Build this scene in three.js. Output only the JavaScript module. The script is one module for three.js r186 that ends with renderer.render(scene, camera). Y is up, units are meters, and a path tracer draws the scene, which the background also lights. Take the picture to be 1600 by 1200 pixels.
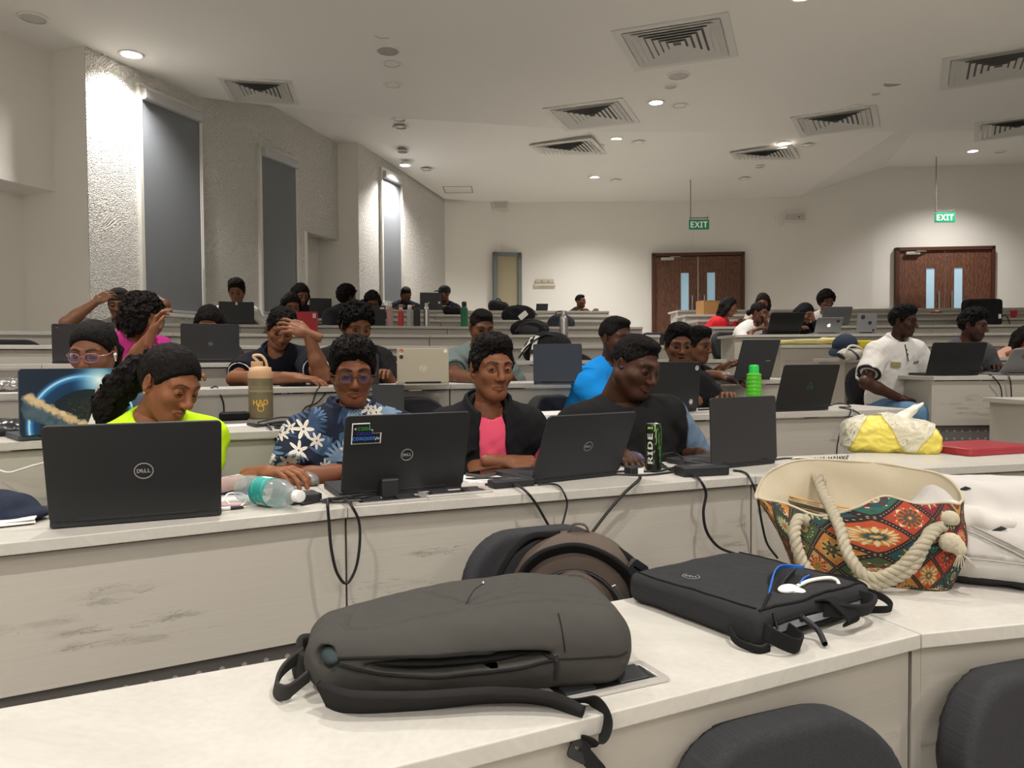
import * as THREE from 'three';
import { mergeGeometries, mergeVertices } from 'three/addons/utils/BufferGeometryUtils.js';
import { RoundedBoxGeometry } from 'three/addons/geometries/RoundedBoxGeometry.js';
import { RectAreaLightUniformsLib } from 'three/addons/lights/RectAreaLightUniformsLib.js';
import { FontLoader } from 'three/addons/loaders/FontLoader.js';
import { TextGeometry } from 'three/addons/geometries/TextGeometry.js';
import { ImprovedNoise } from 'three/addons/math/ImprovedNoise.js';

// ---------------------------------------------------------------- camera, renderer, exposure
const V = (x, y, z) => new THREE.Vector3(x, y, z);
const scene = new THREE.Scene();
scene.background = new THREE.Color(0x050505);
const FOCAL = 1200, EYE = 1.2123, PITCH = 0.02894, ROLL = -0.00753;
const camera = new THREE.PerspectiveCamera(2 * Math.atan(600 / FOCAL) * 180 / Math.PI, 4 / 3, 0.05, 60);
camera.position.set(0, EYE, 0);
camera.rotation.set(-PITCH, 0, ROLL, 'XYZ');
camera.updateMatrixWorld(true);
const renderer = new THREE.WebGLRenderer({ antialias: true });
renderer.toneMapping = THREE.LinearToneMapping;
renderer.toneMappingExposure = 1.1;
renderer.shadowMap.enabled = true;
const LAMP_CD = 22;             // candela of one lit downlight
const LAMP_COL = 0xfffaf5;

RectAreaLightUniformsLib.init();
const FILL_NITS = 26;         // fill panels added out of view over the stage, behind the photographer
// ---------------------------------------------------------------- helpers
const ray = (px, py) => V((px - 800) / FOCAL, -(py - 600) / FOCAL, -1).applyEuler(camera.rotation);
const onY = (px, py, y) => { const r = ray(px, py); return r.multiplyScalar((y - EYE) / r.y).add(camera.position); };
const atZ = (px, py, Z) => { const r = ray(px, py); return r.multiplyScalar(-Z / r.z).add(camera.position); };
const projY = p => { const q = p.clone().sub(camera.position).applyQuaternion(camera.quaternion.clone().invert()); return 600 + FOCAL * q.y / q.z; };
let seed = 7;
const rnd = (a = 0, b = 1) => { seed = (seed * 1664525 + 1013904223) >>> 0; return a + (b - a) * seed / 4294967296; };
const perlin = new ImprovedNoise();
const N3 = (x, y, z) => perlin.noise(x, y, z);
const used = {};
const numbered = n => { used[n] = (used[n] || 0) + 1; return used[n] > 1 ? n + '_' + String(used[n] - 1).padStart(3, '0') : n; };
const shadow = m => { m.castShadow = m.receiveShadow = true; return m; };
function thing(name, label, category, pos = [0, 0, 0], turn = 0, group) {
  const o = new THREE.Group(); o.name = numbered(name); scene.add(o);
  o.position.set(...(pos.isVector3 ? pos.toArray() : pos)); o.rotation.y = turn;
  o.userData = { label, category }; if (group) o.userData.group = group;
  return o;
}
function struct(name) { const o = new THREE.Group(); o.name = name; o.userData.kind = 'structure'; scene.add(o); return o; }
function part(name, geo, mat, parent, label) {
  const g = Array.isArray(geo) ? merge(geo) : geo;
  const m = shadow(new THREE.Mesh(g, mat)); m.name = name; parent.add(m);
  if (label) m.userData.label = label;
  return m;
}
function merge(list) {
  const any = list.some(g => !g.index);
  const l = list.map(g => { const h = any && g.index ? g.toNonIndexed() : g; for (const k of Object.keys(h.attributes)) if (!['position', 'normal', 'uv'].includes(k)) h.deleteAttribute(k); return h; });
  return l.length > 1 ? mergeGeometries(l) : l[0];
}
const M4 = (p = [0, 0, 0], r = [0, 0, 0], s = [1, 1, 1]) => new THREE.Matrix4().compose(V(...p), new THREE.Quaternion().setFromEuler(new THREE.Euler(...r)), V(...s));
// boxes carry uv in metres
function box(w, h, d, p = [0, 0, 0], r = [0, 0, 0], bevel = 0) {
  let g;
  if (bevel) g = new RoundedBoxGeometry(w, h, d, 2, bevel); else g = new THREE.BoxGeometry(w, h, d);
  metreUV(g); g.applyMatrix4(M4(p, r)); return g;
}
function metreUV(g) {
  const P = g.attributes.position, Nn = g.attributes.normal, uv = new Float32Array(P.count * 2);
  for (let i = 0; i < P.count; i++) {
    const a = Math.abs(Nn.getX(i)), b = Math.abs(Nn.getY(i)), c = Math.abs(Nn.getZ(i));
    const x = P.getX(i), y = P.getY(i), z = P.getZ(i);
    if (c >= a && c >= b) { uv[2 * i] = x; uv[2 * i + 1] = y; } else if (b >= a) { uv[2 * i] = x; uv[2 * i + 1] = z; } else { uv[2 * i] = z; uv[2 * i + 1] = y; }
  }
  g.setAttribute('uv', new THREE.BufferAttribute(uv, 2)); return g;
}
const cyl = (r1, r2, h, p = [0, 0, 0], r = [0, 0, 0], seg = 20, open = false) => new THREE.CylinderGeometry(r1, r2, h, seg, 1, open).applyMatrix4(M4(p, r));
const sph = (r, p, s = [1, 1, 1], seg = 16) => new THREE.SphereGeometry(r, seg, Math.ceil(seg * .7)).applyMatrix4(M4(p, [0, 0, 0], s));
const lathe = (pts, seg = 32) => new THREE.LatheGeometry(pts.map(([r, y]) => new THREE.Vector2(Math.max(r, 1e-4), y)), seg);
const tube = (pts, r, seg = 0, rs = 8) => new THREE.TubeGeometry(new THREE.CatmullRomCurve3(pts.map(p => p.isVector3 ? p : V(...p)), false, 'centripetal'), seg || pts.length * 8, r, rs);
// flat shape in x/y extruded along z with a bevel
function extrude(pts, depth, bevel = 0, holes) {
  const s = new THREE.Shape(pts.map(p => new THREE.Vector2(...p)));
  if (holes) for (const h of holes) s.holes.push(new THREE.Path(h.map(p => new THREE.Vector2(...p))));
  return new THREE.ExtrudeGeometry(s, { depth, bevelEnabled: bevel > 0, bevelSize: bevel, bevelThickness: bevel, bevelSegments: 2, curveSegments: 8 });
}
function roundRect(w, h, r, n = 5) {
  const o = [];
  for (const [cx, cy, a0] of [[w / 2 - r, h / 2 - r, 0], [-w / 2 + r, h / 2 - r, 90], [-w / 2 + r, -h / 2 + r, 180], [w / 2 - r, -h / 2 + r, 270]])
    for (let i = 0; i <= n; i++) { const a = (a0 + 90 * i / n) * Math.PI / 180; o.push([cx + r * Math.cos(a), cy + r * Math.sin(a)]); }
  return o;
}
// ---------------------------------------------------------------- textures and materials
function dataTex(w, h, fn, srgb = true, rx = 1, ry = 1) {
  const d = new Uint8Array(w * h * 4);
  for (let j = 0; j < h; j++) for (let i = 0; i < w; i++) { const c = fn(i / w, j / h, i, j); const q = (j * w + i) * 4; d[q] = c[0]; d[q + 1] = c[1]; d[q + 2] = c[2]; d[q + 3] = 255; }
  const t = new THREE.DataTexture(d, w, h); t.wrapS = t.wrapT = THREE.RepeatWrapping; t.magFilter = THREE.LinearFilter; t.minFilter = THREE.LinearMipmapLinearFilter; t.generateMipmaps = true;
  if (srgb) t.colorSpace = THREE.SRGBColorSpace; t.repeat.set(rx, ry); t.needsUpdate = true; return t;
}
function canvasTex(w, h, draw, rx = 1, ry = 1) {
  const c = document.createElement('canvas'); c.width = w; c.height = h; draw(c.getContext('2d'), w, h);
  const t = new THREE.CanvasTexture(c); t.colorSpace = THREE.SRGBColorSpace; t.wrapS = t.wrapT = THREE.RepeatWrapping; t.repeat.set(rx, ry); t.anisotropy = 8; return t;
}
// tiling noise
function tn(u, v, f, s = 0) { // periodic in u,v with period 1
  const a = 2 * Math.PI * u, b = 2 * Math.PI * v, k = f / 6.2832;
  return N3(Math.cos(a) * k + s, Math.sin(a) * k + Math.cos(b) * k * 1.0, Math.sin(b) * k + s * 1.7);
}
const std = (color, rough = .7, o = {}) => new THREE.MeshStandardMaterial({ color, roughness: rough, metalness: 0, ...o });
const phys = (color, rough = .7, o = {}) => new THREE.MeshPhysicalMaterial({ color, roughness: rough, ...o });

const scuffs = canvasTex(2048, 512, (g, w, h) => {          // 2.4 m x 0.6 m of laminate front
  g.fillStyle = '#b0aa9f'; g.fillRect(0, 0, w, h);
  for (let i = 0; i < 900; i++) { const y = rnd(0, h), x = rnd(0, w), l = rnd(60, 400); g.strokeStyle = `rgba(${rnd() < .5 ? '120,110,98' : '225,220,210'},${rnd(.02, .07)})`; g.lineWidth = rnd(.6, 2); g.beginPath(); g.moveTo(x, y); g.lineTo(x + l, y + rnd(-4, 4)); g.stroke(); }
  for (let i = 0; i < 17; i++) {                              // clusters of knocks and rubbed streaks left by chair backs
    const x = rnd(0, w), y = h * rnd(.56, .8), n = 6 + rnd(0, 18) | 0, sp = rnd(20, 90), dark = rnd(.05, .17);
    for (let k = 0; k < n; k++) { const a = x + rnd(-sp, sp), b = y + rnd(-sp, sp) * .18, l = rnd(4, 46); g.strokeStyle = `rgba(58,52,47,${dark * rnd(.4, 1.2)})`; g.lineWidth = rnd(.6, 2.4); g.beginPath(); g.moveTo(a, b); g.bezierCurveTo(a + l * .3, b + rnd(-5, 5), a + l * .6, b + rnd(-6, 6), a + l, b + rnd(-6, 6)); g.stroke(); if (rnd() < .4) { g.fillStyle = `rgba(50,45,40,${dark})`; g.fillRect(a, b, rnd(1, 8), rnd(1, 3)); } }
    for (let k = 0; k < 5; k++) { const a = x + rnd(-sp, sp); g.fillStyle = 'rgba(90,82,74,.05)'; g.beginPath(); g.ellipse(a, y, rnd(10, 50), rnd(3, 10), rnd(-.2, .2), 0, 7); g.fill(); }
  }
  for (let i = 0; i < 5; i++) { const x = rnd(0, w), y = h * rnd(.5, .75), r = rnd(14, 50), a = rnd(0, 6); g.strokeStyle = `rgba(60,55,50,${rnd(.05, .13)})`; g.lineWidth = rnd(.8, 2.2); g.beginPath(); g.arc(x, y, r, a, a + rnd(.8, 2.4)); g.stroke(); }
}, 1 / 2.4, 1 / .6);
const topTex = dataTex(256, 256, (u, v) => { const n = 6 * tn(u, v, 90, 3) + 3 * tn(u, v * 1, 300, 9) + 5 * tn(u, v, 14, 1); return [186 + n, 182 + n, 173 + n]; }, true, 1, 1);
const MAT = {
  top: std(0xffffff, .42, { map: topTex }), edge: std(0xb0aa9f, .5), panel: std(0xffffff, .55, { map: scuffs }),
  dark: std(0x1d1b1a, .6), perf: std(0x4c4a49, .55, { metalness: .3 }), black: std(0x16171a, .55), blackGloss: std(0x101113, .3),
  rubber: std(0x141416, .6), white: std(0xe9e7e2, .5), cable: std(0x131314, .5), cableW: std(0xe6e2d6, .5), steel: std(0xb9b9b8, .3, { metalness: 1 }), chrome: std(0xd8d8d8, .12, { metalness: 1 }),
};
MAT.chair = (() => { const t = dataTex(128, 128, (u, v) => { const n = 14 * tn(u, v, 200, 2) + 8 * (Math.sin(u * 400) * Math.sin(v * 400)); return [38 + n, 38 + n, 41 + n]; }, true, 6, 6); return std(0xffffff, .92, { map: t }); })();
// ---------------------------------------------------------------- the hall
const CX = 3.355, CZ = 5.867, R0 = 7.648, GAP = .95, RISE = .1198, DEPTH = .40, DESK = .74;
const floorY = k => RISE * k, deskY = k => RISE * k + DESK;
const arc = (R, phi, y = 0) => V(CX - R * Math.sin(phi), y, CZ - R * Math.cos(phi));     // phi grows to the left
const phiAt = (R, px) => { const r = ray(px, 560); const A = r.x * r.x + r.z * r.z, B = -2 * (r.x * CX + r.z * CZ), C = CX * CX + CZ * CZ - R * R, t = (-B + Math.sqrt(B * B - 4 * A * C)) / (2 * A); return Math.atan2(CX - r.x * t, CZ - r.z * t); };
const BACKF = floorY(10.4);
const wallMat = std(0xe9e6df, .85), ceilMat = std(0xebe9e4, .9);
const stuccoTex = dataTex(512, 512, (u, v) => { const a = tn(u, v, 170, 1), b = tn(u, v, 330, 5); const q = Math.max(0, a * 1.3 + b * .7) * 260; const c = Math.min(255, 40 + q); return [c, c, c]; }, false, 1 / 1.5, 1 / 1.5);
const stucco = std(0xe9e6df, .9, { bumpMap: stuccoTex, bumpScale: .026 });
// a wall panel from a to b (plan points), thickness away from the room (to the left of a->b when the room lies to the right)
function slab(a, b, y0, y1, th = .15, side = 1) {
  const dx = b[0] - a[0], dz = b[1] - a[1], L = Math.hypot(dx, dz), ang = Math.atan2(-dz, dx);
  const nx = dz / L * side, nz = -dx / L * side;
  return box(L, y1 - y0, th, [(a[0] + b[0]) / 2 + nx * th / 2, (y0 + y1) / 2, (a[1] + b[1]) / 2 + nz * th / 2], [0, ang, 0]);
}
const WD = [.327, -.945], WP = [.945, .327];                  // along the left wall, and from it into the hall
const along = (o, t, p = 0) => [o[0] + WD[0] * t + WP[0] * p, o[1] + WD[1] * t + WP[1] * p];
const W1 = [-3.937, -7.208], W1L = 4.335;                       // main bay of the left wall
const W2 = along(W1, W1L, .33), W2L = 2.95;                     // last bay
const W0 = along(W1, 0, -.42);                                 // bay nearer the camera, set back
{
  const o = struct('wall_left'), T = 4.75;
  part('stucco_face', [slab(W1, along(W1, 3.47), -.3, T), slab(along(W1, 3.47), along(W1, W1L), floorY(8) + 2.05, T)], stucco, o);
  part('stucco_face', slab(W2, along(W2, W2L + .3), -.3, T), stucco, o);
  part('return_face', slab(along(W1, W1L - .004, -.4), along(W1, W1L - .004, .322), -.3, T), wallMat, o);
  part('return_face', slab(along(W1, -.004, -.85), along(W1, -.004, -.008), -.3, T), wallMat, o);
  // niche of the main bay: back, jamb and soffit
  part('niche_back', slab(along(W1, 3.3, -.35), along(W1, W1L + .2, -.35), -.3, floorY(8) + 2.4), wallMat, o);
  part('niche_jamb', slab(along(W1, 3.46, -.4), along(W1, 3.46, 0), -.3, floorY(8) + 2.1, .08), wallMat, o);
  // bay nearer the camera with its own niche
  const a = along(W0, -7), b = along(W0, -1.3);
  part('smooth_face', [slab(a, along(W0, 0), 2.86, T)], wallMat, o);
  part('niche_back', slab(along(W0, -7, -.4), along(W0, .15, -.4), -.3, 3.1), wallMat, o);
  part('niche_soffit', box(7, .1, .42, [along(W0, -3.5, -.2)[0], 2.91, along(W0, -3.5, -.2)[1]], [0, Math.atan2(-WD[1], WD[0]), 0]), wallMat, o);
}
{
  const o = struct('wall_back');
  const P = [[-1.45, -14.02], [-.2, -14.38], [3.4, -14.36], [5.25, -14.1], [6.55, -13.95], [9.3, -13.72], [11.2, -13.4]];
  part('plaster_face', P.slice(1).map((b, i) => slab(P[i], b, -.3, 4.85)), wallMat, o);
  const r = struct('wall_right'); part('plaster_face', slab([11.2, -13.4], [11.2, 7.5], -.3, 4.85), wallMat, r);
  const f = struct('wall_front'); part('plaster_face', slab([11.2, 7.5], [-9, 7.5], -.3, 4.85), wallMat, f);
  const l = struct('wall_side'); part('plaster_face', slab([-9, 7.5], [-6.4, -.6], -.3, 4.85), wallMat, l);
}
// ceiling in facets: two flat bands, then a raised band that slopes down to the back wall
const poly = (tris, th = 0) => { const g = new THREE.BufferGeometry(); const p = []; for (const t of tris) for (const v of t) p.push(...v); g.setAttribute('position', new THREE.Float32BufferAttribute(p, 3)); g.computeVertexNormals(); const uv = []; for (let i = 0; i < p.length; i += 3) uv.push(p[i], p[i + 2]); g.setAttribute('uv', new THREE.Float32BufferAttribute(uv, 2)); return g; };
const fan = pts => pts.slice(2).map((p, i) => [pts[0], pts[i + 1], p]);
const L1 = [[-9, -4.6], [-4.3, -5.75], [-2.143, -6.588], [-.783, -7.1], [1.081, -7.55], [2.036, -7.877], [3.255, -8.166], [5.539, -8.361], [11.5, -8.4]];
const L2 = [[-9, -6.4], [-4.2, -8.3], [-3.453, -8.605], [-1.701, -9.29], [1.264, -10.005], [2.937, -10.075], [5.521, -10.084], [11.5, -10.0]];
const H1 = 4.13, H2 = 4.17;
const B3 = [[-2.19, 4.40, -11.25], [-1.2, 4.17, -14.0], [-.2, 4.17, -14.45], [3.4, 4.17, -14.45], [5.25, 4.17, -14.2], [6.75, 4.66, -14.0], [9.3, 4.66, -13.8], [11.5, 4.66, -13.4]];
{
  const o = struct('ceiling');
  const flat = (a, b, h, th) => { const s = new THREE.Shape([...a, ...[...b].reverse()].map(p => new THREE.Vector2(p[0], -p[1]))); const g = new THREE.ExtrudeGeometry(s, { depth: th, bevelEnabled: false }); g.rotateX(-Math.PI / 2); g.translate(0, h, 0); return metreUV(g); };
  part('ceiling_panel', flat([[-9, 7.6], [11.5, 7.6]], L1, H1, .75), ceilMat, o);
  part('ceiling_panel', flat(L1, L2, H2, .71), ceilMat, o);
  const A = L2.map(([x, z]) => [x, 4.5, z]);
  const T = [];
  const q = (a, b, c) => T.push([a, b, c]);
  const n = A.length;   // left part hangs between the step and the wall line
  const lw = [-4.3, 4.52, -8.35];
  q(A[1], A[2], [-3.2, 4.5, -9.6]); q(A[2], A[3], [-3.2, 4.5, -9.6]); q([-3.2, 4.5, -9.6], A[3], [-2.5, 4.42, -11.3]); q([-2.6, 4.42, -11.3], A[3], B3[0]); q(A[3], B3[1], B3[0]); q(A[3], B3[2], B3[1]); q(A[3], A[4], B3[2]); q(A[4], B3[3], B3[2]); q(A[4], A[5], B3[3]); q(A[5], A[6], B3[3]); q(A[6], B3[4], B3[3]); q(A[6], B3[5], B3[4]); q(A[6], A[7], B3[6]); q(A[6], B3[6], B3[5]); q(A[7], B3[7], B3[6]);
  part('ceiling_panel', poly(T), std(0xebe9e4, .9, { side: THREE.DoubleSide }), o);
  part('roof_slab', box(22, .15, 24, [1, 4.97, -4]), ceilMat, o);
  const tr = struct('trim_1'); part('access_hatch_rim', extrude(roundRect(.5, .5, .01), .008, 0, [roundRect(.46, .46, .01)]).rotateX(Math.PI / 2).translate(-.9, 4.18, -13.3), std(0xa7a39c, .8), tr);
}
// stepped floor: one tread per row, concentric about the stage
{
  const o = struct('floor'); const fm = std(0xffffff, .8, { map: dataTex(256, 256, (u, v) => { const n = 22 * tn(u, v, 120, 4) + 14 * tn(u, v, 400, 8); return [188 + n, 183 + n, 174 + n]; }, true, 1, 1) });
  part('stage_floor', box(24, .2, 26, [1, -.30 - .1, -4]), fm, o);
  const ring = (r0, r1, y) => { const s = new THREE.Shape(); const p0 = -.75, p1 = 1.25, n = 40; for (let i = 0; i <= n; i++) { const p = p0 + (p1 - p0) * i / n; s[i ? 'lineTo' : 'moveTo'](CX - r1 * Math.sin(p), -(CZ - r1 * Math.cos(p))); } for (let i = n; i >= 0; i--) { const p = p0 + (p1 - p0) * i / n; s.lineTo(CX - r0 * Math.sin(p), -(CZ - r0 * Math.cos(p))); } const g = new THREE.ExtrudeGeometry(s, { depth: y + .35, bevelEnabled: false }); g.rotateX(-Math.PI / 2); g.translate(0, -.35, 0); return metreUV(g); };
  for (let k = -1; k <= 10; k++) { const r = R0 + GAP * k + .1; part('tread', ring(r, k === 10 ? r + 6 : r + GAP, k === 10 ? BACKF : floorY(k)), fm, o); }
}
// ---------------------------------------------------------------- desks
const perfTex = dataTex(64, 64, (u, v) => { const d = Math.hypot(u - .5, v - .5); return d < .12 ? [176, 172, 168] : [104, 100, 97]; }, true, 1 / .05, 1 / .05);
const perfMat = std(0xffffff, .5, { map: perfTex });
const deskLabels = [];
function deskFacet(a, b, k, label, mit = [0, 0], vis = [1, 1], DEPTH = .40) {
  const dir = b.clone().sub(a), L = dir.length(), ang = Math.atan2(-dir.z, dir.x);
  const mid = a.clone().add(b).multiplyScalar(.5);
  const o = thing('lecture_desk', label, 'desk', [mid.x, floorY(k), mid.z], ang);   // local x along the row, -z towards the sitter
  const g = L - .0008 - .0012 * (vis[0] + vis[1]);
  const tg = extrude([[-g / 2 + .002, .002], [g / 2 - .002, .002], [g / 2 - .002 + mit[1], DEPTH - .002], [-g / 2 + .002 - mit[0], DEPTH - .002]], .022, .002).rotateX(-Math.PI / 2).translate(0, DESK - .024, 0); tg.deleteAttribute('normal'); metreUV((tg.computeVertexNormals(), tg));
  part('desktop', tg, MAT.top, o);
  part('front_panel', box(g - .018 * (vis[0] + vis[1]), .285, .016, [.009 * (vis[0] - vis[1]), DESK - .032 - .1425, -.03]), MAT.panel, o).geometry.attributes.uv.array.forEach((v, i, arr) => { if (i % 2 === 0) arr[i] = v + rnd(0, 0) + mid.x * 1.7; else arr[i] = v + .2; });
  [-1, 1].forEach((s, n) => { const d = vis[n] ? DEPTH - .03 : .1; part('side_panel', box(.018, DESK - .026, d, [s * (g / 2 - .009), (DESK - .026) / 2, (vis[n] ? -.023 : -.058) - d / 2]), MAT.edge, o); });
  part('perforated_panel', box(g - .04, .5, .006, [0, .26, -.05]), perfMat, o);
  return o;
}
const FAC = [15.2, 8.2, 12, 11.5, 10, 9, 9, 8, 8, 7.5, 7];         // facet angle in degrees
const JOINT = [1443, 1181, 940, 704, 640, 610, 672, 700, 690, 680, 950];  // a joint of each row, as seen in the photograph
const leftEnd = k => k < 2 ? null : [1.857, 1.73, 1.52, 1.45, 1.42, 1.42, 1.42, 1.42, 1.42][k - 2];
const rightX = k => [0, 0, 2.84, 2.69, 2.5, 2.33, 2.18, 2.2, 2.25, 2.3, 2.4][k], rightZ = k => [0, 0, 4.05, 4.9, 5.75, 6.65, 7.5, 8.4, 9.3, 10.2, 11.1][k];
const ordinal = ['nearest', 'second', 'third', 'fourth', 'fifth', 'sixth', 'seventh', 'eighth', 'ninth', 'tenth', 'last'];
for (let k = 0; k <= 10; k++) {
  const R = R0 + GAP * k, fa = FAC[k] * Math.PI / 180, j = phiAt(R, JOINT[k]);
  let end = -.3;
  if (leftEnd(k) !== null) end = Math.asin((CX - leftEnd(k)) / R);
  // left limit: the wall, or just outside the frame
  let start = j; const lim = p => { const q = arc(R, p); const w = k < 6 ? q.x < -1.1 * -q.z - .2 || (q.x - W1[0]) * WP[0] + (q.z - W1[1]) * WP[1] < .15 : (q.x - W1[0]) * WP[0] + (q.z - W1[1]) * WP[1] < .5; return w || q.z > -.35; };
  const cuts = [end];
  let p = j; while (p - fa > end + .03) p -= fa; if (p <= end + .03) p += fa;
  for (; !lim(p); p += fa) cuts.push(p);
  let q = cuts[cuts.length - 1]; while (!lim(q + .01)) q += .01; if (q - cuts[cuts.length - 1] > .05) cuts.push(q);
  const n = cuts.length - 1;
  for (let i = n; i > 0; i--) {
    const where = n === 1 ? 'the whole block left of the aisle' : i === 1 ? 'the section at its right end' : i === n ? 'the section at its left end' : `${['', '', 'second', 'third', 'fourth', 'fifth', 'sixth', 'seventh', 'eighth', 'ninth'][i]} section counted from its right end`;
    deskFacet(arc(R, cuts[i]), arc(R, cuts[i - 1]), k, `grey laminate desk in the ${ordinal[k]} row, ${where}`, [i === n ? 0 : DEPTH * Math.tan((cuts[i] - cuts[i - 1]) / 2), i === 1 && k > 1 ? 0 : DEPTH * Math.tan((cuts[i] - cuts[i - 1]) / 2)], [i === n || Math.abs(cuts[i] - j) < .003 ? 1 : 0, (i === 1 && k > 1) || Math.abs(cuts[i - 1] - j) < .003 ? 1 : 0]);
  }
  if (k >= 2) {
    const x = rightX(k), z = -rightZ(k), y = floorY(k), xe = Math.min(10.5, -z * .85 + 1);
    if (k === 3) deskFacet(V(x, 0, z), V(xe, 0, z + .02), k, 'grey scuffed desk right of the aisle where the grey shirt man sits', [.07, 0], [1, 1], .52);
    else { const m = x + Math.min(2.4, xe - x); deskFacet(V(x, 0, z), V(m, 0, z), k, `grey laminate desk in the ${ordinal[k]} row, first section right of the aisle`, [.04, 0], [1, 1], .52); if (xe - m > .6) deskFacet(V(m, 0, z), V(xe, 0, z), k, `grey laminate desk in the ${ordinal[k]} row, far right section`, [0, 0], [1, 1], .52); }
  }
}
// ---------------------------------------------------------------- downlights
const lampGlow = new THREE.MeshStandardMaterial({ color: 0xffffff, emissive: 0xfff6e8, emissiveIntensity: 12 });
function downlight(x, z, y, lit, label, r = .085) {
  const o = thing('downlight', label, 'ceiling light', [x, y, z]);
  part('rim', lathe([[r - .012, .004], [r, -.004], [r + .014, -.006], [r + .018, .0]], 28), MAT.white, o);
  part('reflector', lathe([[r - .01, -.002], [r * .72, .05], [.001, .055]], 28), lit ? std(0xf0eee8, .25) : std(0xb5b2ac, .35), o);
  if (lit === 1) {
    part('lamp', cyl(r - .012, r - .012, .004, [0, .004, 0], [0, 0, 0], 28), lampGlow, o);
    const s = new THREE.SpotLight(LAMP_COL, LAMP_CD, 0, 1.1, .9, 2); s.position.set(0, -.03, 0); s.target.position.set(0, -2, 0); o.add(s.target); s.castShadow = true; s.shadow.radius = 3; s.shadow.bias = -.0005; s.name = 'lamp_light'; o.add(s);
  }
  return o;
}

const lerpX = (L, x) => { for (let i = 1; i < L.length; i++) if (x <= L[i][0]) { const t = (x - L[i - 1][0]) / (L[i][0] - L[i - 1][0]); return L[i - 1][1] + t * (L[i][1] - L[i - 1][1]); } return L[L.length - 1][1]; };
const B3P = B3.map(p => [p[0], p[2]]), B3H = B3.map(p => [p[0], p[1]]);
function ceilY(x, z) {
  if (z > lerpX(L1, x)) return H1; const z2 = lerpX(L2, x); if (z > z2) return H2;
  const z3 = lerpX(B3P, x), h3 = x < -1.2 ? 4.17 : lerpX(B3H, x); return 4.5 + (h3 - 4.5) * Math.min(1, (z2 - z) / (z2 - z3));
}
const onCeil = (px, py) => { let h = 4.17, p; for (let i = 0; i < 12; i++) { p = onY(px, py, h); h = ceilY(p.x, p.z); } return onY(px, py, h); };
const DL = [
  [205, 85, 1, 'lit downlight close to the stucco wall, throwing a bright patch on it', .1], [633, 258, 1, 'lit downlight above the farthest window blind'], [1025, 160, 1, 'nearest of the three lit downlights in the middle ceiling line'], [963, 217, 1, 'middle one of the three lit downlights in the middle ceiling line'], [929, 277, 1, 'farthest of the three lit downlights in the middle ceiling line'], [1225, 224, 1, 'lit downlight in front of the left exit sign, right of the middle line'], [1520, 236, 1, 'lit downlight above the right double doors'], [1253, -6, 1, 'lit downlight cut by the top edge of the view'],
  [1062, 165, 0, 'unlit downlight right beside the nearest lit one of the middle line'], [998, 222, 0, 'unlit downlight right beside the middle lit one of the middle line'], [962, 282, 0, 'unlit downlight right beside the farthest lit one of the middle line'], [1262, 227, 0, 'unlit downlight beside the lit one in front of the left exit sign'], [1563, 237, 0, 'unlit downlight beside the lit one above the right double doors'], [666, 265, 0, 'unlit downlight right of the lit one above the farthest blind'], [629, 237, 0, 'unlit downlight just nearer than the lit one above the farthest blind'],
  [612, 100, 0, 'unlit recessed downlight, second from the near end of the left ceiling row'], [614, 133, 0, 'unlit recessed downlight, third from the near end of the left ceiling row'], [624, 187, 0, 'unlit recessed downlight, fourth of the left ceiling row, beside a pale ring'], [626, 199, 0, 'pale ringed unlit downlight, fifth of the left ceiling row'], [1335, 167, 0, 'unlit downlight near the long diffuser right of the middle'], [1163, 279, 0, 'unlit downlight before the left exit sign, nearer the wall than the speaker'], [598, 54, 0, 'unlit downlight at the near end of the left ceiling row'],
];
for (const [x, y, lit, label, r] of DL) { const p = onCeil(x, y); downlight(p.x, p.z, p.y - .004, lit, label, r || .085); }
// the lit fittings over the front of the hall, behind the photographer
[[-1.2, .4, 'left of the photographer'], [1.1, -.9, 'right above the nearest desk'], [-3.2, -3.1, 'over the left ends of the near rows'], [3.6, -2.9, 'over the right ends of the near rows'], [6.6, -5.6, 'over the middle rows at the far right'], [-1.0, -3.6, 'over the third row']].forEach(([x, z, w]) => downlight(x, z, H1 - .004, 1, 'lit downlight out of view, ' + w));
[[-2.4, 2.4, 'leftmost of the near line'], [.8, 2.4, 'middle of the near line'], [4, 2.4, 'rightmost of the near line'], [-2.4, 5, 'leftmost by the front wall'], [.8, 5, 'middle by the front wall'], [4, 5, 'rightmost by the front wall']].forEach(([x, z, w]) => {  // added fill lights, unseen, to brighten desk fronts and faces from ahead
  const o = thing('fill_panel', 'flat added fill panel out of view over the stage, ' + w, 'ceiling light', [x, H1 - .004, z]);
  part('frame', extrude(roundRect(1.26, .66, .01), .02, .002, [roundRect(1.2, .6, .005)]).rotateX(Math.PI / 2), MAT.white, o);
  part('diffuser', box(1.2, .006, .6, [0, -.008, 0]), new THREE.MeshStandardMaterial({ color: 0xffffff, emissive: 0xfffaf5, emissiveIntensity: 3 }), o);
  const l = new THREE.RectAreaLight(LAMP_COL, FILL_NITS, 1.2, .6); l.position.set(0, -.03, 0); l.rotation.x = -Math.PI / 2; l.name = 'fill_glow'; o.add(l);
});
function disc(px, py, r, name, label, cat, mat) { const p = onCeil(px, py); const o = thing(name, label, cat, [p.x, p.y, p.z]); part('grille', lathe([[.001, -.012], [r * .8, -.012], [r * .84, -.008]], 30), mat, o); part('rim', lathe([[r * .84, -.014], [r, -.008], [r, 0]], 30), MAT.white, o); return o; }
const spk = std(0xa8a5a0, .8), spk2 = std(0xc4c1bb, .8);
disc(606, 78, .12, 'ceiling_speaker', 'large round grey ceiling speaker in the left ceiling row', 'speaker', spk);
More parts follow.
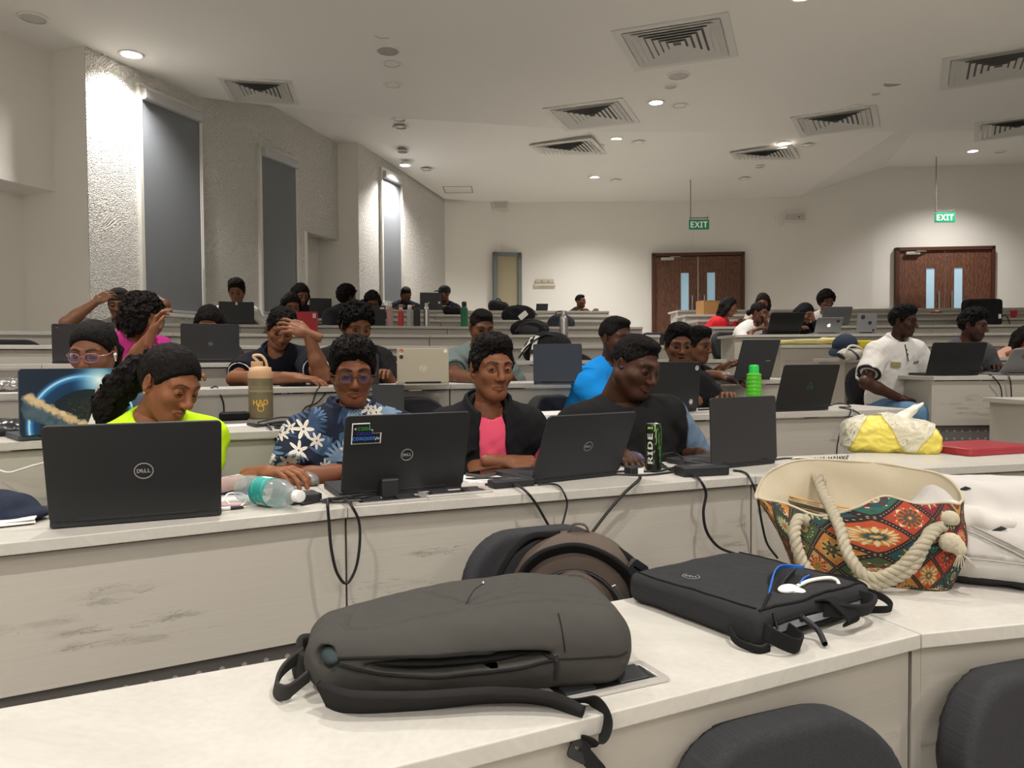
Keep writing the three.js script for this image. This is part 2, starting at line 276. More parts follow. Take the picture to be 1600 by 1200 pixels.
disc(1060, 117, .12, 'ceiling_speaker', 'pale round ceiling speaker by the nearest middle diffuser', 'speaker', spk2);
disc(1397, 128, .12, 'ceiling_speaker', 'round grey ceiling speaker near the right ceiling fold', 'speaker', spk);
disc(52, 27, .12, 'ceiling_speaker', 'round ceiling speaker in the top left corner', 'speaker', spk2);
disc(1048, 134, .07, 'smoke_detector', 'small disc on the ceiling above the nearest middle lit downlight', 'detector', spk2);
disc(1187, 260, .075, 'smoke_detector', 'small disc on the ceiling left of the left exit sign rod', 'detector', spk2);
disc(1471, 263, .07, 'smoke_detector', 'small disc on the ceiling above the right exit sign', 'detector', spk2);
disc(1557, 214, .06, 'smoke_detector', 'small disc on the ceiling right of the right lit downlight', 'detector', spk2);
disc(1368, 145, .05, 'smoke_detector', 'tiny disc on the ceiling behind the right round speaker', 'detector', spk2);
disc(940, 128 + 120 - 21, .05, 'smoke_detector', 'tiny disc on the ceiling left of the middle lit downlights', 'detector', spk2);
// square diffusers: rim, then nested vanes sloping outward
function diffuser(px, py, w, turn, label) {
  const p = onCeil(px, py), o = thing('air_diffuser', label, 'air vent', [p.x, p.y, p.z], turn); const m = std(0xd8d6d1, .5);
  const ringG = (a, b, y0, y1) => { const c = lathe([[a * Math.SQRT1_2, y0], [b * Math.SQRT1_2, y1]], 4); c.rotateY(0); return c; };
  part('frame', [ringG(w, w * .86, -.012, -.012), ringG(w, w, 0, -.012)], m, o);
  part('plenum', box(w * .6, .002, w * .6, [0, -.003, 0], [0, Math.PI / 4, 0]), std(0x6a6a6a, .9), o);
  for (let i = 0; i < 7; i++) { const a = w * (.84 - i * .115); part('vane', ringG(a, a - w * .085, -.016, -.003), m2, o); }
  return o;
}
const m2 = std(0xc9c7c2, .5, { side: THREE.DoubleSide });
diffuser(1058, 68, 1.0, .42, 'large square air diffuser near the top, right of the middle');
diffuser(1560, 103, 1.0, .3, 'large square air diffuser cut by the right edge');
diffuser(926, 180, .95, .42, 'square air diffuser left of the nearest middle lit downlight');
diffuser(890, 234, .95, .42, 'square air diffuser left of the middle lit downlights, second row');
diffuser(1306, 190, .95, .3, 'square air diffuser right of the middle, beyond the round speaker');
diffuser(1196, 243, .9, .3, 'square air diffuser just nearer the left exit sign');
diffuser(1590, 198, .95, .25, 'square air diffuser at the right edge, farther one');
diffuser(407, 142, .74, .95, 'square air diffuser close to the left wall');
// ---------------------------------------------------------------- implicit surfaces
const smin = (a, b, k) => { if (k <= 0) return Math.min(a, b); const h = Math.max(k - Math.abs(a - b), 0) / k; return Math.min(a, b) - h * h * k * .25; };
const smax = (a, b, k) => -smin(-a, -b, k);
const A3 = v => v.isVector3 ? [v.x, v.y, v.z] : v;
function cap(a, b, r1, r2 = r1, k = .02) {                        // tapered capsule
  const [ax, ay, az] = A3(a), [bx, by, bz] = A3(b), dx = bx - ax, dy = by - ay, dz = bz - az, L = dx * dx + dy * dy + dz * dz || 1e-9;
  return { k, f: (x, y, z) => { const px = x - ax, py = y - ay, pz = z - az; let t = (px * dx + py * dy + pz * dz) / L; t = t < 0 ? 0 : t > 1 ? 1 : t; const ex = px - dx * t, ey = py - dy * t, ez = pz - dz * t; return Math.sqrt(ex * ex + ey * ey + ez * ez) - (r1 + (r2 - r1) * t); } };
}
function ell(c, r, k = .02, q = null) {                            // ellipsoid, optional quaternion
  const [cx, cy, cz] = A3(c), [rx, ry, rz] = r; let m = null;
  if (q) { const M = new THREE.Matrix4().makeRotationFromQuaternion(q.clone().invert()).elements; m = M; }
  return { k, f: (x, y, z) => { let px = x - cx, py = y - cy, pz = z - cz; if (m) { const a = m[0] * px + m[4] * py + m[8] * pz, b = m[1] * px + m[5] * py + m[9] * pz; pz = m[2] * px + m[6] * py + m[10] * pz; px = a; py = b; } const ax = px / rx, ay = py / ry, az = pz / rz, k0 = Math.sqrt(ax * ax + ay * ay + az * az), bx = ax / rx, by = ay / ry, bz = az / rz, k1 = Math.sqrt(bx * bx + by * by + bz * bz); return k1 < 1e-9 ? -Math.min(rx, ry, rz) : k0 * (k0 - 1) / k1; } };
}
const cut = p => ({ ...p, sub: true }), keep = p => ({ ...p, and: true });
const half = (p, n, k = .01) => { const [px, py, pz] = A3(p), q = V(...A3(n)).normalize(), { x: a, y: b, z: c } = q; return { k, f: (x, y, z) => (x - px) * a + (y - py) * b + (z - pz) * c }; };
function field(prims, infl = 0, bump) {
  const P = prims, n = P.length;
  const g = (x, y, z) => { let d = 1e3; for (let i = 0; i < n; i++) { const p = P[i], e = p.f(x, y, z); d = p.sub ? smax(d, -e, p.k) : p.and ? smax(d, e, p.k) : smin(d, e - infl, p.k); } return d; };
  return bump ? (x, y, z) => { const d = g(x, y, z); return d > .09 || d < -.09 ? d : d + bump(x, y, z); } : g;
}
// surface nets over the box lo..hi
function nets(f, lo, hi, h, col) {
  const nx = Math.ceil((hi[0] - lo[0]) / h) + 2, ny = Math.ceil((hi[1] - lo[1]) / h) + 2, nz = Math.ceil((hi[2] - lo[2]) / h) + 2;
  const D = new Float32Array(nx * ny * nz).fill(1e9), I = new Int32Array(nx * ny * nz).fill(-1), B = 5, sx = ny * nz, sy = nz, R = h * B * .87 * 1.5 + .012;
  const cells = [];
  for (let i = 0; i < nx - 1; i += B) for (let j = 0; j < ny - 1; j += B) for (let k = 0; k < nz - 1; k += B) {
    const v = f(lo[0] + (i + B / 2) * h, lo[1] + (j + B / 2) * h, lo[2] + (k + B / 2) * h); if (v > R || v < -R) continue;
    const i1 = Math.min(i + B, nx - 1), j1 = Math.min(j + B, ny - 1), k1 = Math.min(k + B, nz - 1);
    for (let a = i; a <= i1; a++) for (let b = j; b <= j1; b++) for (let c = k; c <= k1; c++) { const q = a * sx + b * sy + c; if (D[q] > 1e8) D[q] = f(lo[0] + a * h, lo[1] + b * h, lo[2] + c * h); }
    cells.push(i, j, k, i1, j1, k1);
  }
  const pos = [], idx = [], o8 = [0, sx, sy, sx + sy, 1, sx + 1, sy + 1, sx + sy + 1], ed = [[0, 1], [2, 3], [4, 5], [6, 7], [0, 2], [1, 3], [4, 6], [5, 7], [0, 4], [1, 5], [2, 6], [3, 7]];
  const vs = new Float32Array(8);
  for (let m = 0; m < cells.length; m += 6) for (let a = cells[m]; a < cells[m + 3]; a++) for (let b = cells[m + 1]; b < cells[m + 4]; b++) for (let c = cells[m + 2]; c < cells[m + 5]; c++) {
    const q = a * sx + b * sy + c; let s = 0; for (let t = 0; t < 8; t++) { vs[t] = D[q + o8[t]]; if (vs[t] < 0) s++; } if (!s || s === 8) continue;
    let x = 0, y = 0, z = 0, n = 0;
    for (const [u, w] of ed) { const p = vs[u], r = vs[w]; if ((p < 0) === (r < 0)) continue; const t = p / (p - r); x += (u & 1) + t * ((w & 1) - (u & 1)); y += (u >> 1 & 1) + t * ((w >> 1 & 1) - (u >> 1 & 1)); z += (u >> 2) + t * ((w >> 2) - (u >> 2)); n++; }
    I[q] = pos.length / 3; pos.push(lo[0] + (a + x / n) * h, lo[1] + (b + y / n) * h, lo[2] + (c + z / n) * h);
  }
  const quad = (p, q, r, s, fl) => { p = I[p]; q = I[q]; r = I[r]; s = I[s]; if (p < 0 || q < 0 || r < 0 || s < 0) return; if (!fl) idx.push(p, q, r, p, r, s); else idx.push(p, r, q, p, s, r); };
  for (let m = 0; m < cells.length; m += 6) for (let a = cells[m]; a < cells[m + 3]; a++) for (let b = cells[m + 1]; b < cells[m + 4]; b++) for (let c = cells[m + 2]; c < cells[m + 5]; c++) {
    if (!a || !b || !c) continue; const q = a * sx + b * sy + c, v = D[q] < 0;
    if (v !== D[q + sx] < 0) quad(q, q - sy, q - sy - 1, q - 1, v ? false : true);
    if (v !== D[q + sy] < 0) quad(q, q - 1, q - sx - 1, q - sx, v ? false : true);
    if (v !== D[q + 1] < 0) quad(q, q - sx, q - sx - sy, q - sy, v ? false : true);
  }
  const nv = pos.length / 3, nor = new Float32Array(nv * 3), uv = new Float32Array(nv * 2), cl = col ? new Float32Array(nv * 3) : null, e = h * .35;
  for (let i = 0; i < nv; i++) {
    const x = pos[3 * i], y = pos[3 * i + 1], z = pos[3 * i + 2];
    const a = f(x + e, y - e, z - e), b = f(x - e, y - e, z + e), c = f(x - e, y + e, z - e), d = f(x + e, y + e, z + e);
    let X = a - b - c + d, Y = -a - b + c + d, Z = -a + b - c + d; const L = Math.hypot(X, Y, Z) || 1; nor[3 * i] = X / L; nor[3 * i + 1] = Y / L; nor[3 * i + 2] = Z / L;
    uv[2 * i] = x; uv[2 * i + 1] = y; if (col) { const k = col(x, y, z, X / L, Y / L, Z / L); cl[3 * i] = k.r; cl[3 * i + 1] = k.g; cl[3 * i + 2] = k.b; }
  }
  const g = new THREE.BufferGeometry(); g.setAttribute('position', new THREE.Float32BufferAttribute(pos, 3)); g.setAttribute('normal', new THREE.BufferAttribute(nor, 3)); g.setAttribute('uv', new THREE.BufferAttribute(uv, 2)); if (col) g.setAttribute('color', new THREE.BufferAttribute(cl, 3)); g.setIndex(idx); return g;
}
const hex = c => new THREE.Color(c);
const mix = (a, b, t) => a.clone().lerp(b, Math.max(0, Math.min(1, t)));
const clamp01 = t => t < 0 ? 0 : t > 1 ? 1 : t;
const fbm = (x, y, z, f) => N3(x * f, y * f, z * f) + .5 * N3(x * f * 2.1 + 7, y * f * 2.1, z * f * 2.1);

// ---------------------------------------------------------------- head, in head space: +z face, +y up, origin between the ears
function headPrims(o) {
  const w = o.face || 1, f = o.fem ? 1 : 0, fat = o.fat || 0, P = [];
  P.push(ell([0, .036, -.012], [.074, .084, .092], .02), ell([0, -.03, .020], [.060 * w + fat * .006, .078, .068], .03));
  P.push(ell([0, -.092, .058 - f * .004], [.024 - f * .004 + fat * .006, .018, .02], .035));
  for (const s of [-1, 1]) {
    P.push(cap([s * (.050 + fat * .010) * w, -.040, -.004], [s * .021 * w, -.091, .048], .0175 + fat * .008, .0155 + fat * .003, .035));
    P.push(cap([s * .012, .027, .082], [s * .046, .026, .066], .0125 - f * .003, .012, .02));          // brow
    P.push(ell([s * .044 * w, -.020, .056], [.022 + fat * .005, .02, .022], .03));                       // cheek
    P.push(cut(ell([s * .0315, .005, .092], [.017, .0115, .015], .016)));                               // socket
  }
  P.push(cap([0, .020, .086], [0, -.022, .103], .0085, .0105, .014), ell([0, -.030, .106], [.0125, .0115, .0125], .012));
  for (const s of [-1, 1]) P.push(ell([s * .0125, -.034, .096], [.0085, .0085, .011], .007), cut(ell([s * .0065, -.0435, .104], [.004, .004, .006], .003)));
  P.push(cut(cap([0, -.0405, .108], [0, -.049, .1], .0025, .003, .008)));
  // eyeballs' lids with a slit
  const op = (o.open ?? .0052) * .92;
  for (const s of [-1, 1]) { P.push(ell([s * .0315, .004, .0755], [.0168, .0145, .0150], .005)); P.push(cut(ell([s * .0318, .0022 - (o.down || 0), .094], [.0140, op, .012], .0022))); P.push(cut(ell([s * .0315, .004, .075], [.0128, .0128, .0128], .001))); }
  // mouth
  const m = o.mouth || 0, sm = o.smile || 0;
  for (const s of [-1, 1]) {
    P.push(cap([s * .004, -.0578, .0876], [s * (.022 + sm * .005), -.0625 + sm * .005, .0785], .0058, .003, .007));
    P.push(cap([0, -.0700 - m, .0866], [s * (.019 + sm * .005), -.0655 + sm * .004, .0790], .0064, .0035, .007));
  }
  P.push(cut(cap([-.019 - sm * .004, -.0638 - m * .4 + sm * .004, .0835], [0, -.0648 - m * .5, .0953], .0011 + m * .55, .0013 + m * .7, .003)), cut(cap([.019 + sm * .004, -.0638 - m * .4 + sm * .004, .0835], [0, -.0648 - m * .5, .0953], .0011 + m * .55, .0013 + m * .7, .003)));
  // ears
  for (const s of [-1, 1]) {
    const q = new THREE.Quaternion().setFromEuler(new THREE.Euler(.22, s * .35, s * -.12));
    P.push(ell([s * .079, .0, -.012], [.0075, .031, .019], .006, q), ell([s * .074, -.024, -.006], [.007, .011, .010], .006), cut(ell([s * .0865, .003, -.007], [.0055, .021, .0105], .004, q)), ell([s * .079, -.002, .003], [.004, .007, .005], .004));
  }
  P.push(cap([0, -.055, -.022], [0, -.175, -.045], .0455 + fat * .016 - f * .004, .050 + fat * .016 - f * .004, .03));
  return P;
}
function headColor(o) {
  const skin = hex(o.skin).multiplyScalar(.85), lip = mix(skin, hex(o.fem ? 0x7e3a36 : 0x6a3a32), o.fem ? .5 : .35), dark = hex(o.hairCol || 0x120e0c), warm = mix(skin, hex(0x9a4a35), .25), c = new THREE.Color();
  return (x, y, z) => {
    c.copy(skin); const n = fbm(x, y, z, 45); c.multiplyScalar(1 + .07 * n);
    if (z > .04) {
      const ax = Math.abs(x);
      let t = clamp01(1 - (Math.abs(y + .062 + (o.mouth || 0) * .4) / (.012 + (o.mouth || 0) * .6)) ** 2) * clamp01((.025 - ax) / .006) * clamp01((z - .074) / .006); c.lerp(lip, t * .9);
      if (o.mouth && z < .094 && ax < .016 && y < -.06 && y > -.075) c.lerp(hex(0x2a0f0d), .9);
      const by = .0265 + .005 * Math.sin((ax - .012) * 62) - Math.max(0, ax - .04) * .35, bw = (o.brow || .0052) * (1 - .5 * clamp01((ax - .03) / .025));
      t = clamp01(1.25 - Math.abs(y - by) / bw) * clamp01((ax - .009) / .004) * clamp01((.056 - ax) / .006); c.lerp(dark, Math.min(1, t * 1.3) * .93);
      t = clamp01(1 - ((ax - .0318) / .017) ** 2 - ((y - .003) / .0085) ** 2) * .8; c.lerp(mix(skin, dark, .45), t * .5);    // lashes and lid skin
      c.lerp(warm, .5 * clamp01(1 - Math.hypot((ax - .01) / .02, (y + .03) / .016)));
    }
    if (o.beard) {
      const ax = Math.abs(x); let t = 0;
      if (z > .05 && y < -.043 && y > -.058 && ax < .028) t = .9;                                              // moustache
      const jaw = clamp01((-.048 - y - (.03 - ax) * .25 + (z < .02 ? .03 : 0)) / .014) * clamp01((z + .005) / .02) * clamp01((y + .125) / .02); t = Math.max(t, jaw * (ax < .016 && y > -.078 && y < -.05 ? .1 : 1));
      c.lerp(dark, t * o.beard * (.75 + .4 * N3(x * 420, y * 420, z * 420)));
    }
    return c;
  };
}
const eyeGeo = (() => { const g = new THREE.SphereGeometry(.0126, 22, 22); g.rotateX(Math.PI / 2); const P = g.attributes.position, c = new Float32Array(P.count * 3); for (let i = 0; i < P.count; i++) { const a = Math.acos(P.getZ(i) / .0126) * 180 / Math.PI; const k = a < 17 ? hex(0x040303) : a < 36 ? hex(0x180c06) : a < 41 ? hex(0x0c0705) : hex(0x9a928a); c.set([k.r, k.g, k.b], 3 * i); } g.setAttribute('color', new THREE.BufferAttribute(c, 3)); return g; })();
const eyeMat = phys(0xffffff, .25, { vertexColors: true, specularIntensity: .35 });
const skinMat = phys(0xffffff, .48, { vertexColors: true, sheen: .12, sheenRoughness: .6, specularIntensity: .45 });
// ---------------------------------------------------------------- hair
function hairGeo(o, h) {
  const st = o.hair || 'short', t = { short: .010, fade: .005, tousled: .012, curly: .02, afro: .034, long: .011, pony: .012, bob: .02, bun: .007, veil: .014 }[st], hl = o.hairline || 0;
  const P = [ell([0, .037, -.014], [.074 + t, .085 + t * 1.15, .092 + t], .02)];
  if (st === 'tousled') P.push(ell([0, .100, .016], [.076, .052, .080], .03), ell([0, .082, .078], [.056, .026, .024], .02));
  if (st === 'short') P.push(ell([0, .104, .018], [.066, .042, .078], .03));
  if (st === 'fade') P.push(ell([0, .098, .012], [.060, .028, .072], .02));
  if (st === 'curly') P.push(ell([0, .09, .012], [.075, .05, .08], .03));
  const n = V(0, -.66, .75);
  P.push(keep(half([0, .072 + hl, .074 + t * .5], n, .010)));
  if (st === 'fade') P.push(keep(half([0, .0, 0], [0, -1, 0], .03)));
  if (st !== 'veil') for (const s of [-1, 1]) P.push(cut(ell([s * .085, -.006, -.006], [.02, .036, .026], .006)));
  if (st === 'short' || st === 'tousled' || st === 'curly') for (const s of [-1, 1]) P.push(ell([s * .073, .022, .024], [.006, .026, .014], .012));
  const L = o.hairLen || .22;
  if (st === 'long' || st === 'veil') for (const s of [-1, 1]) P.push(cap([s * .066, .045, .012], [s * .088, -.03, -.01], .026, .028, .03), cap([s * .088, -.03, -.01], [s * .085, -L, -.03 + (o.front || 0)], .030, .024, .03), cap([s * .04, 0, -.085], [s * .05, -L, -.085], .05, .045, .04));
  if (st === 'veil') P.push(cap([0, -.12, .02], [0, -.2, -.01], .075, .13, .05), cut(ell([0, -.02, .1], [.054, .078, .06], .012)));
  if (st === 'bob') { for (const s of [-1, 1]) P.push(ell([s * .078, -.04, -.015], [.035, .09, .065], .03)); P.push(ell([0, -.03, -.07], [.085, .1, .06], .03), cut(ell([0, -.035, .1], [.058, .085, .075], .012))); }
  if (st === 'afro') P.push(cut(ell([0, -.04, .1], [.058, .085, .06], .015)));
  if (st === 'pony') { const a = o.tail || [[0, .04, -.1], [0, .0, -.15], [.01, -.12, -.17], [.02, -.26, -.13]]; for (let i = 1; i < a.length; i++) P.push(cap(a[i - 1], a[i], i === 1 ? .022 : (o.tailR || .045), i === a.length - 1 ? .022 : (o.tailR || .045) * 1.05, .03)); }
  if (st === 'bun') P.push(ell([0, -.02, -.125], [.034, .036, .03], .012));
  if (o.hairExtra) P.push(...o.hairExtra);
  const A = { short: .0045, fade: .0016, tousled: .007, curly: .011, afro: .013, long: .004, pony: .004, bob: .008, bun: .002, veil: .0015 }[st] * (o.curl || 1), F = { short: 75, fade: 110, tousled: 60, curly: 62, afro: 60, long: 30, pony: 42, bob: 40, bun: 60, veil: 20 }[st];
  const s0 = o.seed || 1;
  const f = field(P, 0, (x, y, z) => A * (st === 'pony' && z > -.085 ? .22 : 1) * (1.3 * N3(x * F + s0, y * F * .8, z * F) + .9 * N3(x * F * 2.3, y * F * 1.7 + s0, z * F * 2.3)) + .0022 * N3(x * 260, y * 80, z * 120) + (st === 'short' || st === 'tousled' ? .004 * Math.max(0, y - .06) * 14 * N3(x * 150, y * 40, z * 150) : 0));
  const M = .26 + Math.max(0, L - .2);
  return nets(f, [-.2, st === 'pony' || st === 'long' || st === 'veil' ? -L - .16 : -.18, -.27], [.2, .2, .16], h);
}
const hairMats = {};
const hairMat = c => hairMats[c] ||= phys(c, .7, { specularIntensity: .25, bumpMap: hairBump, bumpScale: .002 });
const hairBump = dataTex(256, 64, (u, v) => { const n = 128 + 120 * tn(u, v, 900, 2) * (1) + 60 * tn(u, v * .2, 1600, 4); return [n, n, n]; }, false, 9, 3);
// ---------------------------------------------------------------- hands, in hand space: +z fingers, +y back of hand, thumb at +x (m = -1 mirrors)
function handPrims(m, c = .45, spread = .06, len = 1) {
  const P = [ell([0, 0, .048], [.040, .0145, .05], .012), cap([0, 0, -.06], [0, 0, .02], .0235, .024, .015)];
  const F = [[.030, .086, .074, .0088], [.010, .091, .083, .0090], [-.011, .089, .077, .0086], [-.029, .081, .060, .0078]];
  F.forEach(([x, z, L, r], i) => {
    const sp = (1.5 - i) * spread; let p = V(m * x, .002, z), a = .12 + c * (.75 + .1 * i); P.push(cap([m * x * .75, 0, .04], p, r * 1.2, r * 1.15, .008));
    for (const [q, w] of [[.46, 1], [.3, 1.25], [.24, .9]]) { const e = p.clone().add(V(m * Math.sin(sp) * Math.cos(a), -Math.sin(a), Math.cos(a) * Math.cos(sp)).multiplyScalar(L * q * len)); P.push(cap(p, e, r, r * .93, .004)); r *= .94; a += c * w; p = e; }
  });
  const t0 = V(m * .026, -.006, .022), t1 = V(m * .052, -.016, .05), t2 = V(m * .055, -.022 - c * .01, .083 - c * .004), t3 = V(m * (.05 - c * .014), -.026 - c * .016, .104);
  P.push(cap(t0, t1, .0155, .0115, .012), cap(t1, t2, .0105, .0098, .006), cap(t2, t3, .0098, .0082, .004));
  return P;
}
const people = [];
const legMat = {}; const clothBump = dataTex(128, 128, (u, v) => { const n = 128 + 50 * Math.sin(u * 2 * Math.PI * 32) * Math.sin(v * 2 * Math.PI * 32) + 40 * tn(u, v, 90, 3); return [n, n, n]; }, false, 12, 12);
const cloth = (c, o = {}) => phys(c, .92, { sheen: .04, sheenRoughness: .8, specularIntensity: .5, bumpMap: clothBump, bumpScale: .0012, ...o });
// ---------------------------------------------------------------- a seated person
function person(o) {
  const s = o.s || 1, fl = o.floor, Hw = atZ(o.head[0], o.head[1], o.Z), yaw = o.yaw, near = o.near ?? 1;
  const fw = V(Math.sin(yaw), 0, Math.cos(yaw)), lf = V(Math.cos(yaw), 0, -Math.sin(yaw));
  let py = .54, dy = Hw.y - fl - py, reach = .665 * s, off = o.off ?? Math.min(.26, Math.sqrt(Math.max(0, reach * reach - dy * dy)));
  if (dy > reach) { py = Hw.y - fl - reach; off = o.off ?? .04; }
  if (o.k !== undefined && o.off === undefined) { const rad = Math.hypot(Hw.x - CX, Hw.z - CZ) - (R0 + GAP * o.k); off = Math.max(.03, Math.min(off, .66 - rad)); }
  const side = o.side || 0;
  const base = Hw.clone().addScaledVector(fw, -off).addScaledVector(lf, -side); base.y = fl;
  const root = thing('person', o.label, 'person', base, yaw, o.group);
  root.updateMatrixWorld(true);
  const inv = root.matrixWorld.clone().invert(), L = w => V(...A3(w)).applyMatrix4(inv);
  const px = a => L(atZ(...a));
  const H = V(side, Hw.y - fl, off);
  const hq = new THREE.Quaternion().setFromEuler(new THREE.Euler(o.hp || 0, (o.hy ?? yaw) - yaw, o.hr || 0, 'YXZ'));
  const hs = (o.hs || 1) * s * .87;
  const hm = new THREE.Matrix4().compose(H, hq, V(hs, hs, hs));
  const P0 = V(0, py, 0), nb = V(0, -(o.drop || .150), -.04).multiplyScalar(s).applyQuaternion(hq.clone().slerp(new THREE.Quaternion(), .45)).add(H);
  const up = nb.clone().sub(P0).normalize(), rt = V(1, 0, 0).applyAxisAngle(V(0, 1, 0), o.twist || 0); rt.addScaledVector(up, -rt.dot(up)).normalize(); const fd = rt.clone().cross(up);
  const at = (u, r, f) => P0.clone().lerp(nb, u).addScaledVector(rt, r).addScaledVector(fd, f);
  const tq = new THREE.Quaternion().setFromRotationMatrix(new THREE.Matrix4().makeBasis(rt, up, fd));
  const g = o.girth || 1, f = o.fem ? 1 : 0, sw = (f ? .134 : .152) * s * (o.sw || 1);
  const sh = [-1, 1].map(q => nb.clone().addScaledVector(up, -.062 * s).addScaledVector(rt, q * sw).addScaledVector(fd, .0));
  const torso = i => [
    ell(at(.08, 0, 0), [(.155 + f * .01) * g + i, .13 + i, .115 * g + i], .05, tq), ell(at(.35, 0, -.012), [.128 * g + i, .14 + i, .098 * g + i], .07, tq), ell(at(.62, 0, -.008), [(.146 - f * .018) * g + i, .165 + i, .104 * g + i], .07, tq),
    ell(at(.80, 0, -.016), [(.138 - f * .018) * g + i, .085 + i, .085 * g + i], .05, tq),
    ...[0, 1].map(q => cap(nb.clone().addScaledVector(up, -.006).addScaledVector(fd, -.012), sh[q], .038 + i, .046 + i, .05)),
    ...(f ? [-1, 1].map(q => ell(at(.6, q * .062, .075), [.05 + i, .052 + i, .042 + i], .04, tq)) : []), ...(o.belly ? [ell(at(.22, 0, .06), [.14 * g + i, .13 + i, .1 * g + i], .06, tq)] : []),
  ];
  const arms = [-1, 1].map((q, n) => {
    const a = (q < 0 ? o.R : o.Lf) || {}, S = sh[n], l1 = .285 * s, l2 = .25 * s;
    let W = a.w ? px(a.w) : V(q * (a.x ?? .14), a.y ?? .785, a.z ?? .30), E;
    if (a.e) E = px(a.e); else {
      let d = W.clone().sub(S), D = d.length(); if (D > l1 + l2 - .01) { D = l1 + l2 - .01; W = S.clone().addScaledVector(d.normalize(), D); } d = W.clone().sub(S).normalize();
      const x = (D * D + l1 * l1 - l2 * l2) / (2 * D), hgt = Math.sqrt(Math.max(1e-4, l1 * l1 - x * x)), pole = V(...(a.pole || [q * .7, -1, -.3])); pole.addScaledVector(d, -pole.dot(d)).normalize(); E = S.clone().addScaledVector(d, x).addScaledVector(pole, hgt);
    }
    const z = a.f ? V(...a.f).normalize() : W.clone().sub(E).normalize().lerp(V(-q * .15, -.22, 1).normalize(), .5).normalize(), y = V(...(a.back || [0, 1, .1])); y.addScaledVector(z, -y.dot(z)).normalize(); const x = y.clone().cross(z);
    return { q, S, E, W, a, m: new THREE.Matrix4().makeBasis(x, y, z).setPosition(W), ag: (o.ag || (f ? .86 : 1)) };
  });
  const armP = (A, i, up1 = 1) => [cap(A.S, A.E, .049 * A.ag + i, .040 * A.ag + i, .03), ell(A.S.clone().lerp(A.E, .08), [.052 * A.ag + i, .052 * A.ag + i, .052 * A.ag + i], .03)];
  const foreP = A => [cap(A.E, A.E.clone().lerp(A.W, .35), .040 * A.ag, .041 * A.ag, .02), cap(A.E.clone().lerp(A.W, .35), A.W, .041 * A.ag, .0265 * A.ag, .02)];
  const legs = i => [-1, 1].flatMap(q => { const hp = V(q * .085, py - .03, .03), kn = V(q * .12, .49, .40), an = V(q * .11, .09, .37); return [cap(hp, kn, .082 * g + i, .058 + i, .03), cap(kn, an, .056 + i, .040 + i, .02)]; });
  // skin: body, head and hands in one geometry
  const skin = hex(o.skin).multiplyScalar(.85), bodyCol = () => skin, hc = o.cell || [.014, .0027, .0036, .0044];
  const neckEnd = V(0, -.14, -.035).multiplyScalar(hs).applyQuaternion(hq).add(H);
  const geos = [nets(field([...torso(-.006), ...arms.flatMap(A => [...armP(A, 0), ...foreP(A)]), ...legs(-.008), cap(nb.clone().addScaledVector(up, -.02), neckEnd, .049 * g, .044 * (g > 1.1 ? 1.3 : 1), .03)]), [-.75, .04, -.45], [.75, Math.max(nb.y + .12, ...arms.map(A => A.E.y + .1, arms[0].W.y + .1)), .85], hc[0], bodyCol)];
  const hg = nets(field(headPrims(o)), [-.115, -.2, -.13], [.115, .14, .135], hc[1], headColor(o)); hg.applyMatrix4(hm); geos.push(hg);
  for (const A of arms) if (!A.a.none) { const q = nets(field(handPrims(-A.q, A.a.curl ?? .42, A.a.spread ?? .07)), [-.08, -.11, -.075], [.08, .045, .2], hc[2], bodyCol); q.scale(s * (f ? .93 : 1), s * (f ? .93 : 1), s * (f ? .93 : 1)); q.applyMatrix4(A.m); geos.push(q); }
  const body = shadow(new THREE.Mesh(mergeGeometries(geos), skinMat)); body.name = 'body'; root.add(body);
  // eyes look along gaze (world point) or straight ahead
  const eyes = o.noEyes ? [] : [-1, 1].map(q => { const e = part('eye', eyeGeo, eyeMat, root); e.position.set(q * .0315, .004, .0752).applyMatrix4(hm); e.scale.setScalar(hs); const tgt = o.look ? L(o.look) : e.position.clone().add(V(q * -.02, -.25 - (o.down || 0) * 20, 1).applyQuaternion(hq)); e.quaternion.setFromUnitVectors(V(0, 0, 1), tgt.sub(e.position).normalize()); return e; });
  const hgx = hairGeo(o, hc[3]); hgx.applyMatrix4(hm); const hair = part('hair', hgx, hairMat(o.hairCol || 0x100d0c), root);
  if (o.noHair) root.remove(hair);
  // top
  const c = o.top, th = c.th || .013, sl = c.sleeve ?? .62, bulk = c.bulk || 0;
  const tT = torso(th + bulk), tS = arms.flatMap(A => { const e = A.S.clone().lerp(A.E, Math.min(1, sl + .02)); const r = [cap(A.S, e, .054 * A.ag + th + bulk, (.05 + (sl < 1 ? .006 : 0)) * A.ag + th + bulk, .03)]; if (sl >= 1) r.push(cap(A.E, A.E.clone().lerp(A.W, .93), .043 * A.ag + th, .030 * A.ag + th, .03)); return r; });
  if (sl < 1) for (const A of arms) { const ax = A.E.clone().sub(A.S).normalize(), a = half(A.S.clone().lerp(A.E, sl), ax, .004), near1 = cap(A.S.clone().lerp(A.E, sl), A.W, .085, .085); tS.push(cut({ k: .004, f: (x, y, z) => Math.max(-a.f(x, y, z), near1.f(x, y, z)) })); }
  const fT = field(tT), fS = field(tS), tp = [{ k: 0, f: (x, y, z) => smin(fT(x, y, z), fS(x, y, z), .035) }];
  tp.push(cut(cap(nb.clone().addScaledVector(up, .004 - (c.neck || 0)).addScaledVector(fd, .012 + (c.neck || 0) * .6), nb.clone().addScaledVector(up, .2).addScaledVector(fd, .06), (.046 + (c.neckR || 0)) * (g > 1.1 ? 1.16 : 1), .064, .006)));
  tp.push(keep(half([0, py - .06, 0], [0, -1, 0], .01)));
  const wr = (c.wr ?? 1) * .0042, sd = o.seed || 1;
